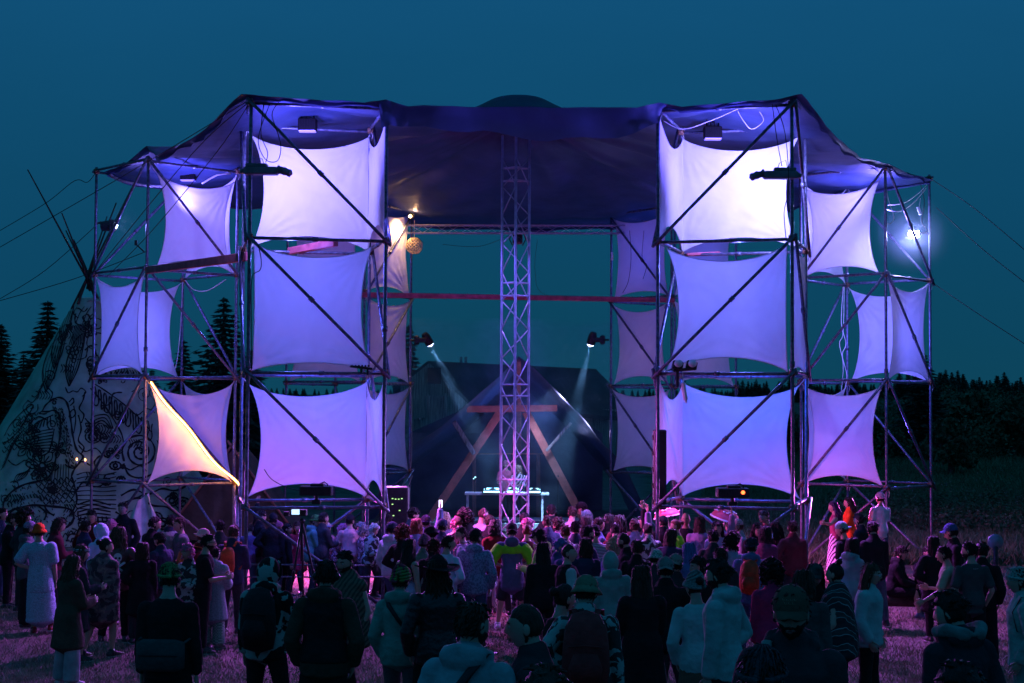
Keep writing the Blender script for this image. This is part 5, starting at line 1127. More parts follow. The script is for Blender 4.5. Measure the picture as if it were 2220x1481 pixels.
def limbs(g, K, key, fr, n=10):
    a, b, c = K[key, -1]; 
    for s in (-1, 1):
        a, b, c = K[key, s]; P = []; Rr = []
        for t, r in fr:
            p = a + (b - a) * min(t, 1) + (c - b) * max(0, t - 1); P.append(p); Rr.append(r)
        # soften the joint
        g.tube(P, Rr, n)
def hand(g, w_, d, s, kind='relax', m=0):
    d = unit(d); ref = np.array((0, 0, 1.)) if abs(d[2]) < .8 else np.array((0, 1., 0))
    if abs(d[2]) >= .8: sd = unit(np.cross(d, ref)) ; sd = np.array((0, 1., 0)) - d * d[1]; sd = unit(sd); nrm = unit(np.cross(d, sd)) * 1
    else: sd = unit(ref - d * (d @ ref)); nrm = unit(np.cross(d, sd))
    if nrm[0] * s > 0: nrm = -nrm      # palm faces the body
    rt = np.stack([sd, d, nrm], 1); g.ell(w_ + d * .052, (.040, .055, .017), 6, rt, m)
    cr = {'relax': .35, 'open': .06, 'grip': 1.05}[kind]
    for i, L in enumerate((.070, .080, .074, .058)):
        b = w_ + d * .088 + sd * (.030 - .0195 * i); P = [b - d * .02, b]; a = 0; dd = d + sd * (.10 - .07 * i) * (1.6 if kind == 'open' else .4)
        for q, l_ in enumerate((.42, .33, .25)):
            a += cr * (.7 if q == 0 else 1); P.append(P[-1] + (unit(dd) * math.cos(a) + nrm * math.sin(a)) * L * l_)
        g.tube(P, [.0095, .0092, .0085, .0078, .0062], 6, m=m)
    b = w_ + d * .022 + sd * .026; g.tube([b, b + (sd * .7 + d * .75) * .032, b + (sd * .75 + d * 1.25 + nrm * .25 * (1 + cr)) * .052], [.012, .0105, .0075], 6, m=m)
def body_mesh(key, cache={}):
    if key in cache: return cache[key]
    aL, aR, lL, lR, lean, fem, hy, hp, vox, hk = key; K = skel(aL, aR, lL, lR, lean, fem); g = Geo()
    torso(g, K, 0); limbs(g, K, 'arm', ((0, .055), (.3, .052), (.8, .041), (1, .040), (1.25, .041), (1.7, .030), (2.02, .025)))
    limbs(g, K, 'leg', ((0, .088), (.35, .080), (.8, .058), (1, .056), (1.3, .058), (1.7, .042), (2, .037)), 12)
    for s in (-1, 1):
        g.ell(K['arm', s][0], (.056, .056, .055), 8); a = K['leg', s][2]; k_ = K['leg', s][1]; f = unit((.1 * s, 1, 0)); g.tube([a - f * .05 - (0, 0, .045), a + f * .05 - (0, 0, .035), a + f * .16 - (0, 0, .06)], [.036, .036, .026], 8)
    N = K['N']; H = head_frame(K, hy, hp); g.tube([N - (0, .005, .06), N + (0, .002, .03), H['c'] + (0, -.01, -.03)], [.066, .054, .056], 12)
    V, F, _ = remesh(*g.arrays()[:2], vox, 3)
    g = Geo(); g.add(V, F)
    for s in (-1, 1):
        a = K['arm', s]; kind = hk if isinstance(hk, str) else hk[0 if s < 0 else 1]; hand(g, a[2] - unit(a[2] - a[1]) * .012, a[2] - a[1], s, kind)
    hv, hf, hm = head_arrays(vox < .018); M = H['m']; hv = hv @ M.T + H['c']; b = g.n; g.v.append(hv); g.f += [tuple(i + b for i in q) for q in hf]; g.m += hm; g.n += len(hv)
    me = mesh('person', *g.arrays()); cache[key] = (me, K, H); return cache[key]
def head_frame(K, hy, hp):
    hp = hp + K['lean'] * .5; cy, sy, cp, sp = math.cos(hy), math.sin(hy), math.cos(hp), math.sin(hp)
    Rx = np.array(((1, 0, 0), (0, cp, sp), (0, -sp, cp))); Rz = np.array(((cy, -sy, 0), (sy, cy, 0), (0, 0, 1))); M = Rz @ Rx
    return {'m': M, 'c': K['N'] + M @ np.array((0, .014, .125)) + (0, .008, 0)}
def head_shape(V, scale=1.0):
    V = np.array(V); x, y, z = V[:, 0].copy(), V[:, 1].copy(), V[:, 2].copy(); X = .077 * x; Y = .098 * y; Z = .119 * z
    low = np.clip(-z, 0, 1); X *= 1 - .34 * low ** 1.6; back = np.clip(-y, 0, 1)
    Y += back * low * .055; Y -= np.clip(y, 0, 1) * np.clip(z - .3, 0, 1) * .012
    def gs(cx, cz, w_, hgt_, wz=None): return hgt_ * np.exp(-((x - cx) / w_) ** 2 - ((z - cz) / (wz or w_)) ** 2) * (y > 0)
    Y += gs(0, -.16, .13, .024, .16) + gs(0, .06, .10, .008, .2) - gs(.36, .06, .19, .010, .13) - gs(-.36, .06, .19, .010, .13) + gs(0, .26, .5, .005, .12) + gs(0, -.50, .26, .006, .10) - gs(0, -.66, .2, .004, .06) + gs(0, -.84, .28, .012, .14) + gs(.5, -.18, .2, .004) + gs(-.5, -.18, .2, .004)
    return np.stack([X, Y, Z], 1) * scale
def head_arrays(fine, cache={}):
    if fine in cache: return cache[fine]
    g = Geo(); V, F = sphere(18 if fine else 11); g.add(head_shape(V), F)
    for s in (-1, 1):
        g.ell((s * .077, -.012, -.008), (.010, .020, .032), 6)
        g.ell((s * .029, .083, .008), (.012, .008, .009), 6, m=1); g.ell((s * .029, .0885, .008), (.0052, .004, .0055), 5, m=2)
        g.tube([(s * .012, .095, .028), (s * .030, .094, .034), (s * .048, .083, .028)], .0042, 5, m=2)
    g.tube([(-.022, .088, -.060), (-.008, .098, -.057), (.008, .098, -.057), (.022, .088, -.060)], [.003, .006, .006, .003], 6, m=3)
    g.tube([(-.020, .087, -.066), (0, .097, -.067), (.020, .087, -.066)], [.003, .007, .003], 6, m=3)
    cache[fine] = g.arrays(); return cache[fine]
def wrinkle(V, N, amp, seed=0):
    x, y, z = V.T; s = seed * 1.7
    f = np.sin(38 * z + 30 * x + 3.5 * np.sin(7 * x + s) + 3 * np.sin(9 * y + s * 2)) * (.5 + .5 * np.sin(5 * z + 7 * x + s)) + .7 * np.sin(26 * z - 34 * x + 3 * np.sin(8 * z + s)) * (.5 + .5 * np.sin(6 * x - 4 * z + 1 + s)) + .3 * np.sin(70 * z + 4 * np.sin(13 * y + s))
    return V + N * (amp * (1 - np.abs(f) * .9))[:, None]
def garment(kind, key, cache={}):
    """clothing mesh grown over the same skeleton"""
    aL, aR, lL, lR, lean, fem, hy, hp, vox, hk = key; ck = (kind,) + key[:6] + (vox,)
    if ck in cache: return cache[ck]
    K = skel(*key[:6]); g = Geo(); B = K['B']; mz = K['mz']; P = lambda x, y, z: B((x, y, z - mz)); amp = .0032; sm_ = 2
    def arms(r0, r1, end, n=12): limbs(g, K, 'arm', ((-.02, r0), (.3, r0 - .004), (.8, (r0 + r1) / 2), (1, (r0 + r1) / 2), (1.3, (r0 + r1) / 2 + .002), (end, r1)), n) if end > 1 else limbs(g, K, 'arm', ((-.02, r0), (.35, r0), (end, r1)), n)
    def shoulders(r): [g.ell(K['arm', s][0], (r, r, r), 8) for s in (-1, 1)]
    sit = lL in ('sit', 'crouch')
    if kind in ('tee', 'tank', 'sweater', 'jacket', 'hoodie', 'puffer', 'crop'):
        add = {'tee': .018, 'tank': .010, 'sweater': .026, 'jacket': .030, 'hoodie': .034, 'puffer': .045, 'crop': .014}[kind]
        z0 = {'tank': 1, 'crop': 4, 'tee': 0}.get(kind, 1)
        ex = [] if kind in ('tank', 'crop') or sit else [(P(0, -.004, .80 if kind != 'tee' else .78), .160 + add * .3, .112 + add * .3)]
        torso(g, K, add, z0, 7, ex)
        if kind == 'tank': pass
        elif kind in ('tee', 'crop'): arms(.068, .070, .80); shoulders(.068)
        else:
            r0 = .052 + add * .8; arms(r0, .030 + add * .75, 1.93); shoulders(r0)
            if kind != 'sweater': g.tube([P(0, -.01, 1.40), P(0, -.005, 1.475), P(0, 0, 1.50)], [.10, .082, .074], 14)
        if kind == 'hoodie': g.ell(P(0, -.085, 1.445), (.135, .065, .075), 9); g.tube([P(-.105, .03, 1.44), P(-.10, -.06, 1.47), P(0, -.115, 1.49), P(.10, -.06, 1.47), P(.105, .03, 1.44)], .034, 8)
    elif kind in ('coat', 'robe', 'dress', 'tunic', 'longtee'):
        add = {'coat': .034, 'robe': .05, 'dress': .016, 'tunic': .03, 'longtee': .026}[kind]; zb = {'coat': .52, 'robe': .50, 'dress': .34, 'tunic': .60, 'longtee': .66}[kind]
        ex = [(P(0, 0, zb), .22 if kind != 'longtee' else .19, .18 if kind != 'longtee' else .15), (P(0, 0, (zb + .86) / 2), .20 if kind != 'longtee' else .185, .155)]
        torso(g, K, add, 1, 7, ex)
        if kind in ('dress',): shoulders(.06)
        elif kind == 'longtee': arms(.09, .085, .85); shoulders(.09)
        else: arms(.052 + add * .9, .034 + add * .9, 1.9); shoulders(.052 + add * .9)
        if kind == 'robe': g.ell(P(0, -.10, 1.42), (.14, .06, .12), 9); g.tube([P(-.11, .03, 1.44), P(-.11, -.07, 1.46), P(0, -.13, 1.48), P(.11, -.07, 1.46), P(.11, .03, 1.44)], .04, 8)
    elif kind == 'poncho':
        g.tube([P(0, 0, .72), P(0, 0, .95), P(0, .02, 1.18), P(0, .0, 1.36), P(0, 0, 1.44), P(0, 0, 1.50)], [(.30, .22), (.29, .21), (.265, .19), (.225, .145), (.14, .11), (.085, .08)], 20); shoulders(.08); amp = .009
    elif kind == 'shawl':
        g.tube([P(0, 0, .56), P(0, 0, .85), P(0, .02, 1.15), P(0, .0, 1.36), P(0, 0, 1.44), P(0, 0, 1.49)], [(.25, .24), (.27, .22), (.26, .19), (.225, .145), (.14, .11), (.085, .08)], 20); shoulders(.08); amp = .011
    elif kind == 'vest': torso(g, K, .042, 1, 7); amp = .006
    elif kind in ('skirt', 'longskirt'):
        zb = .40 if kind == 'skirt' else .20
        g.tube([P(0, 0, zb), P(0, 0, .6), P(0, 0, .85), P(0, 0, .97), P(0, 0, 1.04)], [(.24, .20), (.215, .17), (.185, .135), (.172, .125), (.150, .112)], 20); amp = .008
    elif kind in ('trousers', 'wide', 'shorts', 'flare'):
        torso(g, K, .012, 0, 3); fr = {'trousers': ((0, .102), (.4, .094), (1, .072), (1.5, .068), (1.93, .060)), 'wide': ((0, .112), (.5, .110), (1, .102), (1.5, .108), (1.97, .112)), 'flare': ((0, .100), (.5, .088), (1, .068), (1.5, .085), (1.99, .112)), 'shorts': ((0, .108), (.5, .106), (.95, .102))}[kind]
        limbs(g, K, 'leg', fr, 12)
    V, F, N = remesh(*g.arrays()[:2], vox * 1.1, sm_)
    if vox < .022: V = wrinkle(V, N, amp, len(kind))
    cache[ck] = mesh(kind, V, F); return cache[ck]
def shoe_mesh(key, s, cache={}):
    ck = key[:6] + (s,)
    if ck in cache: return cache[ck]
    K = skel(*key[:6]); a, k_ = K['leg', s][2], K['leg', s][1]; g = Geo(); f = unit((.12 * s, 1, 0)); z = a[2] - .085
    q = lambda d, h: np.array((a[0], a[1], z)) + f * d + (0, 0, h)
    g.tube([q(-.075, .04), q(-.04, .055), q(.04, .055), (q(.12, .042)), q(.185, .034)], [(.036, .040), (.042, .052), (.044, .050), (.046, .038), (.034, .026)], 10, ref=np.cross(f, (0, 0, 1)), m=0)
    g.tube([q(-.08, .013), q(0, .013), q(.12, .013), q(.20, .015)], [(.036, .013), (.043, .013), (.048, .013), (.034, .012)], 10, ref=np.cross(f, (0, 0, 1)), m=1)
    g.tube([a + (0, 0, -.05), a + (0, -.005, .03)], [.048, .05], 10, m=0)
    cache[ck] = mesh('shoe', *g.arrays()); return cache[ck]
# hair and hats live in the head's own frame
def cap_shell(sc_, mask, rough_=.0, seed=0, n=14, zoff=0.):
    V0, F = sphere(n); V = head_shape(V0, sc_); m_ = mask(V0[:, 0], V0[:, 1], V0[:, 2]).astype(float)[:, None]; V = V * m_ + head_shape(V0, .86) * (1 - m_); r_ = np.random.default_rng(seed)
    if rough_: V += unit_rows(V) * (r_.normal(0, rough_, len(V)) * m_[:, 0])[:, None]
    V[:, 2] += zoff; return V, F
def unit_rows(V): return V / (np.linalg.norm(V, axis=1)[:, None] + 1e-9)
sm_step = lambda a, b, x: np.clip((x - a) / (b - a), 0, 1)
def scalp(x, y, z): return sm_step(.30, .0, y - np.clip(z - .28, 0, 1) * 3.4) * sm_step(-.62, -.42, z + .25 * (y > -.2))
def strands(g, roots, L, r, n, seed, wave=.02, out=.02):
    rr = np.random.default_rng(seed)
    for i in range(n):
        a = rr.uniform(roots[0], roots[1]); p = np.array((.088 * math.sin(a), -.10 * math.cos(a) * .95, .04 + rr.uniform(-.04, .05))); P = [p * .8 + (0, 0, .05), p]; l_ = L * rr.uniform(.8, 1.1)
        for k in range(1, 6): t = k / 5; P.append(p + (p[0] * .3 * t + rr.normal(0, wave * .5), -out * math.sin(t * 2.6) + rr.normal(0, wave * .4), -l_ * t))
        g.tube(P, [r, r * 1.1, r, r, r * .9, r * .8, r * .45], 5)
def hair_mesh(style, cache={}):
    if style in cache: return cache[style]
    g = Geo(); sd = len(cache)
    def locks(n, R_, L, seed, r=.0065):
        r_ = np.random.default_rng(seed)
        for i in range(n):
            a = r_.uniform(0, 6.28); z = r_.uniform(-.35, .98); rr = math.sqrt(1 - z * z); d = np.array((rr * math.cos(a), rr * math.sin(a), z))
            if d[1] > .12 and d[2] < .35 or d[1] > .55: continue
            p = d * (.082, .103, .122) * R_; t_ = unit(np.array((d[0] * .6, -.5 + .6 * d[1], -.9 + .4 * (1 - abs(z)))) - d * (d @ np.array((d[0] * .6, -.5 + .6 * d[1], -.9)))) + r_.normal(0, .25, 3)
            g.tube([p * .97, p * 1.02 + t_ * L * .5, p * 1.01 + t_ * L], [r, r * .9, r * .3], 4)
    if style == 'short': V, F = cap_shell(1.07, scalp, .0022, sd, 18); g.add(V, F); locks(260, 1.04, .032, 2)
    elif style == 'buzz': V, F = cap_shell(1.035, scalp, .0012, sd, 18); g.add(V, F)
    elif style == 'messy':
        V, F = cap_shell(1.15, scalp, .006, sd, 18); g.add(V, F); r_ = np.random.default_rng(3)
        for i in range(60):
            d = unit((r_.normal(), r_.normal() - .3, abs(r_.normal()) + .2)); p = d * (.085, .105, .125); g.tube([p * .95, p * 1.15 + (r_.normal(0, .008), r_.normal(0, .008), 0), p * 1.22 + (r_.normal(0, .02), r_.normal(0, .02), -.012)], [.016, .010, .003], 5)
    elif style in ('curly', 'afro'):
        R_ = 1.0 if style == 'curly' else 1.28; r_ = np.random.default_rng(5); V, F = cap_shell(1.15 * R_, scalp, .004, sd, 14); g.add(V, F)
        for i in range(190 if style == 'curly' else 240):
            a = r_.uniform(0, 6.28); z = r_.uniform(-.75, 1); rr = math.sqrt(1 - z * z); d = np.array((rr * math.cos(a), rr * math.sin(a), z))
            if d[1] > .25 and d[2] < .35: continue
            p = d * (.098, .115, .132) * R_; u_ = r_.normal(0, .014, 3); g.tube([p + u_, p * 1.04 + u_[::-1], p + u_ * -1, p * .97], [.011, .012, .011, .005], 5)
    elif style in ('long', 'verylong', 'bob', 'wavy'):
        V, F = cap_shell(1.10, scalp, .003, sd, 18); g.add(V, F); locks(120, 1.08, .05, 6); L = {'long': .34, 'verylong': .52, 'bob': .20, 'wavy': .36}[style]
        g.tube([(0, -.02, .06), (0, -.045, -.04), (0, -.075, -.12), (0, -.095, -L * .75), (0, -.09, -L)], [(.075, .06), (.090, .068), (.094, .05), (.088 if style != 'bob' else .10, .034), (.055, .016)], 18)
        strands(g, (-1.9, 1.9), L, .009, 80, 4, .035 if style == 'wavy' else .012, .03)
    elif style in ('dreads', 'braids'):
        V, F = cap_shell(1.10, scalp, .003, sd, 16); g.add(V, F); strands(g, (-1.8, 1.8), .36 if style == 'dreads' else .45, .011 if style == 'dreads' else .008, 34 if style == 'dreads' else 46, 9, .03, .05)
    elif style == 'bun':
        V, F = cap_shell(1.07, scalp, .002, sd, 18); g.add(V, F); g.ell((0, -.115, .055), (.042, .042, .040), 8); g.tube([(.03 * math.cos(a), -.13 + .0 * a, .055 + .03 * math.sin(a)) for a in np.linspace(0, 7, 12)], .014, 6)
    elif style == 'topknot':
        V, F = cap_shell(1.06, scalp, .002, sd, 18); g.add(V, F); g.ell((0, -.05, .14), (.035, .035, .035), 8); g.tube([(.02, -.05, .15), (.04, -.06, .165), (.05, -.03, .15)], [.012, .008, .004], 5)
    elif style == 'ponytail':
        V, F = cap_shell(1.07, scalp, .002, sd, 18); g.add(V, F); g.tube([(0, -.10, .05), (0, -.15, .03), (0, -.165, -.06), (0, -.14, -.18), (0, -.13, -.26)], [.02, .03, .032, .026, .006], 8)
    elif style == 'beard':
        V, F = cap_shell(1.055, lambda x, y, z: sm_step(-.12, -.30, z + .5 * np.clip(y - .55, 0, 1) * (np.abs(x) < .45)) * sm_step(-.15, .05, y), .0025, 1, 18); g.add(V, F); g.tube([(-.03, .088, -.048), (0, .099, -.044), (.03, .088, -.048)], [.005, .008, .005], 6)
    cache[style] = mesh('hair', *g.arrays()); return cache[style]
def hat_mesh(style, cache={}):
    if style in cache: return cache[style]
    g = Geo()
    def dome(sx, sy, sz, z0, n=20, zb=-.01, crease=0):
        pr = [(math.cos(t), math.sin(t)) for t in np.linspace(0, 1.5, 8)]; V = []
        for a, b in [(1.0, zb)] + pr: V += [(sx * a * math.cos(t), sy * a * math.sin(t) - .008, z0 + sz * b * (1 + crease * math.cos(2 * t)) if b > 0 else z0 + b) for t in np.linspace(0, 6.2832, n, endpoint=False)]
        k = len(pr) + 1; F = [(j * n + i, j * n + (i + 1) % n, j * n + n + (i + 1) % n, j * n + n + i) for j in range(k - 1) for i in range(n)]; F.append(tuple((k - 1) * n + i for i in range(n))); g.add(V, F)
    if style in ('cap', 'capback'):
        dome(.090, .110, .098, .042, 24, -.02); s = 1 if style == 'cap' else -1
        V = []; 
        for r_ in (0, .5, 1): V += [((.078 + .004 * r_) * math.sin(a), s * ((.092 if s > 0 else .105) * math.cos(a) * (1) + r_ * .075 * math.cos(a) ** .6), .036 - .016 * r_ - .014 * abs(math.sin(a)) * r_ * 2) for a in np.linspace(-1.25, 1.25, 13)]
        n0 = len(V); V += [(x, y, z + .005) for x, y, z in V]; F = []
        for j in range(2):
            for i in range(12): a = j * 13 + i; F += [(a, a + 1, a + 14, a + 13), (n0 + a, n0 + a + 13, n0 + a + 14, n0 + a + 1)]
        for i in range(12): a = 26 + i; F.append((a, a + 1, n0 + a + 1, n0 + a))
        g.add(V, F); g.ell((0, -.008, .142), (.008, .008, .005), 5)
        for k in range(6): a = k * 1.047; g.tube([(.091 * math.cos(a), .111 * math.sin(a) - .008, .05), (.07 * math.cos(a), .085 * math.sin(a) - .008, .105), (0, -.008, .141)], .0022, 4)
    elif style == 'bucket':
        dome(.090, .112, .085, .055, 24, -.015); V = []
        for k, (e_, z) in enumerate(((0, .045), (.016, .02), (.036, -.012))): V += [((.092 + e_) * math.cos(t), (.114 + e_) * math.sin(t) - .006, z) for t in np.linspace(0, 6.2832, 24, endpoint=False)]
        n0 = len(V); V += [(x * .97, y * .97, z) for x, y, z in V]; F = []
        for j in range(2):
            for i in range(24): q = (i + 1) % 24; F += [(j * 24 + i, j * 24 + q, j * 24 + 24 + q, j * 24 + 24 + i), (n0 + j * 24 + i, n0 + j * 24 + 24 + i, n0 + j * 24 + 24 + q, n0 + j * 24 + q)]
        for i in range(24): q = (i + 1) % 24; F.append((48 + i, 48 + q, n0 + 48 + q, n0 + 48 + i))
        g.add(V, F)
    elif style in ('beanie', 'pompom'):
        V, F = cap_shell(1.13, lambda x, y, z: sm_step(.02, .14, z + .25 * np.clip(-y, 0, 1)), .0, 0, 18); g.add(V, F); g.tube([(.092 * math.cos(a), .114 * math.sin(a) - .006, .03 + .022 * math.sin(a)) for a in np.linspace(0, 6.2832, 22)], .013, 6)
        for k in range(18): a = k * .349; g.tube([(.088 * math.cos(a), .110 * math.sin(a), .05 + .02 * math.sin(a)), (.062 * math.cos(a), .08 * math.sin(a), .112), (.02 * math.cos(a), .026 * math.sin(a), .136)], .005, 4)
        if style == 'pompom': g.ell((0, -.01, .16), (.03, .03, .03), 6)
    elif style == 'turban':
        V, F = cap_shell(1.13, lambda x, y, z: sm_step(.12, .26, z + .3 * np.clip(-y, 0, 1)), 0, 0, 16); g.add(V, F)
        for k in range(7): z = .02 + .018 * k; rr = math.sqrt(max(.05, 1 - ((z + .0) / .145) ** 2)); g.tube([(.098 * rr * math.cos(a), .118 * rr * math.sin(a) - .008, z + .03 * math.sin(a + k * .5)) for a in np.linspace(0, 6.2832, 22)], .016, 6)
    elif style == 'brim':
        dome(.088, .108, .115, .045, 24, -.01, .06); V = []
        for e_, z in ((0, .05), (.06, .040), (.115, .052)): V += [((.088 + e_) * math.cos(t), (.108 + e_) * math.sin(t) - .005, z + .02 * math.cos(2 * t) * e_ * 8) for t in np.linspace(0, 6.2832, 28, endpoint=False)]
        n0 = len(V); V += [(x, y, z - .006) for x, y, z in V]; F = []
        for j in range(2):
            for i in range(28): q = (i + 1) % 28; F += [(j * 28 + i, j * 28 + 28 + i, j * 28 + 28 + q, j * 28 + q), (n0 + j * 28 + i, n0 + j * 28 + q, n0 + j * 28 + 28 + q, n0 + j * 28 + 28 + i)]
        for i in range(28): q = (i + 1) % 28; F.append((56 + i, 56 + q, n0 + 56 + q, n0 + 56 + i))
        g.add(V, F)
    elif style == 'hood':
        V0, F = sphere(18); V = V0 * (.105, .128, .142); V[:, 1] -= .018; fr = sm_step(.62, .78, V0[:, 1] - .15 * V0[:, 2]); V = V * (1 - fr[:, None]) + V * .72 * fr[:, None] * (1, .6, 1)
        V[:, 2] -= .005; V[:, 1] -= .02 * np.clip(-V0[:, 2], 0, 1); g.add(V, F); g.tube([(.088 * math.sin(a), .062 + .012 * math.cos(a), .122 * math.cos(a) - .01) for a in np.linspace(-2.5, 2.5, 18)], .011, 6)
    elif style == 'headband': g.tube([(.087 * math.cos(a), .108 * math.sin(a) - .006, .052 + .01 * math.sin(a)) for a in np.linspace(0, 6.2832, 22)], [(.010, .022)] * 22, 6)
    elif style == 'headphones':
        g.tube([(.088 * math.sin(a), -.01, .128 * math.cos(a)) for a in np.linspace(-1.5, 1.5, 14)], .009, 6)
        for s in (-1, 1): g.tube([(s * .078, -.01, -.005), (s * .1, -.01, -.005)], .035, 10)
    elif style == 'glasses':
        for s in (-1, 1): g.tube([(s * .030 + .019 * math.cos(a), .101, .006 + .016 * math.sin(a)) for a in np.linspace(0, 6.2832, 12)], .0028, 4); g.tube([(s * .05, .098, .012), (s * .078, .04, .012), (s * .080, -.01, .008)], .0025, 4)
        g.tube([(-.011, .103, .008), (.011, .103, .008)], .0025, 4)
    elif style == 'sunglasses':
        for s in (-1, 1): g.ell((s * .030, .100, .006), (.022, .004, .017), 6); g.tube([(s * .05, .098, .012), (s * .078, .04, .012), (s * .080, -.01, .008)], .003, 4)
        g.tube([(-.011, .103, .010), (.011, .103, .010)], .003, 4)
    cache[style] = mesh(style, *g.arrays()); return cache[style]
HATKIND = {'cap': 'cap', 'capback': 'cap', 'bucket': 'bucket_hat', 'beanie': 'knit_hat', 'pompom': 'knit_hat', 'turban': 'headscarf', 'brim': 'brimmed_hat', 'hood': 'hood', 'headband': 'headband', 'headphones': 'headphones', 'glasses': 'glasses', 'sunglasses': 'sunglasses'}
M_skin = mat('skin', None, .5, 0, .10, 9, .15, 40, objcol=True, spec=.35)
M_eye = mat('eye_white', (.5, .5, .5), .3); M_dark = mat('iris_and_brow', (.02, .015, .012), .6); M_lip = mat('lips', (.35, .11, .10), .5)
M_cloth = mat('cloth', None, .9, 0, .28, 5, .6, 16, objcol=True, spec=.15)
M_knit = mat('knitted_cloth', None, .95, 0, .35, 60, .8, 90, objcol=True, spec=.1)
M_leather = mat('leather', None, .35, 0, .3, 8, .5, 25, objcol=True, spec=.5)
M_hair = mat('hair_strands', None, .55, 0, .45, 40, .8, 60, objcol=True, spec=.3, stretch=(1, 1, .2))
M_sole = mat('shoe_sole', (.5, .5, .5), .7)
PAT = {'camo': pattern('camouflage_cloth', 'blotch', (.012, .014, .015), (.30, .40, .36), 5.5, .50), 'skull': M_leather, 'fur': pattern('patterned_fur', 'cells', (.30, .12, .10), (.75, .5, .6), 26, .42, (.12, .05, .09)),
       'stripes': pattern('striped_cloth', 'hstripe', (.05, .05, .07), (.6, .62, .7), 13, .5), 'vstripes': pattern('rust_striped_cloth', 'vstripe', (.16, .10, .06), (.42, .20, .09), 14, .45, (.10, .09, .07)),
       'check': pattern('checked_cloth', 'check', (.10, .22, .18), (.40, .55, .48), 42), 'shawl': pattern('blanket_weave', 'blotch', (.085, .05, .06), (.20, .13, .14), 9, .48, (.30, .20, .17)),
       'fringe': pattern('fringed_shawl_weave', 'dstripe', (.05, .06, .045), (.14, .15, .11), 9, .5, (.20, .13, .09)), 'leopard': pattern('zebra_print_cloth', 'dstripe', (.7, .66, .75), (.03, .02, .05), 5, .55),
       'leafy': pattern('leafy_print_cloth', 'blotch', (.04, .05, .05), (.36, .48, .44), 10, .50), 'tiedye': pattern('tie_dyed_cloth', 'blotch', (.30, .05, .08), (.10, .26, .07), 9, .50, (.38, .20, .14)), 'poncho': pattern('banded_poncho', 'dstripe', (.03, .035, .04), (.28, .42, .42), 3.2, .62, (.05, .06, .06)),
       'melange': pattern('mottled_blue_cloth', 'blotch', (.16, .19, .30), (.30, .36, .52), 40, .5)}
SK = {'l': (.52, .33, .25), 'm': (.40, .24, .17), 'd': (.24, .13, .09)}
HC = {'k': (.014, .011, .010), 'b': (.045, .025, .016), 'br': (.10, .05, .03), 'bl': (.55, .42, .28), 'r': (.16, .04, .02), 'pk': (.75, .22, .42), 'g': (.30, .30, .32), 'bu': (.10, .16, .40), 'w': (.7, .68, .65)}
POSES = {  # armL armR legL legR lean
 'idle': ('down', 'down', 'stand', 'stand', .03), 'drink': ('down', 'front', 'stand', 'wide', .04), 'hands': ('front', 'front', 'stand', 'stand', .06), 'pockets': ('pocket', 'pocket', 'wide', 'stand', .02), 'phone': ('down', 'phone', 'stand', 'stand', .03),
 'film': ('phone', 'phone', 'stand', 'wide', .02), 'cheer': ('down', 'raise', 'stand', 'bent', .05), 'hip': ('down', 'hip', 'wide', 'stand', .02), 'hips': ('hip', 'hip', 'wide', 'wide', .03), 'cross': ('cross', 'cross', 'stand', 'wide', .0),
 'walk': ('down', 'front', 'fwd', 'rear', .07), 'walk2': ('front', 'down', 'rear', 'fwd', .06), 'dance': ('low', 'front', 'bent', 'stand', .12), 'armout': ('out', 'front', 'stand', 'bent', .05), 'pointR': ('front', 'point', 'stand', 'stand', .03), 'pointL': ('point', 'down', 'stand', 'stand', .03),
 'face': ('down', 'face', 'stand', 'stand', .05), 'sit': ('lap', 'lap', 'sit', 'sit', .22), 'crouch': ('lap', 'low', 'crouch', 'crouch', .30), 'strap': ('down', 'strap', 'stand', 'stand', .06), 'back': ('down', 'back', 'stand', 'stand', .02), 'raiseL': ('raise', 'front', 'stand', 'stand', .03)}
IDLE = [('down', 'down', 'stand', 'wide', .03), ('down', 'pocket', 'wide', 'stand', .05), ('front', 'down', 'stand', 'bent', .08), ('pocket', 'front', 'bent', 'stand', .02), ('down', 'front', 'bent', 'wide', .10), ('hip', 'down', 'stand', 'bent', .00)]
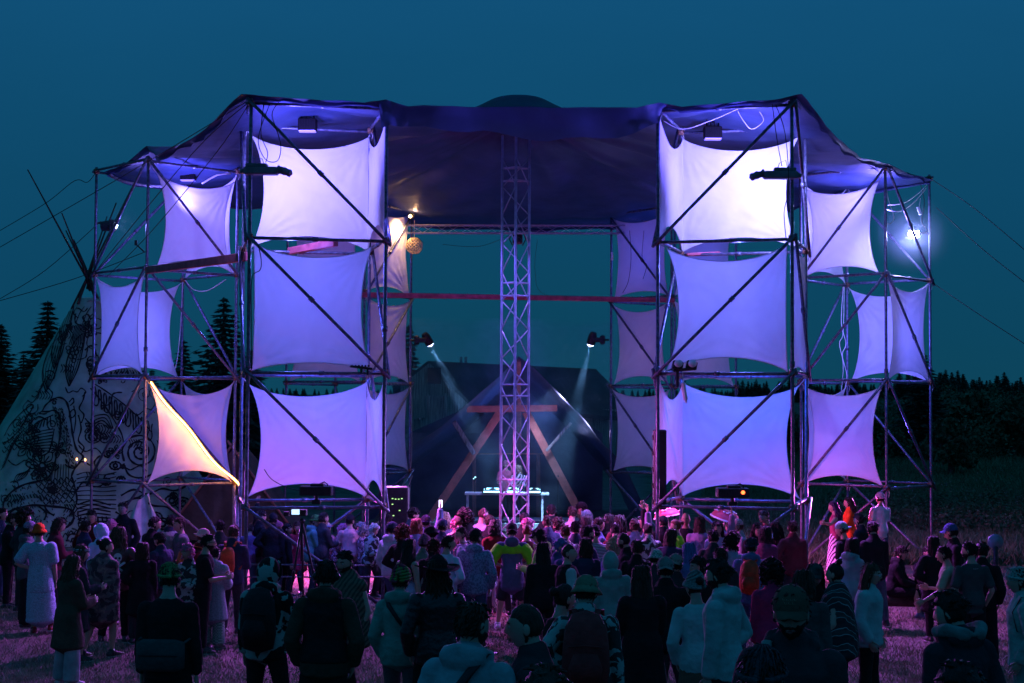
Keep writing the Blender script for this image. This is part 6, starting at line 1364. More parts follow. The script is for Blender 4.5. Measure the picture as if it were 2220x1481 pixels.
def person(x, y, h, yaw, pose, label, top, bot, hair=None, hat=None, skin='l', hy=0, hp=.08, beard=None, extra=(), shoes=(.04, .04, .045), hk='relax', fem=0, group='festival crowd', base=0., mattop=None, at_=None):
    aL, aR, lL, lR, lean = IDLE[int(abs(x * 7 + y * 3)) % 6] if pose == 'idle' and at_ is None else POSES[pose]
    if pose == 'idle' and at_ is None and 1095 < y < 1172 and abs(yaw) < 40: yaw += ((int(x) * 53 + int(y) * 7) % 150) - 75
    if pose == 'idle': hy = hy or ((int(x) * 37 + int(y) * 11) % 70) - 35; hp = hp if hp != .08 else ((int(x) * 13) % 5) * .06 - .02
    if at_ is not None: p = Vector(at_)
    else:
        p = atz(x, y, h)
        if 535 < x < 830 and y < 1156: p = at(x, y, 30.7 + (x * .37 % 1) * .8); h = max(1.40, p.z)
        for _ in range(60 if p.y < 24 else 0): p = p.lerp(atz(x, y, h + max(0, (22.5 - p.y) * .058)), .4)
    d = p.y; vox = .0105 if d < 17 else (.015 if d < 26 else .021)
    key = (aL, aR, lL, lR, lean, fem, round(R(hy), 3), hp, vox, hk); me, K, H = body_mesh(key); full = (H['c'][2] + .12)
    s = h / full if lL not in ('sit', 'crouch') else h / 1.28 * 1.0
    if lL in ('sit', 'crouch'): s = h / full
    o = link('person', me, [M_skin, M_eye, M_dark, M_lip], None, loc=(p.x, p.y, base), rz=R(yaw)); o.scale = (s, s, s); o.color = (*SK[skin], 1); tag(o, label, 'person', group)
    if pose == 'idle' and at_ is None: o.rotation_euler.y = (((int(x) * 29 + int(y) * 17) % 11) - 5) * .011
    if base == 0: o.location.z = hgt(p.x, p.y) - .004 if p.y < 46 else 0
    def child(name, mesh_, m_, col=None):
        if not mesh_.materials:
            for q in (m_ if isinstance(m_, list) else [m_]): mesh_.materials.append(q)
        c = bpy.data.objects.new(name, mesh_); COL.objects.link(c); c.parent = o
        mm_ = m_[0] if isinstance(m_, list) else m_
        if mesh_.materials[0] != mm_: c.material_slots[0].link = 'OBJECT'; c.material_slots[0].material = mm_
        if col is not None: c.color = (*col, 1)
        return c
    def cl(spec):
        kind, c = spec[0], spec[1]; m_ = spec[2] if len(spec) > 2 else None
        mm_ = PAT[c] if isinstance(c, str) else (M_knit if m_ == 'knit' else M_leather if m_ == 'leather' else M_cloth); col = (.2, .2, .2) if isinstance(c, str) else c
        nm = {'tee': 'shirt', 'tank': 'top', 'crop': 'top', 'sweater': 'sweater', 'jacket': 'jacket', 'hoodie': 'hoodie', 'puffer': 'jacket', 'longtee': 'long_shirt', 'wide': 'trousers', 'flare': 'trousers', 'longskirt': 'skirt'}.get(kind, kind)
        return child(nm, garment(kind, key), mm_, col)
    if bot: cl(bot)
    for t in (top if isinstance(top, list) else [top]):
        if t: cl(t)
    Hm = Matrix([[*H['m'][i], H['c'][i]] for i in range(3)] + [[0, 0, 0, 1]])
    def head(name, me_, m_, col): c = child(name, me_, m_, col); c.matrix_local = Hm; return c
    if hair: head('hair', hair_mesh(hair[0]), M_hair, HC[hair[1]] if isinstance(hair[1], str) else hair[1])
    if beard: head('beard', hair_mesh('beard'), M_hair, HC[beard])
    for hh in ([] if not hat else hat if isinstance(hat, list) else [hat]):
        c_ = hh[1]; mm_ = PAT[c_] if isinstance(c_, str) else (M_knit if hh[0] in ('beanie', 'pompom', 'turban') else M_leather if hh[0] in ('headphones', 'glasses', 'sunglasses') else M_cloth)
        head(HATKIND[hh[0]], hat_mesh(hh[0]), mm_, (.2, .2, .2) if isinstance(c_, str) else c_)
    for s_ in (-1, 1): child('shoe', shoe_mesh(key, s_), [M_leather, M_sole], shoes)
    if len(me.materials) and 0: pass
    o['_k'] = 0; del o['_k']
    return o, K, H, s
def W(o, s, K, x, y, z):
    q = K['B']((x, y, z - K['mz'])); return Matrix.Translation(o.location) @ o.rotation_euler.to_matrix().to_4x4() @ Vector(tuple(q * s))
def backpack(P, col, label, size=1, m=None, straps=True):
    o, K, H, s = P; e = empty('backpack', tuple(W(o, s, K, 0, -.145, 1.20)), o.rotation_euler.z); e.scale = (s, s, s); e.rotation_euler.x = -K['lean']; tag(e, label, 'backpack')
    z = size; mm = m or mat('pack_cloth', col, .7, 0, .3, 9, .5, 20)
    g = Geo(); g.tube([(0, -.06, -.26 * z), (0, -.08, -.15 * z), (0, -.085, 0), (0, -.075, .13 * z), (0, -.05, .21 * z)], [(.13 * z, .07 * z), (.155 * z, .10 * z), (.15 * z, .10 * z), (.135 * z, .085 * z), (.09 * z, .05 * z)], 16, ref=(1, 0, 0)); build('bag', g, mm, e, True)
    g = Geo(); g.tube([(0, -.15 * z, -.21 * z), (0, -.17 * z, -.12 * z), (0, -.16 * z, -.03 * z)], [(.09 * z, .03), (.11 * z, .045 * z), (.08 * z, .03)], 12); g.tube([(-.11 * z, -.165 * z, .02), (0, -.185 * z, .035), (.11 * z, -.165 * z, .02)], .006, 5); build('front_pocket', g, mm, e, True)
    for s_ in (-1, 1): g = Geo(); g.tube([(s_ * .07, .00, .20), (s_ * .095, .06, .275), (s_ * .115, .17, .26), (s_ * .12, .255, .12), (s_ * .14, .22, -.05), (s_ * .15, .06, -.16)], [(.024, .008)] * 6, 6); build('strap', g, mm, e, True)
    return e
# ================================================================ THE CROWD
BK, DK, NV, GY, LG, WH = (.018, .018, .020), (.042, .045, .05), (.035, .045, .09), (.12, .13, .14), (.35, .38, .40), (.72, .72, .75)
MINT, TEAL, JN, BR_, MAR, PNK, OLV, BEI = (.30, .52, .46), (.12, .30, .27), (.07, .10, .18), (.085, .065, .045), (.16, .035, .05), (.75, .10, .30), (.10, .11, .06), (.45, .42, .30)
NEON, ORG, LBL, DRED, LIL, BLU_ = (.22, .75, .02), (.85, .10, .02), (.38, .55, .68), (.14, .02, .02), (.40, .30, .50), (.10, .16, .32)
Pn = person; T_ = ('trousers', DK); TJ = ('trousers', JN); TB_ = ('trousers', BK)
# ---- teepee side
Pn(-2, 1101, 1.75, -95, 'face', 'person in dark jacket with hands at the face, cut by the picture edge', ('jacket', NV), TJ, ('short', 'k'))
Pn(20, 1112, 1.72, -80, 'face', 'person in black raising a hand to the mouth at the crowd end by the teepee', ('jacket', BK), TB_, ('short', 'b'))
Pn(50, 1107, 1.80, -30, 'idle', 'person with big fluffy dark hair behind the bearded one in a light cap', ('jacket', DK), T_, ('afro', 'b'))
Pn(60, 1131, 1.74, -70, 'pockets', 'bearded person in cap, dark hooded jacket and wide black trousers', ('hoodie', GY), ('wide', BK), ('short', 'b'), ('cap', (.25, .22, .32)), beard='b')
Pn(95, 1136, 1.76, -8, 'idle', 'person in orange bucket hat and long pale blue shirt over a long white skirt', [('longskirt', LBL, 'knit'), ('longtee', LBL, 'knit')], None, ('short', 'b'), ('bucket', ORG), shoes=(.3, .02, .02))
Pn(166, 1182, 1.68, -60, 'walk', 'person with black and white headband striding past with one bare leg behind', ('coat', DK), None, ('long', 'br'), ('headband', 'stripes'), fem=1)
Pn(150, 1205, 1.64, -42, 'hands', 'person with long wavy brown hair, long brown waistcoat and white sleeves near the teepee', [('sweater', WH), ('coat', BR_)], ('wide', LG), ('wavy', 'br'), fem=1, shoes=WH)
Pn(222, 1167, 1.73, -25, 'walk2', 'person wrapped in a brown patterned blanket, bare calves, walking', ('shawl', 'shawl'), None, ('bun', 'k'), hy=-30)
Pn(226, 1136, 1.70, -15, 'idle', 'person in a blue-grey hoodie with the hood up behind the blanket wearer', ('hoodie', LBL), TJ, None, ('hood', LBL))
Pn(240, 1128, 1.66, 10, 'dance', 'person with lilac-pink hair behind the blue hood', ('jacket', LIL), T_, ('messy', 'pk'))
Pn(202, 1105, 1.78, 175, 'face', 'person in a dark red jacket lighting a cigarette by the teepee', ('puffer', DRED), TB_, ('short', 'k'), hp=.25)
Pn(268, 1090, 1.78, 170, 'pockets', 'person in black standing against the teepee, facing the crowd', ('jacket', BK), TB_, ('short', 'b'))
SKULL = Pn(257, 1144, 1.78, 12, 'hip', 'person with long brown hair and maroon jacket with a white skull on the back', ('jacket', (.13, .05, .05), 'leather'), TB_, ('wavy', 'br'))
Pn(368, 1117, 1.74, 30, 'idle', 'person with a pale scarf over the back, before the teepee spirals', [('jacket', NV), ('vest', LG)], T_, ('short', 'k'))
Pn(352, 1156, 1.62, 60, 'hands', 'person in navy jacket and dark knit hat beside the person with orange pack straps', ('puffer', NV), T_, ('short', 'k'), ('beanie', DK))
CP = Pn(428, 1150, 1.75, -80, 'idle', 'person in pale pink cap wearing a checked orange backpack', ('jacket', DRED), T_, ('buzz', 'b'), ('capback', (.65, .38, .36)), beard='br')
backpack(CP, (.55, .10, .03), 'orange checked backpack on the person in the pink cap', 1.05)
Pn(442, 1159, 1.76, -75, 'hands', 'bearded person in sunglasses and black shirt, face lit pink', ('tee', BK), TB_, ('short', 'k'), ('sunglasses', BK), beard='k')
KID = Pn(463, 1187, 1.53, -18, 'hands', 'child in a fluffy pale blue hooded robe and patterned trousers', ('robe', (.36, .45, .52), 'knit'), ('wide', 'check'), ('short', 'k'), shoes=GY)
GB = Pn(366, 1222, 1.80, -6, 'idle', 'broad person in green knit hat and black sweater with a grey waist bag', ('sweater', BK), TB_, ('short', 'k'), ('beanie', (.16, .36, .14)), hy=20)
OB = Pn(504, 1140, 1.74, -10, 'hands', 'person with short fair hair and an orange bag, below the end of the strip light', ('jacket', NV), T_, ('short', 'br'))
backpack(OB, (.6, .09, .03), 'small orange bag on the person below the glowing strip light end', .8)
Pn(412, 1181, 1.60, 150, 'hands', 'person crouched in floral top between the green knit hat and the fluffy robe', ('jacket', 'leafy'), T_, ('curly', 'pk'), fem=1)
Pn(305, 1178, 1.55, 20, 'idle', 'small person in a dark coat between the skull jacket and the green knit hat', ('coat', BK), T_, ('bob', 'b'), fem=1)
Pn(322, 1120, 1.74, 20, 'idle', 'person half hidden by the flag at the outer tower post', ('jacket', BK), T_, ('short', 'k'))
Pn(395, 1122, 1.72, 120, 'drink', 'person in grey standing before the teepee edge, turned to the flag', ('sweater', GY), T_, ('short', 'b'))
# ---- under the teepee-side front tower
CM = Pn(579, 1211, 1.78, -12, 'drink', 'person in camouflage hooded jacket and cap with a black backpack', ('hoodie', 'camo'), TB_, None, [('hood', 'camo')], hy=-15)
backpack(CM, (.012, .012, .014), 'black backpack on the camouflage jacket', 1.15)
BH = Pn(706, 1217, 1.82, -5, 'pockets', 'broad person in black waistcoat with a brown hood lying on the back', [('hoodie', (.06, .05, .035)), ('vest', BK)], TB_, ('short', 'k'), ('headphones', BK))
Pn(753, 1192, 1.80, 140, 'idle', 'person in fringed patterned shawl turning to look back at the camera', ('poncho', 'fringe'), TB_, ('short', 'k'), beard='b', hy=10)
Pn(705, 1133, 1.70, -150, 'hands', 'smiling person with pink-lit blond hair and a headband by the tripod', ('jacket', 'fur'), T_, ('long', 'bl'), ('headband', LIL), fem=1, hy=20, hp=.2)
Pn(734, 1149, 1.62, -100, 'dance', 'person with curly pink hair in a patterned fur jacket', ('puffer', 'fur'), T_, ('curly', 'pk'), fem=1)
Pn(755, 1117, 1.76, -35, 'idle', 'person in a pinkish short-sleeved shirt and cap beyond the crossed braces', ('tee', (.6, .32, .35)), TJ, ('short', 'k'), ('cap', BK), hy=-50)
Pn(803, 1137, 1.66, -120, 'dance', 'person in white and pink floral jacket at the inner post of the teepee-side tower', ('puffer', 'leafy'), T_, ('curly', 'w'), fem=1)
Pn(785, 1148, 1.60, 30, 'idle', 'person with frizzy pale grey hair next to the floral jacket', ('sweater', 'fur'), T_, ('afro', 'g'), fem=1)
Pn(596, 1130, 1.72, -60, 'hands', 'person in pink wound headscarf and pale hooded shawl', [('hoodie', (.45, .40, .52))], T_, ('short', 'b'), ('turban', (.6, .18, .26)), beard='b', hy=-15)
Pn(620, 1135, 1.76, 10, 'idle', 'dark-haired person in black between the pink headscarf and the tripod', ('jacket', BK), TB_, ('messy', 'k'))
Pn(643, 1131, 1.68, 165, 'idle', 'person in red dress with pink-lit face beside the tripod', ('tunic', (.35, .03, .06)), T_, ('long', 'b'), fem=1)
Pn(562, 1106, 1.78, -60, 'raiseL', 'person holding up a phone with a bright screen beside the front post', ('jacket', BK), T_, ('messy', 'k'))
Pn(590, 1113, 1.74, 0, 'idle', 'person in a black cap with a small emblem far behind the pink headscarf', ('jacket', BK), T_, ('short', 'k'), ('cap', BK))
Pn(676, 1118, 1.70, 0, 'idle', 'person in dark green far behind the tripod camera', ('hoodie', TEAL), T_, ('short', 'b'), ('beanie', (.15, .45, .1)))
Pn(540, 1135, 1.74, -20, 'hands', 'person with raised elbow in purple sleeves just inside the front tower', ('sweater', (.15, .10, .22)), TJ, ('short', 'b'))
# ---- centre, teepee side of the mast
Pn(852, 1133, 1.68, -40, 'idle', 'person in a pale hoodie with a dark cap by the amplifier rack', ('hoodie', (.5, .55, .68)), TJ, ('short', 'k'), ('cap', NV))
Pn(889, 1102, 1.76, -70, 'hands', 'person in a denim jacket looking towards the tent, face lit pink', ('jacket', (.13, .19, .30)), TJ, ('messy', 'k'))
RP = Pn(921, 1118, 1.70, -15, 'cheer', 'person in blue hat and jacket raising a phone above the crowd', ('jacket', (.12, .18, .30)), TJ, ('short', 'k'), ('beanie', NV), hk=('relax', 'open'))
Pn(878, 1143, 1.66, -35, 'idle', 'person with dark red curly hair behind the long black hair', ('jacket', BK), T_, ('afro', 'r'), fem=1)
Pn(888, 1168, 1.72, -8, 'idle', 'person with long straight black hair and a lilac sleeveless top with a thin strap', ('tank', (.42, .40, .58)), ('skirt', DK), ('verylong', 'k'), fem=1)
Pn(914, 1163, 1.60, -25, 'dance', 'person in green leafy shirt and pale headscarf next to the long black hair', ('jacket', (.10, .20, .14)), T_, ('short', 'b'), ('turban', (.25, .14, .2)))
Pn(938, 1142, 1.74, 30, 'idle', 'person in black round-brimmed hat and navy tracksuit top with a pale stripe', ('jacket', NV), T_, ('short', 'k'), ('bucket', BK))
Pn(964, 1111, 1.66, 5, 'dance', 'person with long pink-blond wavy hair near the tent leg', ('sweater', (.5, .45, .7)), T_, ('wavy', 'bl'), fem=1)
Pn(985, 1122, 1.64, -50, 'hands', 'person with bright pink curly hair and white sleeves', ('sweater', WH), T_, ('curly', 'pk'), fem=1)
Pn(998, 1117, 1.70, 15, 'idle', 'person with a small dark bun beside the bright pink curls', ('jacket', MAR), T_, ('topknot', 'b'), fem=1)
Pn(1041, 1102, 1.76, -60, 'hands', 'person with headphones on glossy dark hair and a pale shirt under the DJ desk', ('tee', (.42, .45, .62)), TB_, ('buzz', 'b'), ('headphones', (.2, .1, .14)))
Pn(1019, 1107, 1.78, 10, 'idle', 'person with big curly black hair left of the headphones wearer', ('jacket', BK), T_, ('afro', 'k'))
Pn(968, 1159, 1.74, -38, 'hip', 'person with short hair and white sweatshirt, one hand on the hip', ('sweater', (.55, .60, .72)), TJ, ('short', 'b'), hy=-30)
GH = Pn(1029, 1147, 1.80, -4, 'pockets', 'person in black cap and mottled blue-grey hoodie, standing in jeans', ('hoodie', 'melange'), TJ, ('short', 'b'), ('cap', BK), beard='b', hy=-35)
WB = Pn(1004, 1141, 1.70, 5, 'idle', 'person in white shirt with striped shoulder bag before the mottled hoodie', ('tee', (.5, .42, .6)), T_, ('short', 'b'))
backpack(WB, (.22, .2, .3), 'striped grey shoulder pack next to the mottled hoodie', .9, PAT['stripes'])
NE = Pn(1110, 1136, 1.74, 0, 'hips', 'person in a knee-long shirt, neon green shoulders over slate blue, arms akimbo', [('longtee', (.10, .13, .22))], ('shorts', DK), ('short', 'k'), ('capback', BK), skin='l', shoes=WH)
Pn(1155, 1124, 1.70, 80, 'hands', 'laughing person with pink hair and denim jacket right of the mast', ('jacket', (.16, .20, .34)), TJ, ('messy', 'pk'), beard='br', hy=10, hp=.25)
Pn(1078, 1128, 1.68, 10, 'idle', 'dark-haired person behind the foot of the truss mast', ('jacket', DRED), T_, ('bob', 'k'), fem=1)
Pn(1092, 1222, 1.28, 170, 'sit', 'person seated at the mast foot in black and white striped shirt', ('sweater', 'stripes'), ('trousers', LG), ('short', 'b'), at_=(-.42, 29.5, 0))
BRM = Pn(945, 1214, 1.80, 12, 'idle', 'person in wide-brimmed black hat and black leather jacket, long hair', ('jacket', BK, 'leather'), TB_, ('wavy', 'b'), ('brim', BK), hy=20)
TD = Pn(876, 1237, 1.68, -12, 'idle', 'person in tie-dyed headscarf and green hooded sweater with a black strap', ('hoodie', (.13, .36, .29)), ('trousers', GY), ('short', 'b'), ('turban', 'tiedye'), fem=1)
GTH = Pn(1016, 1303, 1.80, -22, 'pockets', 'bearded person in pale teal hoodie with a black strap across the back, bottom edge', ('hoodie', (.22, .40, .42)), TJ, ('short', 'b'), beard='b', hy=-18)
Pn(1158, 1305, 1.79, 82, 'pockets', 'person with cropped hair in dark jacket seen in profile, close to the camera', ('jacket', DK), TB_, ('buzz', 'b'), hy=0)
# ---- centre, meadow side of the mast
YC = Pn(1181, 1147, 1.74, 25, 'idle', 'person in black cap with neon green hood and yellow-green sleeve lettering', [('hoodie', (.30, .62, .12)), ('vest', BK)], T_, ('long', 'k'), ('cap', BK))
Pn(1174, 1178, 1.72, 8, 'idle', 'person with very long dark hair in front of the neon green hood', ('jacket', BK), TB_, ('verylong', 'k'), fem=1)
Pn(1202, 1095, 1.78, 5, 'idle', 'person in black jacket with a white collar just under the DJ desk leg', ('jacket', BK), T_, ('short', 'k'))
Pn(1234, 1099, 1.76, 0, 'idle', 'person in pink shirt to the left of the striped hood', ('tee', (.45, .34, .5)), T_, ('short', 'b'))
Pn(1262, 1118, 1.68, -5, 'idle', 'dark bobbed head between the pink shirt and the striped hood', ('jacket', BK), T_, ('bob', 'k'), fem=1)
Pn(1274, 1090, 1.80, 60, 'idle', 'person in black looking down with a cap, behind the striped hood', ('jacket', BK), TB_, ('short', 'k'), ('cap', BK), hp=.3)
Pn(1277, 1107, 1.68, 0, 'idle', 'person in a blue and white striped hooded top, hood up', ('hoodie', 'stripes'), T_, None, ('hood', 'stripes'))
Pn(1316, 1115, 1.70, 0, 'idle', 'person with smooth long black hair beside the dreadlocks', ('jacket', BK), T_, ('verylong', 'k'), fem=1)
Pn(1347, 1117, 1.72, 15, 'dance', 'person with black and white dreadlocks and a maroon jacket', ('jacket', MAR), T_, ('dreads', 'k'))
Pn(1230, 1141, 1.70, 20, 'dance', 'person in a patterned blue shirt with flushed face left of the navy T-shirt', ('tee', 'leafy'), T_, ('short', 'r'))
Pn(1269, 1141, 1.80, -62, 'drink', 'tall person in navy T-shirt with earring, in profile, holding a drink', ('tee', NV), TJ, ('short', 'k'), beard='k')
Pn(1300, 1140, 1.72, 0, 'idle', 'person in a black cap with small white lettering and striped shirt', ('tee', 'stripes'), T_, ('short', 'k'), ('capback', BK))
BC = Pn(1318, 1168, 1.64, -5, 'idle', 'person with frothy blond curls in a blue waistcoat', [('tee', (.30, .35, .55)), ('vest', (.14, .17, .34))], T_, ('afro', 'bl'), fem=1)
Pn(1362, 1154, 1.80, 75, 'idle', 'person in black jacket with receding hair, profile towards the mast', ('jacket', BK), TB_, ('buzz', 'k'), beard='k', hp=.15)
RA = Pn(1402, 1118, 1.72, 88, 'raiseL', 'person with one arm raised and fingers spread, pink-lit face in profile', ('jacket', BK), TB_, ('long', 'k'), hk=('open', 'relax'), fem=1)
Pn(1409, 1136, 1.68, 20, 'dance', 'person in blue patterned kimono before the raised arm', ('jacket', 'leafy'), T_, ('bun', 'k'), fem=1)
Pn(1204, 1170, 1.66, -5, 'idle', 'person with a tousled dark blue mop of hair left of the varsity jacket', ('jacket', (.06, .08, .2)), T_, ('messy', 'bu'))
VJ = Pn(1231, 1180, 1.78, -72, 'idle', 'person in a dark varsity jacket with mint sleeves, profile to the meadow side', [('sweater', MINT), ('vest', BK)], TB_, ('buzz', 'b'), hp=-.02)
Pn(1336, 1197, 1.72, 6, 'idle', 'person in a plain green-grey hoodie with the hood up', ('hoodie', (.20, .36, .32)), T_, None, ('hood', (.20, .36, .32)))
BP = Pn(1283, 1248, 1.76, -4, 'idle', 'person in olive bucket hat and leafy print jacket', ('jacket', 'leafy'), TB_, ('short', 'b'), ('bucket', (.17, .20, .12)))
backpack(BP, (.34, .03, .03), 'dark red backpack on the leafy print jacket', 1.2)
Pn(1210, 1265, 1.68, -55, 'hands', 'person with a low dark bun and earring in a black top behind the cropped profile', ('sweater', BK), TB_, ('bun', 'k'), fem=1)
Pn(1392, 1226, 1.72, 10, 'cross', 'person with long auburn-dark hair and black coat beside the red backpack', ('coat', BK), ('wide', GY), ('verylong', 'b'), fem=1)
Pn(1418, 1194, 1.70, 10, 'idle', 'person in a green checked bucket hat', ('jacket', DK), T_, ('short', 'k'), ('bucket', 'check'))
Pn(1443, 1209, 1.76, -5, 'cross', 'person in a greyish suede-like cap worn backwards and black jacket', ('jacket', BK), T_, ('short', 'k'), ('capback', (.22, .22, .2)))
Pn(1474, 1203, 1.72, 0, 'idle', 'person in an old beige cap right behind the grey one', ('jacket', DK), T_, ('short', 'k'), ('capback', (.26, .24, .2)))
Pn(1208, 1462, 1.74, 0, 'idle', 'brown-haired head rising at the bottom edge beside the cropped profile', ('jacket', DK), T_, ('messy', 'b'))
# ---- under the meadow-side front tower
Pn(1487, 1112, 1.74, 170, 'pointL', 'bald pink-lit person in black T-shirt stretching an arm out', ('tee', BK), T_, None, skin='m')
LG_ = Pn(1467, 1128, 1.70, -4, 'idle', 'person in a lime green loose top with a dark bun, seen from behind', ('tee', NEON), ('skirt', BK), ('bun', 'r'), fem=1)
Pn(1556, 1132, 1.68, 170, 'raiseL', 'person in a lilac lace top holding the dotted mushroom umbrella', ('sweater', LIL), T_, ('long', 'k'), fem=1)
Pn(1605, 1126, 1.70, 95, 'face', 'person in a pale pink cap beside the mushroom umbrella, drinking', ('jacket', (.45, .38, .48)), T_, ('short', 'br'), ('cap', (.6, .4, .45)))
Pn(1632, 1134, 1.66, 172, 'idle', 'smiling dark-haired person facing the camera under the front bar', ('jacket', BK), T_, ('long', 'k'), fem=1, hp=.2)
Pn(1664, 1105, 1.78, 130, 'hands', 'person in white shirt and red scarf looking down at their hands', [('tee', WH), ('vest', DRED)], T_, ('short', 'br'), hp=.35)
Pn(1692, 1130, 1.70, -3, 'idle', 'person with long black braids and bare shoulders in a black skirt', ('crop', BK), ('longskirt', BK), ('braids', 'k'), fem=1, skin='m')
Pn(1500, 1178, 1.70, 20, 'dance', 'person in blue satin jacket with a streak of pale hair', ('jacket', (.10, .17, .38)), T_, ('long', 'bu'), fem=1)
Pn(1532, 1208, 1.70, 118, 'idle', 'person with dark hair and big earring turned to face the mast, pale cheek', ('jacket', BK), T_, ('long', 'k'), fem=1, hy=-10)
Pn(1562, 1187, 1.74, 20, 'idle', 'person with short brown hair behind the mint half-zip', ('jacket', DK), T_, ('short', 'b'))
OP = Pn(1630, 1168, 1.74, -6, 'idle', 'person in slate blue jacket and dark knit hat with pale crown', ('hoodie', BLU_), TJ, ('short', 'k'), ('beanie', (.05, .06, .1)))
backpack(OP, (.65, .06, .02), 'bright orange-red drawstring backpack on the slate blue jacket', .95)
Pn(1524, 1249, 1.66, 2, 'idle', 'person in striped headscarf, mint blouse and rust pleated skirt', ('sweater', (.30, .55, .52)), ('longskirt', 'vstripes'), ('bun', 'k'), ('turban', (.18, .30, .28)), fem=1, hk='grip')
Pn(1568, 1214, 1.86, 62, 'hip', 'tall bearded person in a pale mint half-zip fleece turned towards the mast', ('hoodie', (.27, .47, .45)), TB_, ('messy', 'k'), beard='k')
Pn(1681, 1222, 1.68, -8, 'idle', 'person with a huge dark curly head of hair and magenta jacket', ('jacket', (.80, .03, .12)), ('trousers', MAR), ('afro', 'k'), fem=1)
BCAP = Pn(1716, 1272, 1.90, 168, 'strap', 'bearded person in a brown cap and glasses facing the camera, hand on a pale strap', ('hoodie', DK), TB_, ('short', 'k'), [('cap', (.13, .09, .06)), ('glasses', BK)], beard='k', hk=('relax', 'grip'), hp=.12)
Pn(1632, 1410, 1.76, 0, 'idle', 'person in a round dark knit hat at the bottom edge', ('jacket', DK), T_, ('short', 'k'), ('beanie', (.05, .075, .09)))
Pn(2036, 1447, 1.76, 5, 'idle', 'dark tousled head at the bottom edge near the scarf wearer', ('jacket', BK), T_, ('messy', 'k'))
# ---- meadow side
Pn(1766, 1224, 1.68, 175, 'cross', 'person in a cap with a mint heart, facing the camera', ('jacket', BK), T_, ('long', 'k'), ('cap', (.04, .07, .07)), fem=1, hp=.2)
Pn(1746, 1238, 1.70, -10, 'idle', 'person with bobbed dark brown hair just behind the brown cap wearer', ('jacket', (.06, .08, .08)), T_, ('bob', 'b'), fem=1)
Pn(1811, 1086, 1.70, 80, 'pointL', 'person with purple braids stretching an arm, black and white patterned skirt', ('tank', (.3, .05, .12)), ('longskirt', 'leopard'), ('braids', (.06, .03, .09)), fem=1)
Pn(1842, 1075, 1.74, 75, 'cross', 'person with dreadlocks in a bright orange top beyond the pointing one', ('jacket', ORG), TJ, ('dreads', 'k'))
Pn(1905, 1066, 1.82, 25, 'idle', 'person in white patterned cap and white T-shirt behind the outer tower post', ('tee', (.6, .62, .72)), TJ, ('short', 'k'), ('capback', 'stripes'))
Pn(1868, 1113, 1.70, 60, 'drink', 'person holding a lit drink between the orange top and the white T-shirt', ('jacket', BK), TJ, ('messy', 'k'))
Pn(1893, 1131, 1.78, 0, 'idle', 'person in black jacket and blue jeans with the back turned, under the tower', ('jacket', BK), ('trousers', (.08, .13, .17)), ('messy', 'k'))
Pn(1831, 1132, 1.76, 55, 'idle', 'person in a pale green cap and black T-shirt', ('tee', BK), T_, ('short', 'br'), ('capback', (.22, .40, .36)))
Pn(1842, 1165, 1.70, -8, 'idle', 'dark-haired person in a pale teal hooded sweatshirt at the crowd end', ('hoodie', (.20, .36, .38)), TJ, ('bob', 'k'), fem=1)
Pn(1815, 1222, 1.70, 60, 'idle', 'person with a black bun in a poncho banded with white', ('poncho', 'poncho'), TB_, ('topknot', 'k'), fem=1)
Pn(1882, 1222, 1.68, -118, 'pockets', 'person with long fair fringe and glasses in mint satin jacket and black flared trousers', ('puffer', (.30, .56, .54)), ('flare', BK), ('long', 'br'), ('glasses', WH), fem=1)
Pn(1944, 1192, 1.25, -110, 'sit', 'dark-haired person in black sitting on the log with bare crossed legs and sneakers', ('hoodie', BK), ('shorts', BK), ('messy', 'k'), at_=(6.75, 28.5, 0), fem=1, shoes=(.10, .12, .2))
Pn(1968, 1174, 1.27, -150, 'sit', 'person sitting on the log and leaning over folded hands', ('jacket', BK), T_, ('short', 'k'), at_=(7.25, 28.45, 0))
Pn(2030, 1163, 1.66, 0, 'idle', 'person with long straight dark hair and black coat beside the log', ('coat', BK), TB_, ('verylong', 'k'), fem=1)
Pn(2074, 1138, 1.80, 85, 'idle', 'person in black with a blue-peaked cap, profile against the meadow', ('jacket', BK), TB_, ('short', 'k'), ('cap', (.05, .10, .24)))
Pn(2062, 1186, 1.72, 65, 'lean' if 0 else 'dance', 'person in a loose beige shirt leaning towards the log, white sneakers', ('tee', BEI), ('wide', BK), ('short', 'k'), shoes=WH)
TS = Pn(2106, 1177, 1.80, 10, 'pockets', 'bearded person in a dark grey-green T-shirt with a tiny print below the neck', ('tee', (.055, .075, .075)), TB_, ('short', 'k'), beard='k', hy=40)
Pn(2128, 1178, 1.74, -20, 'pockets', 'person all in black with thick dark hair standing before the sign post', ('jacket', BK), ('wide', BK), ('messy', 'k'))
SC = Pn(2086, 1285, 1.78, 25, 'idle', 'person with a teal scarf hood lying over a dark jacket, near the bottom edge', ('hoodie', (.03, .035, .045)), TB_, ('messy', 'k'), hy=30)
RE = Pn(2218, 1232, 1.74, 80, 'pockets', 'person in mint hooded jacket and mint knit hat cut by the meadow-side picture edge', ('hoodie', (.22, .42, .38)), ('trousers', TEAL), ('short', 'b'), ('beanie', MINT))
backpack(RE, (.02, .025, .03), 'black backpack on the mint jacket at the picture edge', 1.05)
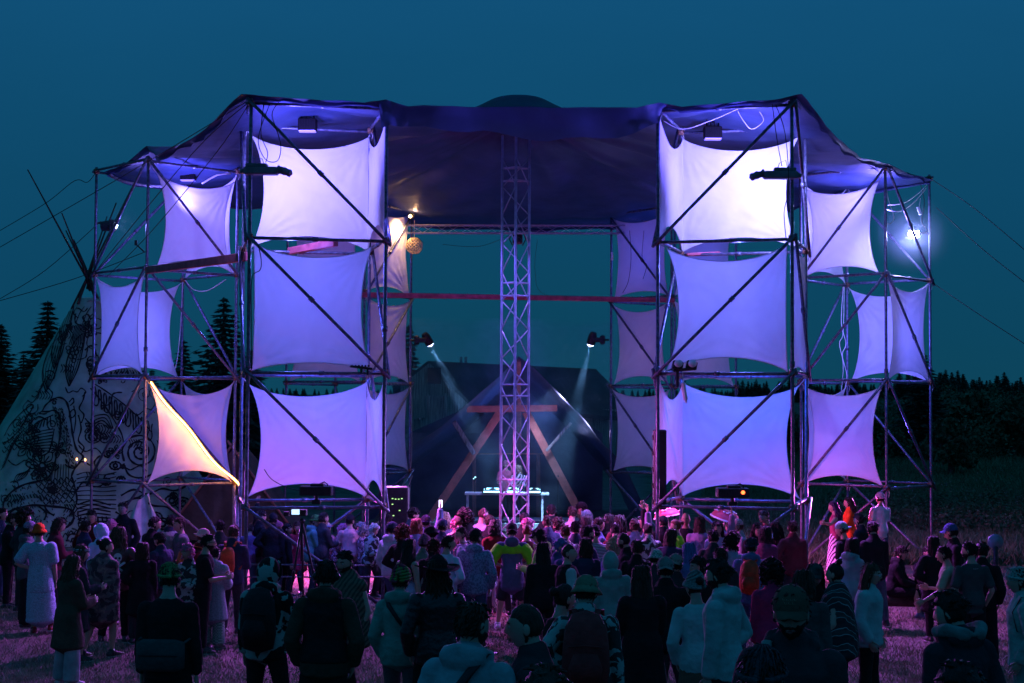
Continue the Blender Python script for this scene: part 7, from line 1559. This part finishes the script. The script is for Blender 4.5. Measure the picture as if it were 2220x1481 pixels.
# ---- more dancers deep in the crowd
deep = [(835, 1112, 'idle', ('jacket', BK), ('short', 'b'), None, 'person in black behind the pale hoodie, next to the amplifier rack'), (905, 1125, 'dance', ('jacket', DK), ('bob', 'r'), None, 'reddish bob between the denim jacket and the raised phone'),
 (950, 1126, 'idle', ('jacket', NV), ('short', 'k'), ('cap', NV), 'navy cap between the raised phone and the pink-blond waves'), (1060, 1118, 'film', ('jacket', BK), ('messy', 'b'), None, 'person with tousled brown hair between the headphones wearer and the mast'),
 (1140, 1138, 'dance', ('tank', MAR), ('bun', 'r'), None, 'red-haired dancer with a bun right behind the mast chord'), (1188, 1118, 'film', ('jacket', NV), ('short', 'b'), None, 'navy jacket between the laughing person and the white collar'),
 (1215, 1124, 'idle', ('jacket', DK), ('curly', 'b'), None, 'brown curls under the white collar'), (1250, 1131, 'idle', ('jacket', NV), ('short', 'k'), ('beanie', BK), 'black knit hat below the pink shirt'),
 (1290, 1122, 'idle', ('jacket', BLU_), ('short', 'b'), None, 'blue jacket squeezed between the striped hood and the smooth black hair'), (1331, 1135, 'dance', ('tee', MAR), ('short', 'k'), None, 'maroon shirt below the dreadlocks'),
 (1378, 1128, 'cheer', ('jacket', LIL), ('messy', 'b'), None, 'lilac jacket and raised hand between the dreadlocks and the raised arm'), (1430, 1120, 'idle', ('jacket', BK), ('short', 'k'), ('cap', DK), 'dark cap beside the inner post mushroom umbrella'),
 (1520, 1122, 'idle', ('jacket', NV), ('long', 'b'), None, 'long brown hair between the bald person and the mushroom umbrella'), (1545, 1150, 'dance', ('jacket', DK), ('short', 'k'), None, 'dark dancer below the mushroom umbrella'),
 (1582, 1160, 'idle', ('jacket', DK), ('afro', 'k'), None, 'bushy black hair below the pale pink cap'), (1650, 1140, 'idle', ('jacket', NV), ('bob', 'k'), None, 'black bob between the smiling one and the red scarf'),
 (1715, 1128, 'idle', ('jacket', MAR), ('short', 'b'), None, 'maroon jacket right behind the long black braids'), (700, 1112, 'idle', ('jacket', DK), ('short', 'b'), None, 'dark jacket far behind the smiling headband wearer'),
 (770, 1135, 'dance', ('jacket', NV), ('long', 'k'), None, 'long black hair between the fur jacket and the floral jacket'),
 (826, 1122, 'idle', ('jacket', BK), ('short', 'k'), None, 'black jacket pressed against the inner post of the teepee-side tower'), (475, 1128, 'idle', ('jacket', DK), ('short', 'k'), None, 'dark jacket behind the fluffy robe'),
 (118, 1124, 'idle', ('jacket', MAR), ('bob', 'b'), None, 'brown bob just beyond the orange bucket hat'), (180, 1128, 'idle', ('jacket', NV), ('short', 'b'), None, 'navy jacket between the red jacket and the headband wearer'),
 (1450, 1148, 'dance', ('jacket', NV), ('bob', 'b'), None, 'brown bob left of the lime green top'), (1130, 1112, 'idle', ('jacket', BK), ('short', 'k'), None, 'short-haired person in black beyond the mast, below the desk'),
 (940, 1170, 'dance', ('jacket', BK), ('curly', 'b'), None, 'brown curls before the white sweatshirt'), (1260, 1168, 'idle', ('tee', NV), ('bob', 'b'), None, 'brown bob left of the frothy blond curls'),
 (1380, 1172, 'idle', ('jacket', BK), ('short', 'b'), None, 'brown-haired person in black right of the frothy blond curls'), (1590, 1130, 'idle', ('tee', LIL), ('bun', 'b'), None, 'lilac top with a bun right under the mushroom umbrella rim')]
CC = [(.30, .22, .36), (.16, .20, .36), (.42, .36, .46), (.20, .05, .12), (.10, .10, .14), (.35, .16, .22)]
for i, (x, y, ps, tp, hr, ht, lab) in enumerate(deep):
    if tp[1] in (DK,) or (i % 3 == 0 and tp[1] == NV and 'navy' not in lab): tp = (tp[0], CC[i % 6]) if 'dark' not in lab else tp
    if not any(w_ in lab for w_ in ('person', 'dancer')): lab = 'person: ' + lab
    Pn(x, y, 1.62 + .12 * ((i * .37) % 1), ((i * 47) % 60) - 30, ps, lab, tp, T_, hr, ht, fem=i % 2, hy=((i * 31) % 70) - 35)
# ---- DJs
Pn(0, 0, 1.80, 172, 'raiseL', 'DJ in pink cap and shirt, one elbow out, behind the decks', ('tee', (.55, .12, .25)), T_, ('short', 'k'), ('capback', (.4, .15, .25)), at_=(at(1097, 1001, 49).x, 48.9, 0), base=.27, beard='k', group='djs')
Pn(0, 0, 1.66, 176, 'low', 'DJ with long hair and a black and white top leaning over the decks', ('jacket', 'leopard'), T_, ('long', 'bl'), at_=(at(1124, 1025, 48.8).x, 48.75, 0), base=.27, fem=1, hp=.3, group='djs') if 0 else Pn(0, 0, 1.66, 176, 'hands', 'DJ with long hair and a black and white top leaning over the decks', ('jacket', 'leopard'), T_, ('long', 'bl'), at_=(at(1124, 1025, 48.8).x, 48.75, 0), base=.27, fem=1, hp=.3, group='djs')
# ================================================================ DETAILS WORN OR CARRIED
def patch_on(P, name, label, g, mats, loc, parent=True):
    o, K, H, s = P; c = build(name, g, mats, None, True); Mx = Matrix.Translation(o.location) @ o.rotation_euler.to_matrix().to_4x4(); q = K['B']((loc[0], loc[1], loc[2] - K['mz'])) * s; c.matrix_world = Mx @ Matrix.Translation(Vector(tuple(q))) @ Matrix.Rotation(-K['lean'], 4, 'X') @ Matrix.Scale(s, 4)
    if parent:
        mw = c.matrix_world.copy(); c.parent = o; c.matrix_parent_inverse = Matrix.Identity(4); pm = Mx @ Matrix.Scale(s, 4); c.matrix_local = pm.inverted() @ mw
    return c
# skull and bones print on the maroon jacket
g = Geo(); y0 = -.182
def disc(g, cx, cz, rx, rz, yy, m): n = 18; g.add([(cx, yy, cz)] + [(cx + rx * math.cos(a), yy + .012 * math.cos(a) ** 2, cz + rz * math.sin(a)) for a in np.linspace(0, 6.2832, n, endpoint=False)], [(0, 1 + (i + 1) % n, 1 + i) for i in range(n)], m)
disc(g, 0, .06, .062, .068, 0, 0); disc(g, 0, -.015, .036, .034, -.004, 0)
for s_ in (-1, 1): disc(g, s_ * .026, .05, .017, .019, -.010, 1); g.tube([(s_ * .09, 0, -.02), (0, -.004, -.09), (-s_ * .09, 0, -.15)], [(.016, .004)] * 3, 6, m=0); disc(g, s_ * .095, -.02, .02, .018, -.004, 0); disc(g, s_ * .095, -.155, .02, .018, -.004, 0)
disc(g, 0, .015, .008, .013, -.012, 1)
for k in range(5): g.tube([(-.022 + k * .011, -.010, -.012), (-.022 + k * .011, -.010, -.034)], .0016, 4, m=1)
for k in range(4): g.tube([(-.12 + k * .05, .0, -.20 + .01 * k), (-.09 + k * .05, -.003, -.17), (-.07 + k * .05, 0, -.21)], .006, 4, m=0)
patch_on(SKULL, 'skull_print', None, g, [M_white, M_black], (0, y0, 1.22))
g = Geo(); g.box((0, 0, 0), (.40, .09, .26), None, 0, .03); g.tube([(-.17, -.048, .0), (.15, -.048, .0)], .006, 5, m=1); g.tube([(-.19, 0, .1), (-.21, .16, .13), (0, .28, .14), (.21, .16, .13), (.19, 0, .1)], [(.018, .006)] * 5, 6)
c = patch_on(GB, 'waist_bag', None, g, [mat('grey_bag_cloth', (.05, .065, .065), .8, 0, .2, 12, .4, 30), M_black], (0, -.19, 1.0), False); tag(c, 'grey waist bag with a dark zip on the back of the green knit hat wearer', 'waist bag')
def xstrap(P, label, side=1, w_=.022):
    g = Geo(); y = -.155; g.tube([(-.10 * side, .09, .235), (-.115 * side, -.05, .245), (-.07 * side, y, .16), (.03 * side, y - .015, .02), (.13 * side, y + .02, -.12), (.18 * side, -.03, -.2), (.15 * side, .09, -.22)], [(w_, .006)] * 7, 6)
    c = patch_on(P, 'bag_strap', None, g, M_black, (0, 0, 1.22), False); tag(c, label, 'bag strap'); return c
xstrap(GTH, 'black strap slanting across the pale teal hoodie', -1, .026); xstrap(TD, 'black strap across the green hooded sweater', 1)
# neon yoke on the long shirt
o, K, H, s = NE; key = (*POSES['hips'], 0, 0.0, .08, .021, 'relax')
g = Geo(); Ks = skel(*key[:6]); T5 = [(t[0], t[1], t[2]) for t in Ks['T']]
g.tube([T5[5][0] - (0, 0, .06), T5[5][0], T5[6][0], T5[7][0]], [(T5[5][1] + .030, T5[5][2] + .030), (T5[5][1] + .033, T5[5][2] + .033), (T5[6][1] + .034, T5[6][2] + .034), (.10, .09)], 18)
for s_ in (-1, 1):
    a = Ks['arm', s_]; g.tube([a[0], a[0] + (a[1] - a[0]) * .5, a[1], a[1] + (a[2] - a[1]) * .25], [.10, .10, .10, .105], 12)
V, F, N_ = remesh(*g.arrays()[:2], .018, 2); g2 = Geo(); g2.add(wrinkle(V, N_, .005), F); c = build('neon_sleeves', g2, mat('neon_green_cloth', NEON, .85, 0, .15, 8, .4, 16), o, True)
g = Geo(); g.ell((0, -.10, 1.43), (.12, .06, .09), 9); c = build('hood', g, mat('slate_hood', (.10, .13, .22), .9), o, True)
# fringe on the shawl, pale scarf hood, strap with hand, phones, cups, shoulder stripe
def carried(P, side, kind, label):
    o, K, H, s = P; a = K['arm', side]; d = unit(a[2] - a[1]); q = a[2] + d * .085; Mx = Matrix.Translation(o.location) @ o.rotation_euler.to_matrix().to_4x4(); w_ = Mx @ Vector(tuple(q * s)); g = Geo()
    if kind == 'phone': g.box((0, 0, 0), (.072, .009, .148), None, 0, .004); g.box((0, -.0055, 0), (.064, .001, .136), None, 1); m_ = [M_black, emat('phone_screen', (.7, .75, 1), 3)]
    elif kind == 'cup': g.tube([(0, 0, -.05), (0, 0, .05)], [.028, .038], 12, dome=.05); g.tube([(0, 0, .05), (0, 0, .055)], .039, 12, m=1, dome=0); m_ = [M_white, M_black]
    elif kind == 'bottle': g.tube([(0, 0, -.13), (0, 0, .03), (0, 0, .07), (0, 0, .12)], [.032, .032, .014, .013], 10, dome=.1); m_ = [mat('clear_bottle', (.2, .3, .4), .1, 0, .1, 5), M_black]
    c = build(kind, g, m_, None, kind != 'phone', loc=tuple(w_)); tag(c, label, kind)
carried(RP, 1, 'phone', 'phone held up over the heads by the person in the blue hat')
g = Geo()
# seat of the neon shirt wearer's drink
carried((GH[0], GH[1], GH[2], GH[3]), 1, 'cup', 'cup in the hand of the mottled hoodie wearer')
# pale strap of the brown cap wearer
g = Geo(); g.tube([(.10, -.10, .25), (.115, .06, .265), (.12, .165, .16), (.11, .19, .0), (.14, .12, -.15)], [(.026, .007)] * 5, 6)
c = patch_on(BCAP, 'bag_strap', None, g, mat('pale_strap', (.20, .34, .31), .8), (0, 0, 1.20), False); tag(c, 'pale green strap over the shoulder of the brown cap wearer', 'bag strap')
g = Geo(); g.tube([(-.12, .06, .03), (-.13, -.06, .05), (-.05, -.145, .02), (.05, -.145, .02), (.13, -.06, .05), (.12, .06, .03), (.0, .12, .0)], [.03, .042, .036, .036, .042, .03, .026], 10)
V, F, N_ = remesh(*g.arrays()[:2], .012, 2); g2 = Geo(); g2.add(wrinkle(V, N_, .008, 2), F); patch_on(SC, 'scarf', None, g2, mat('teal_scarf', (.10, .21, .20), .9, 0, .3, 12, .6, 18), (0, 0, 1.45))
# seat cups along the crowd: fringe strands

g = Geo()
for k in range(7): g.tube([(-.033 + k * .011, 0, -.006), (-.031 + k * .011, 0, .006), (-.027 + k * .011, 0, (.006, -.006, 0)[k % 3])], .0014, 4)
patch_on(TS, 'neck_print', None, g, M_white, (0, -.128, 1.375))
g = Geo()
for r_ in range(2):
    for k in range(8 - 2 * r_): a = (-.35 + k * .1 + r_ * .1); g.tube([(.093 * math.sin(a), .113 * math.cos(a) - .006, .088 - r_ * .016), (.093 * math.sin(a + .03), .113 * math.cos(a + .03) - .006, .098 - r_ * .016), (.093 * math.sin(a + .06), .113 * math.cos(a + .06) - .006, (.088, .098)[k % 2] - r_ * .016)], .0016, 4)
o, K, H, s = BCAP; c = build('cap_lettering', g, mat('tan_thread', (.36, .25, .16), .8), o, True); c.matrix_local = Matrix([[*H['m'][i], H['c'][i]] for i in range(3)] + [[0, 0, 0, 1]])
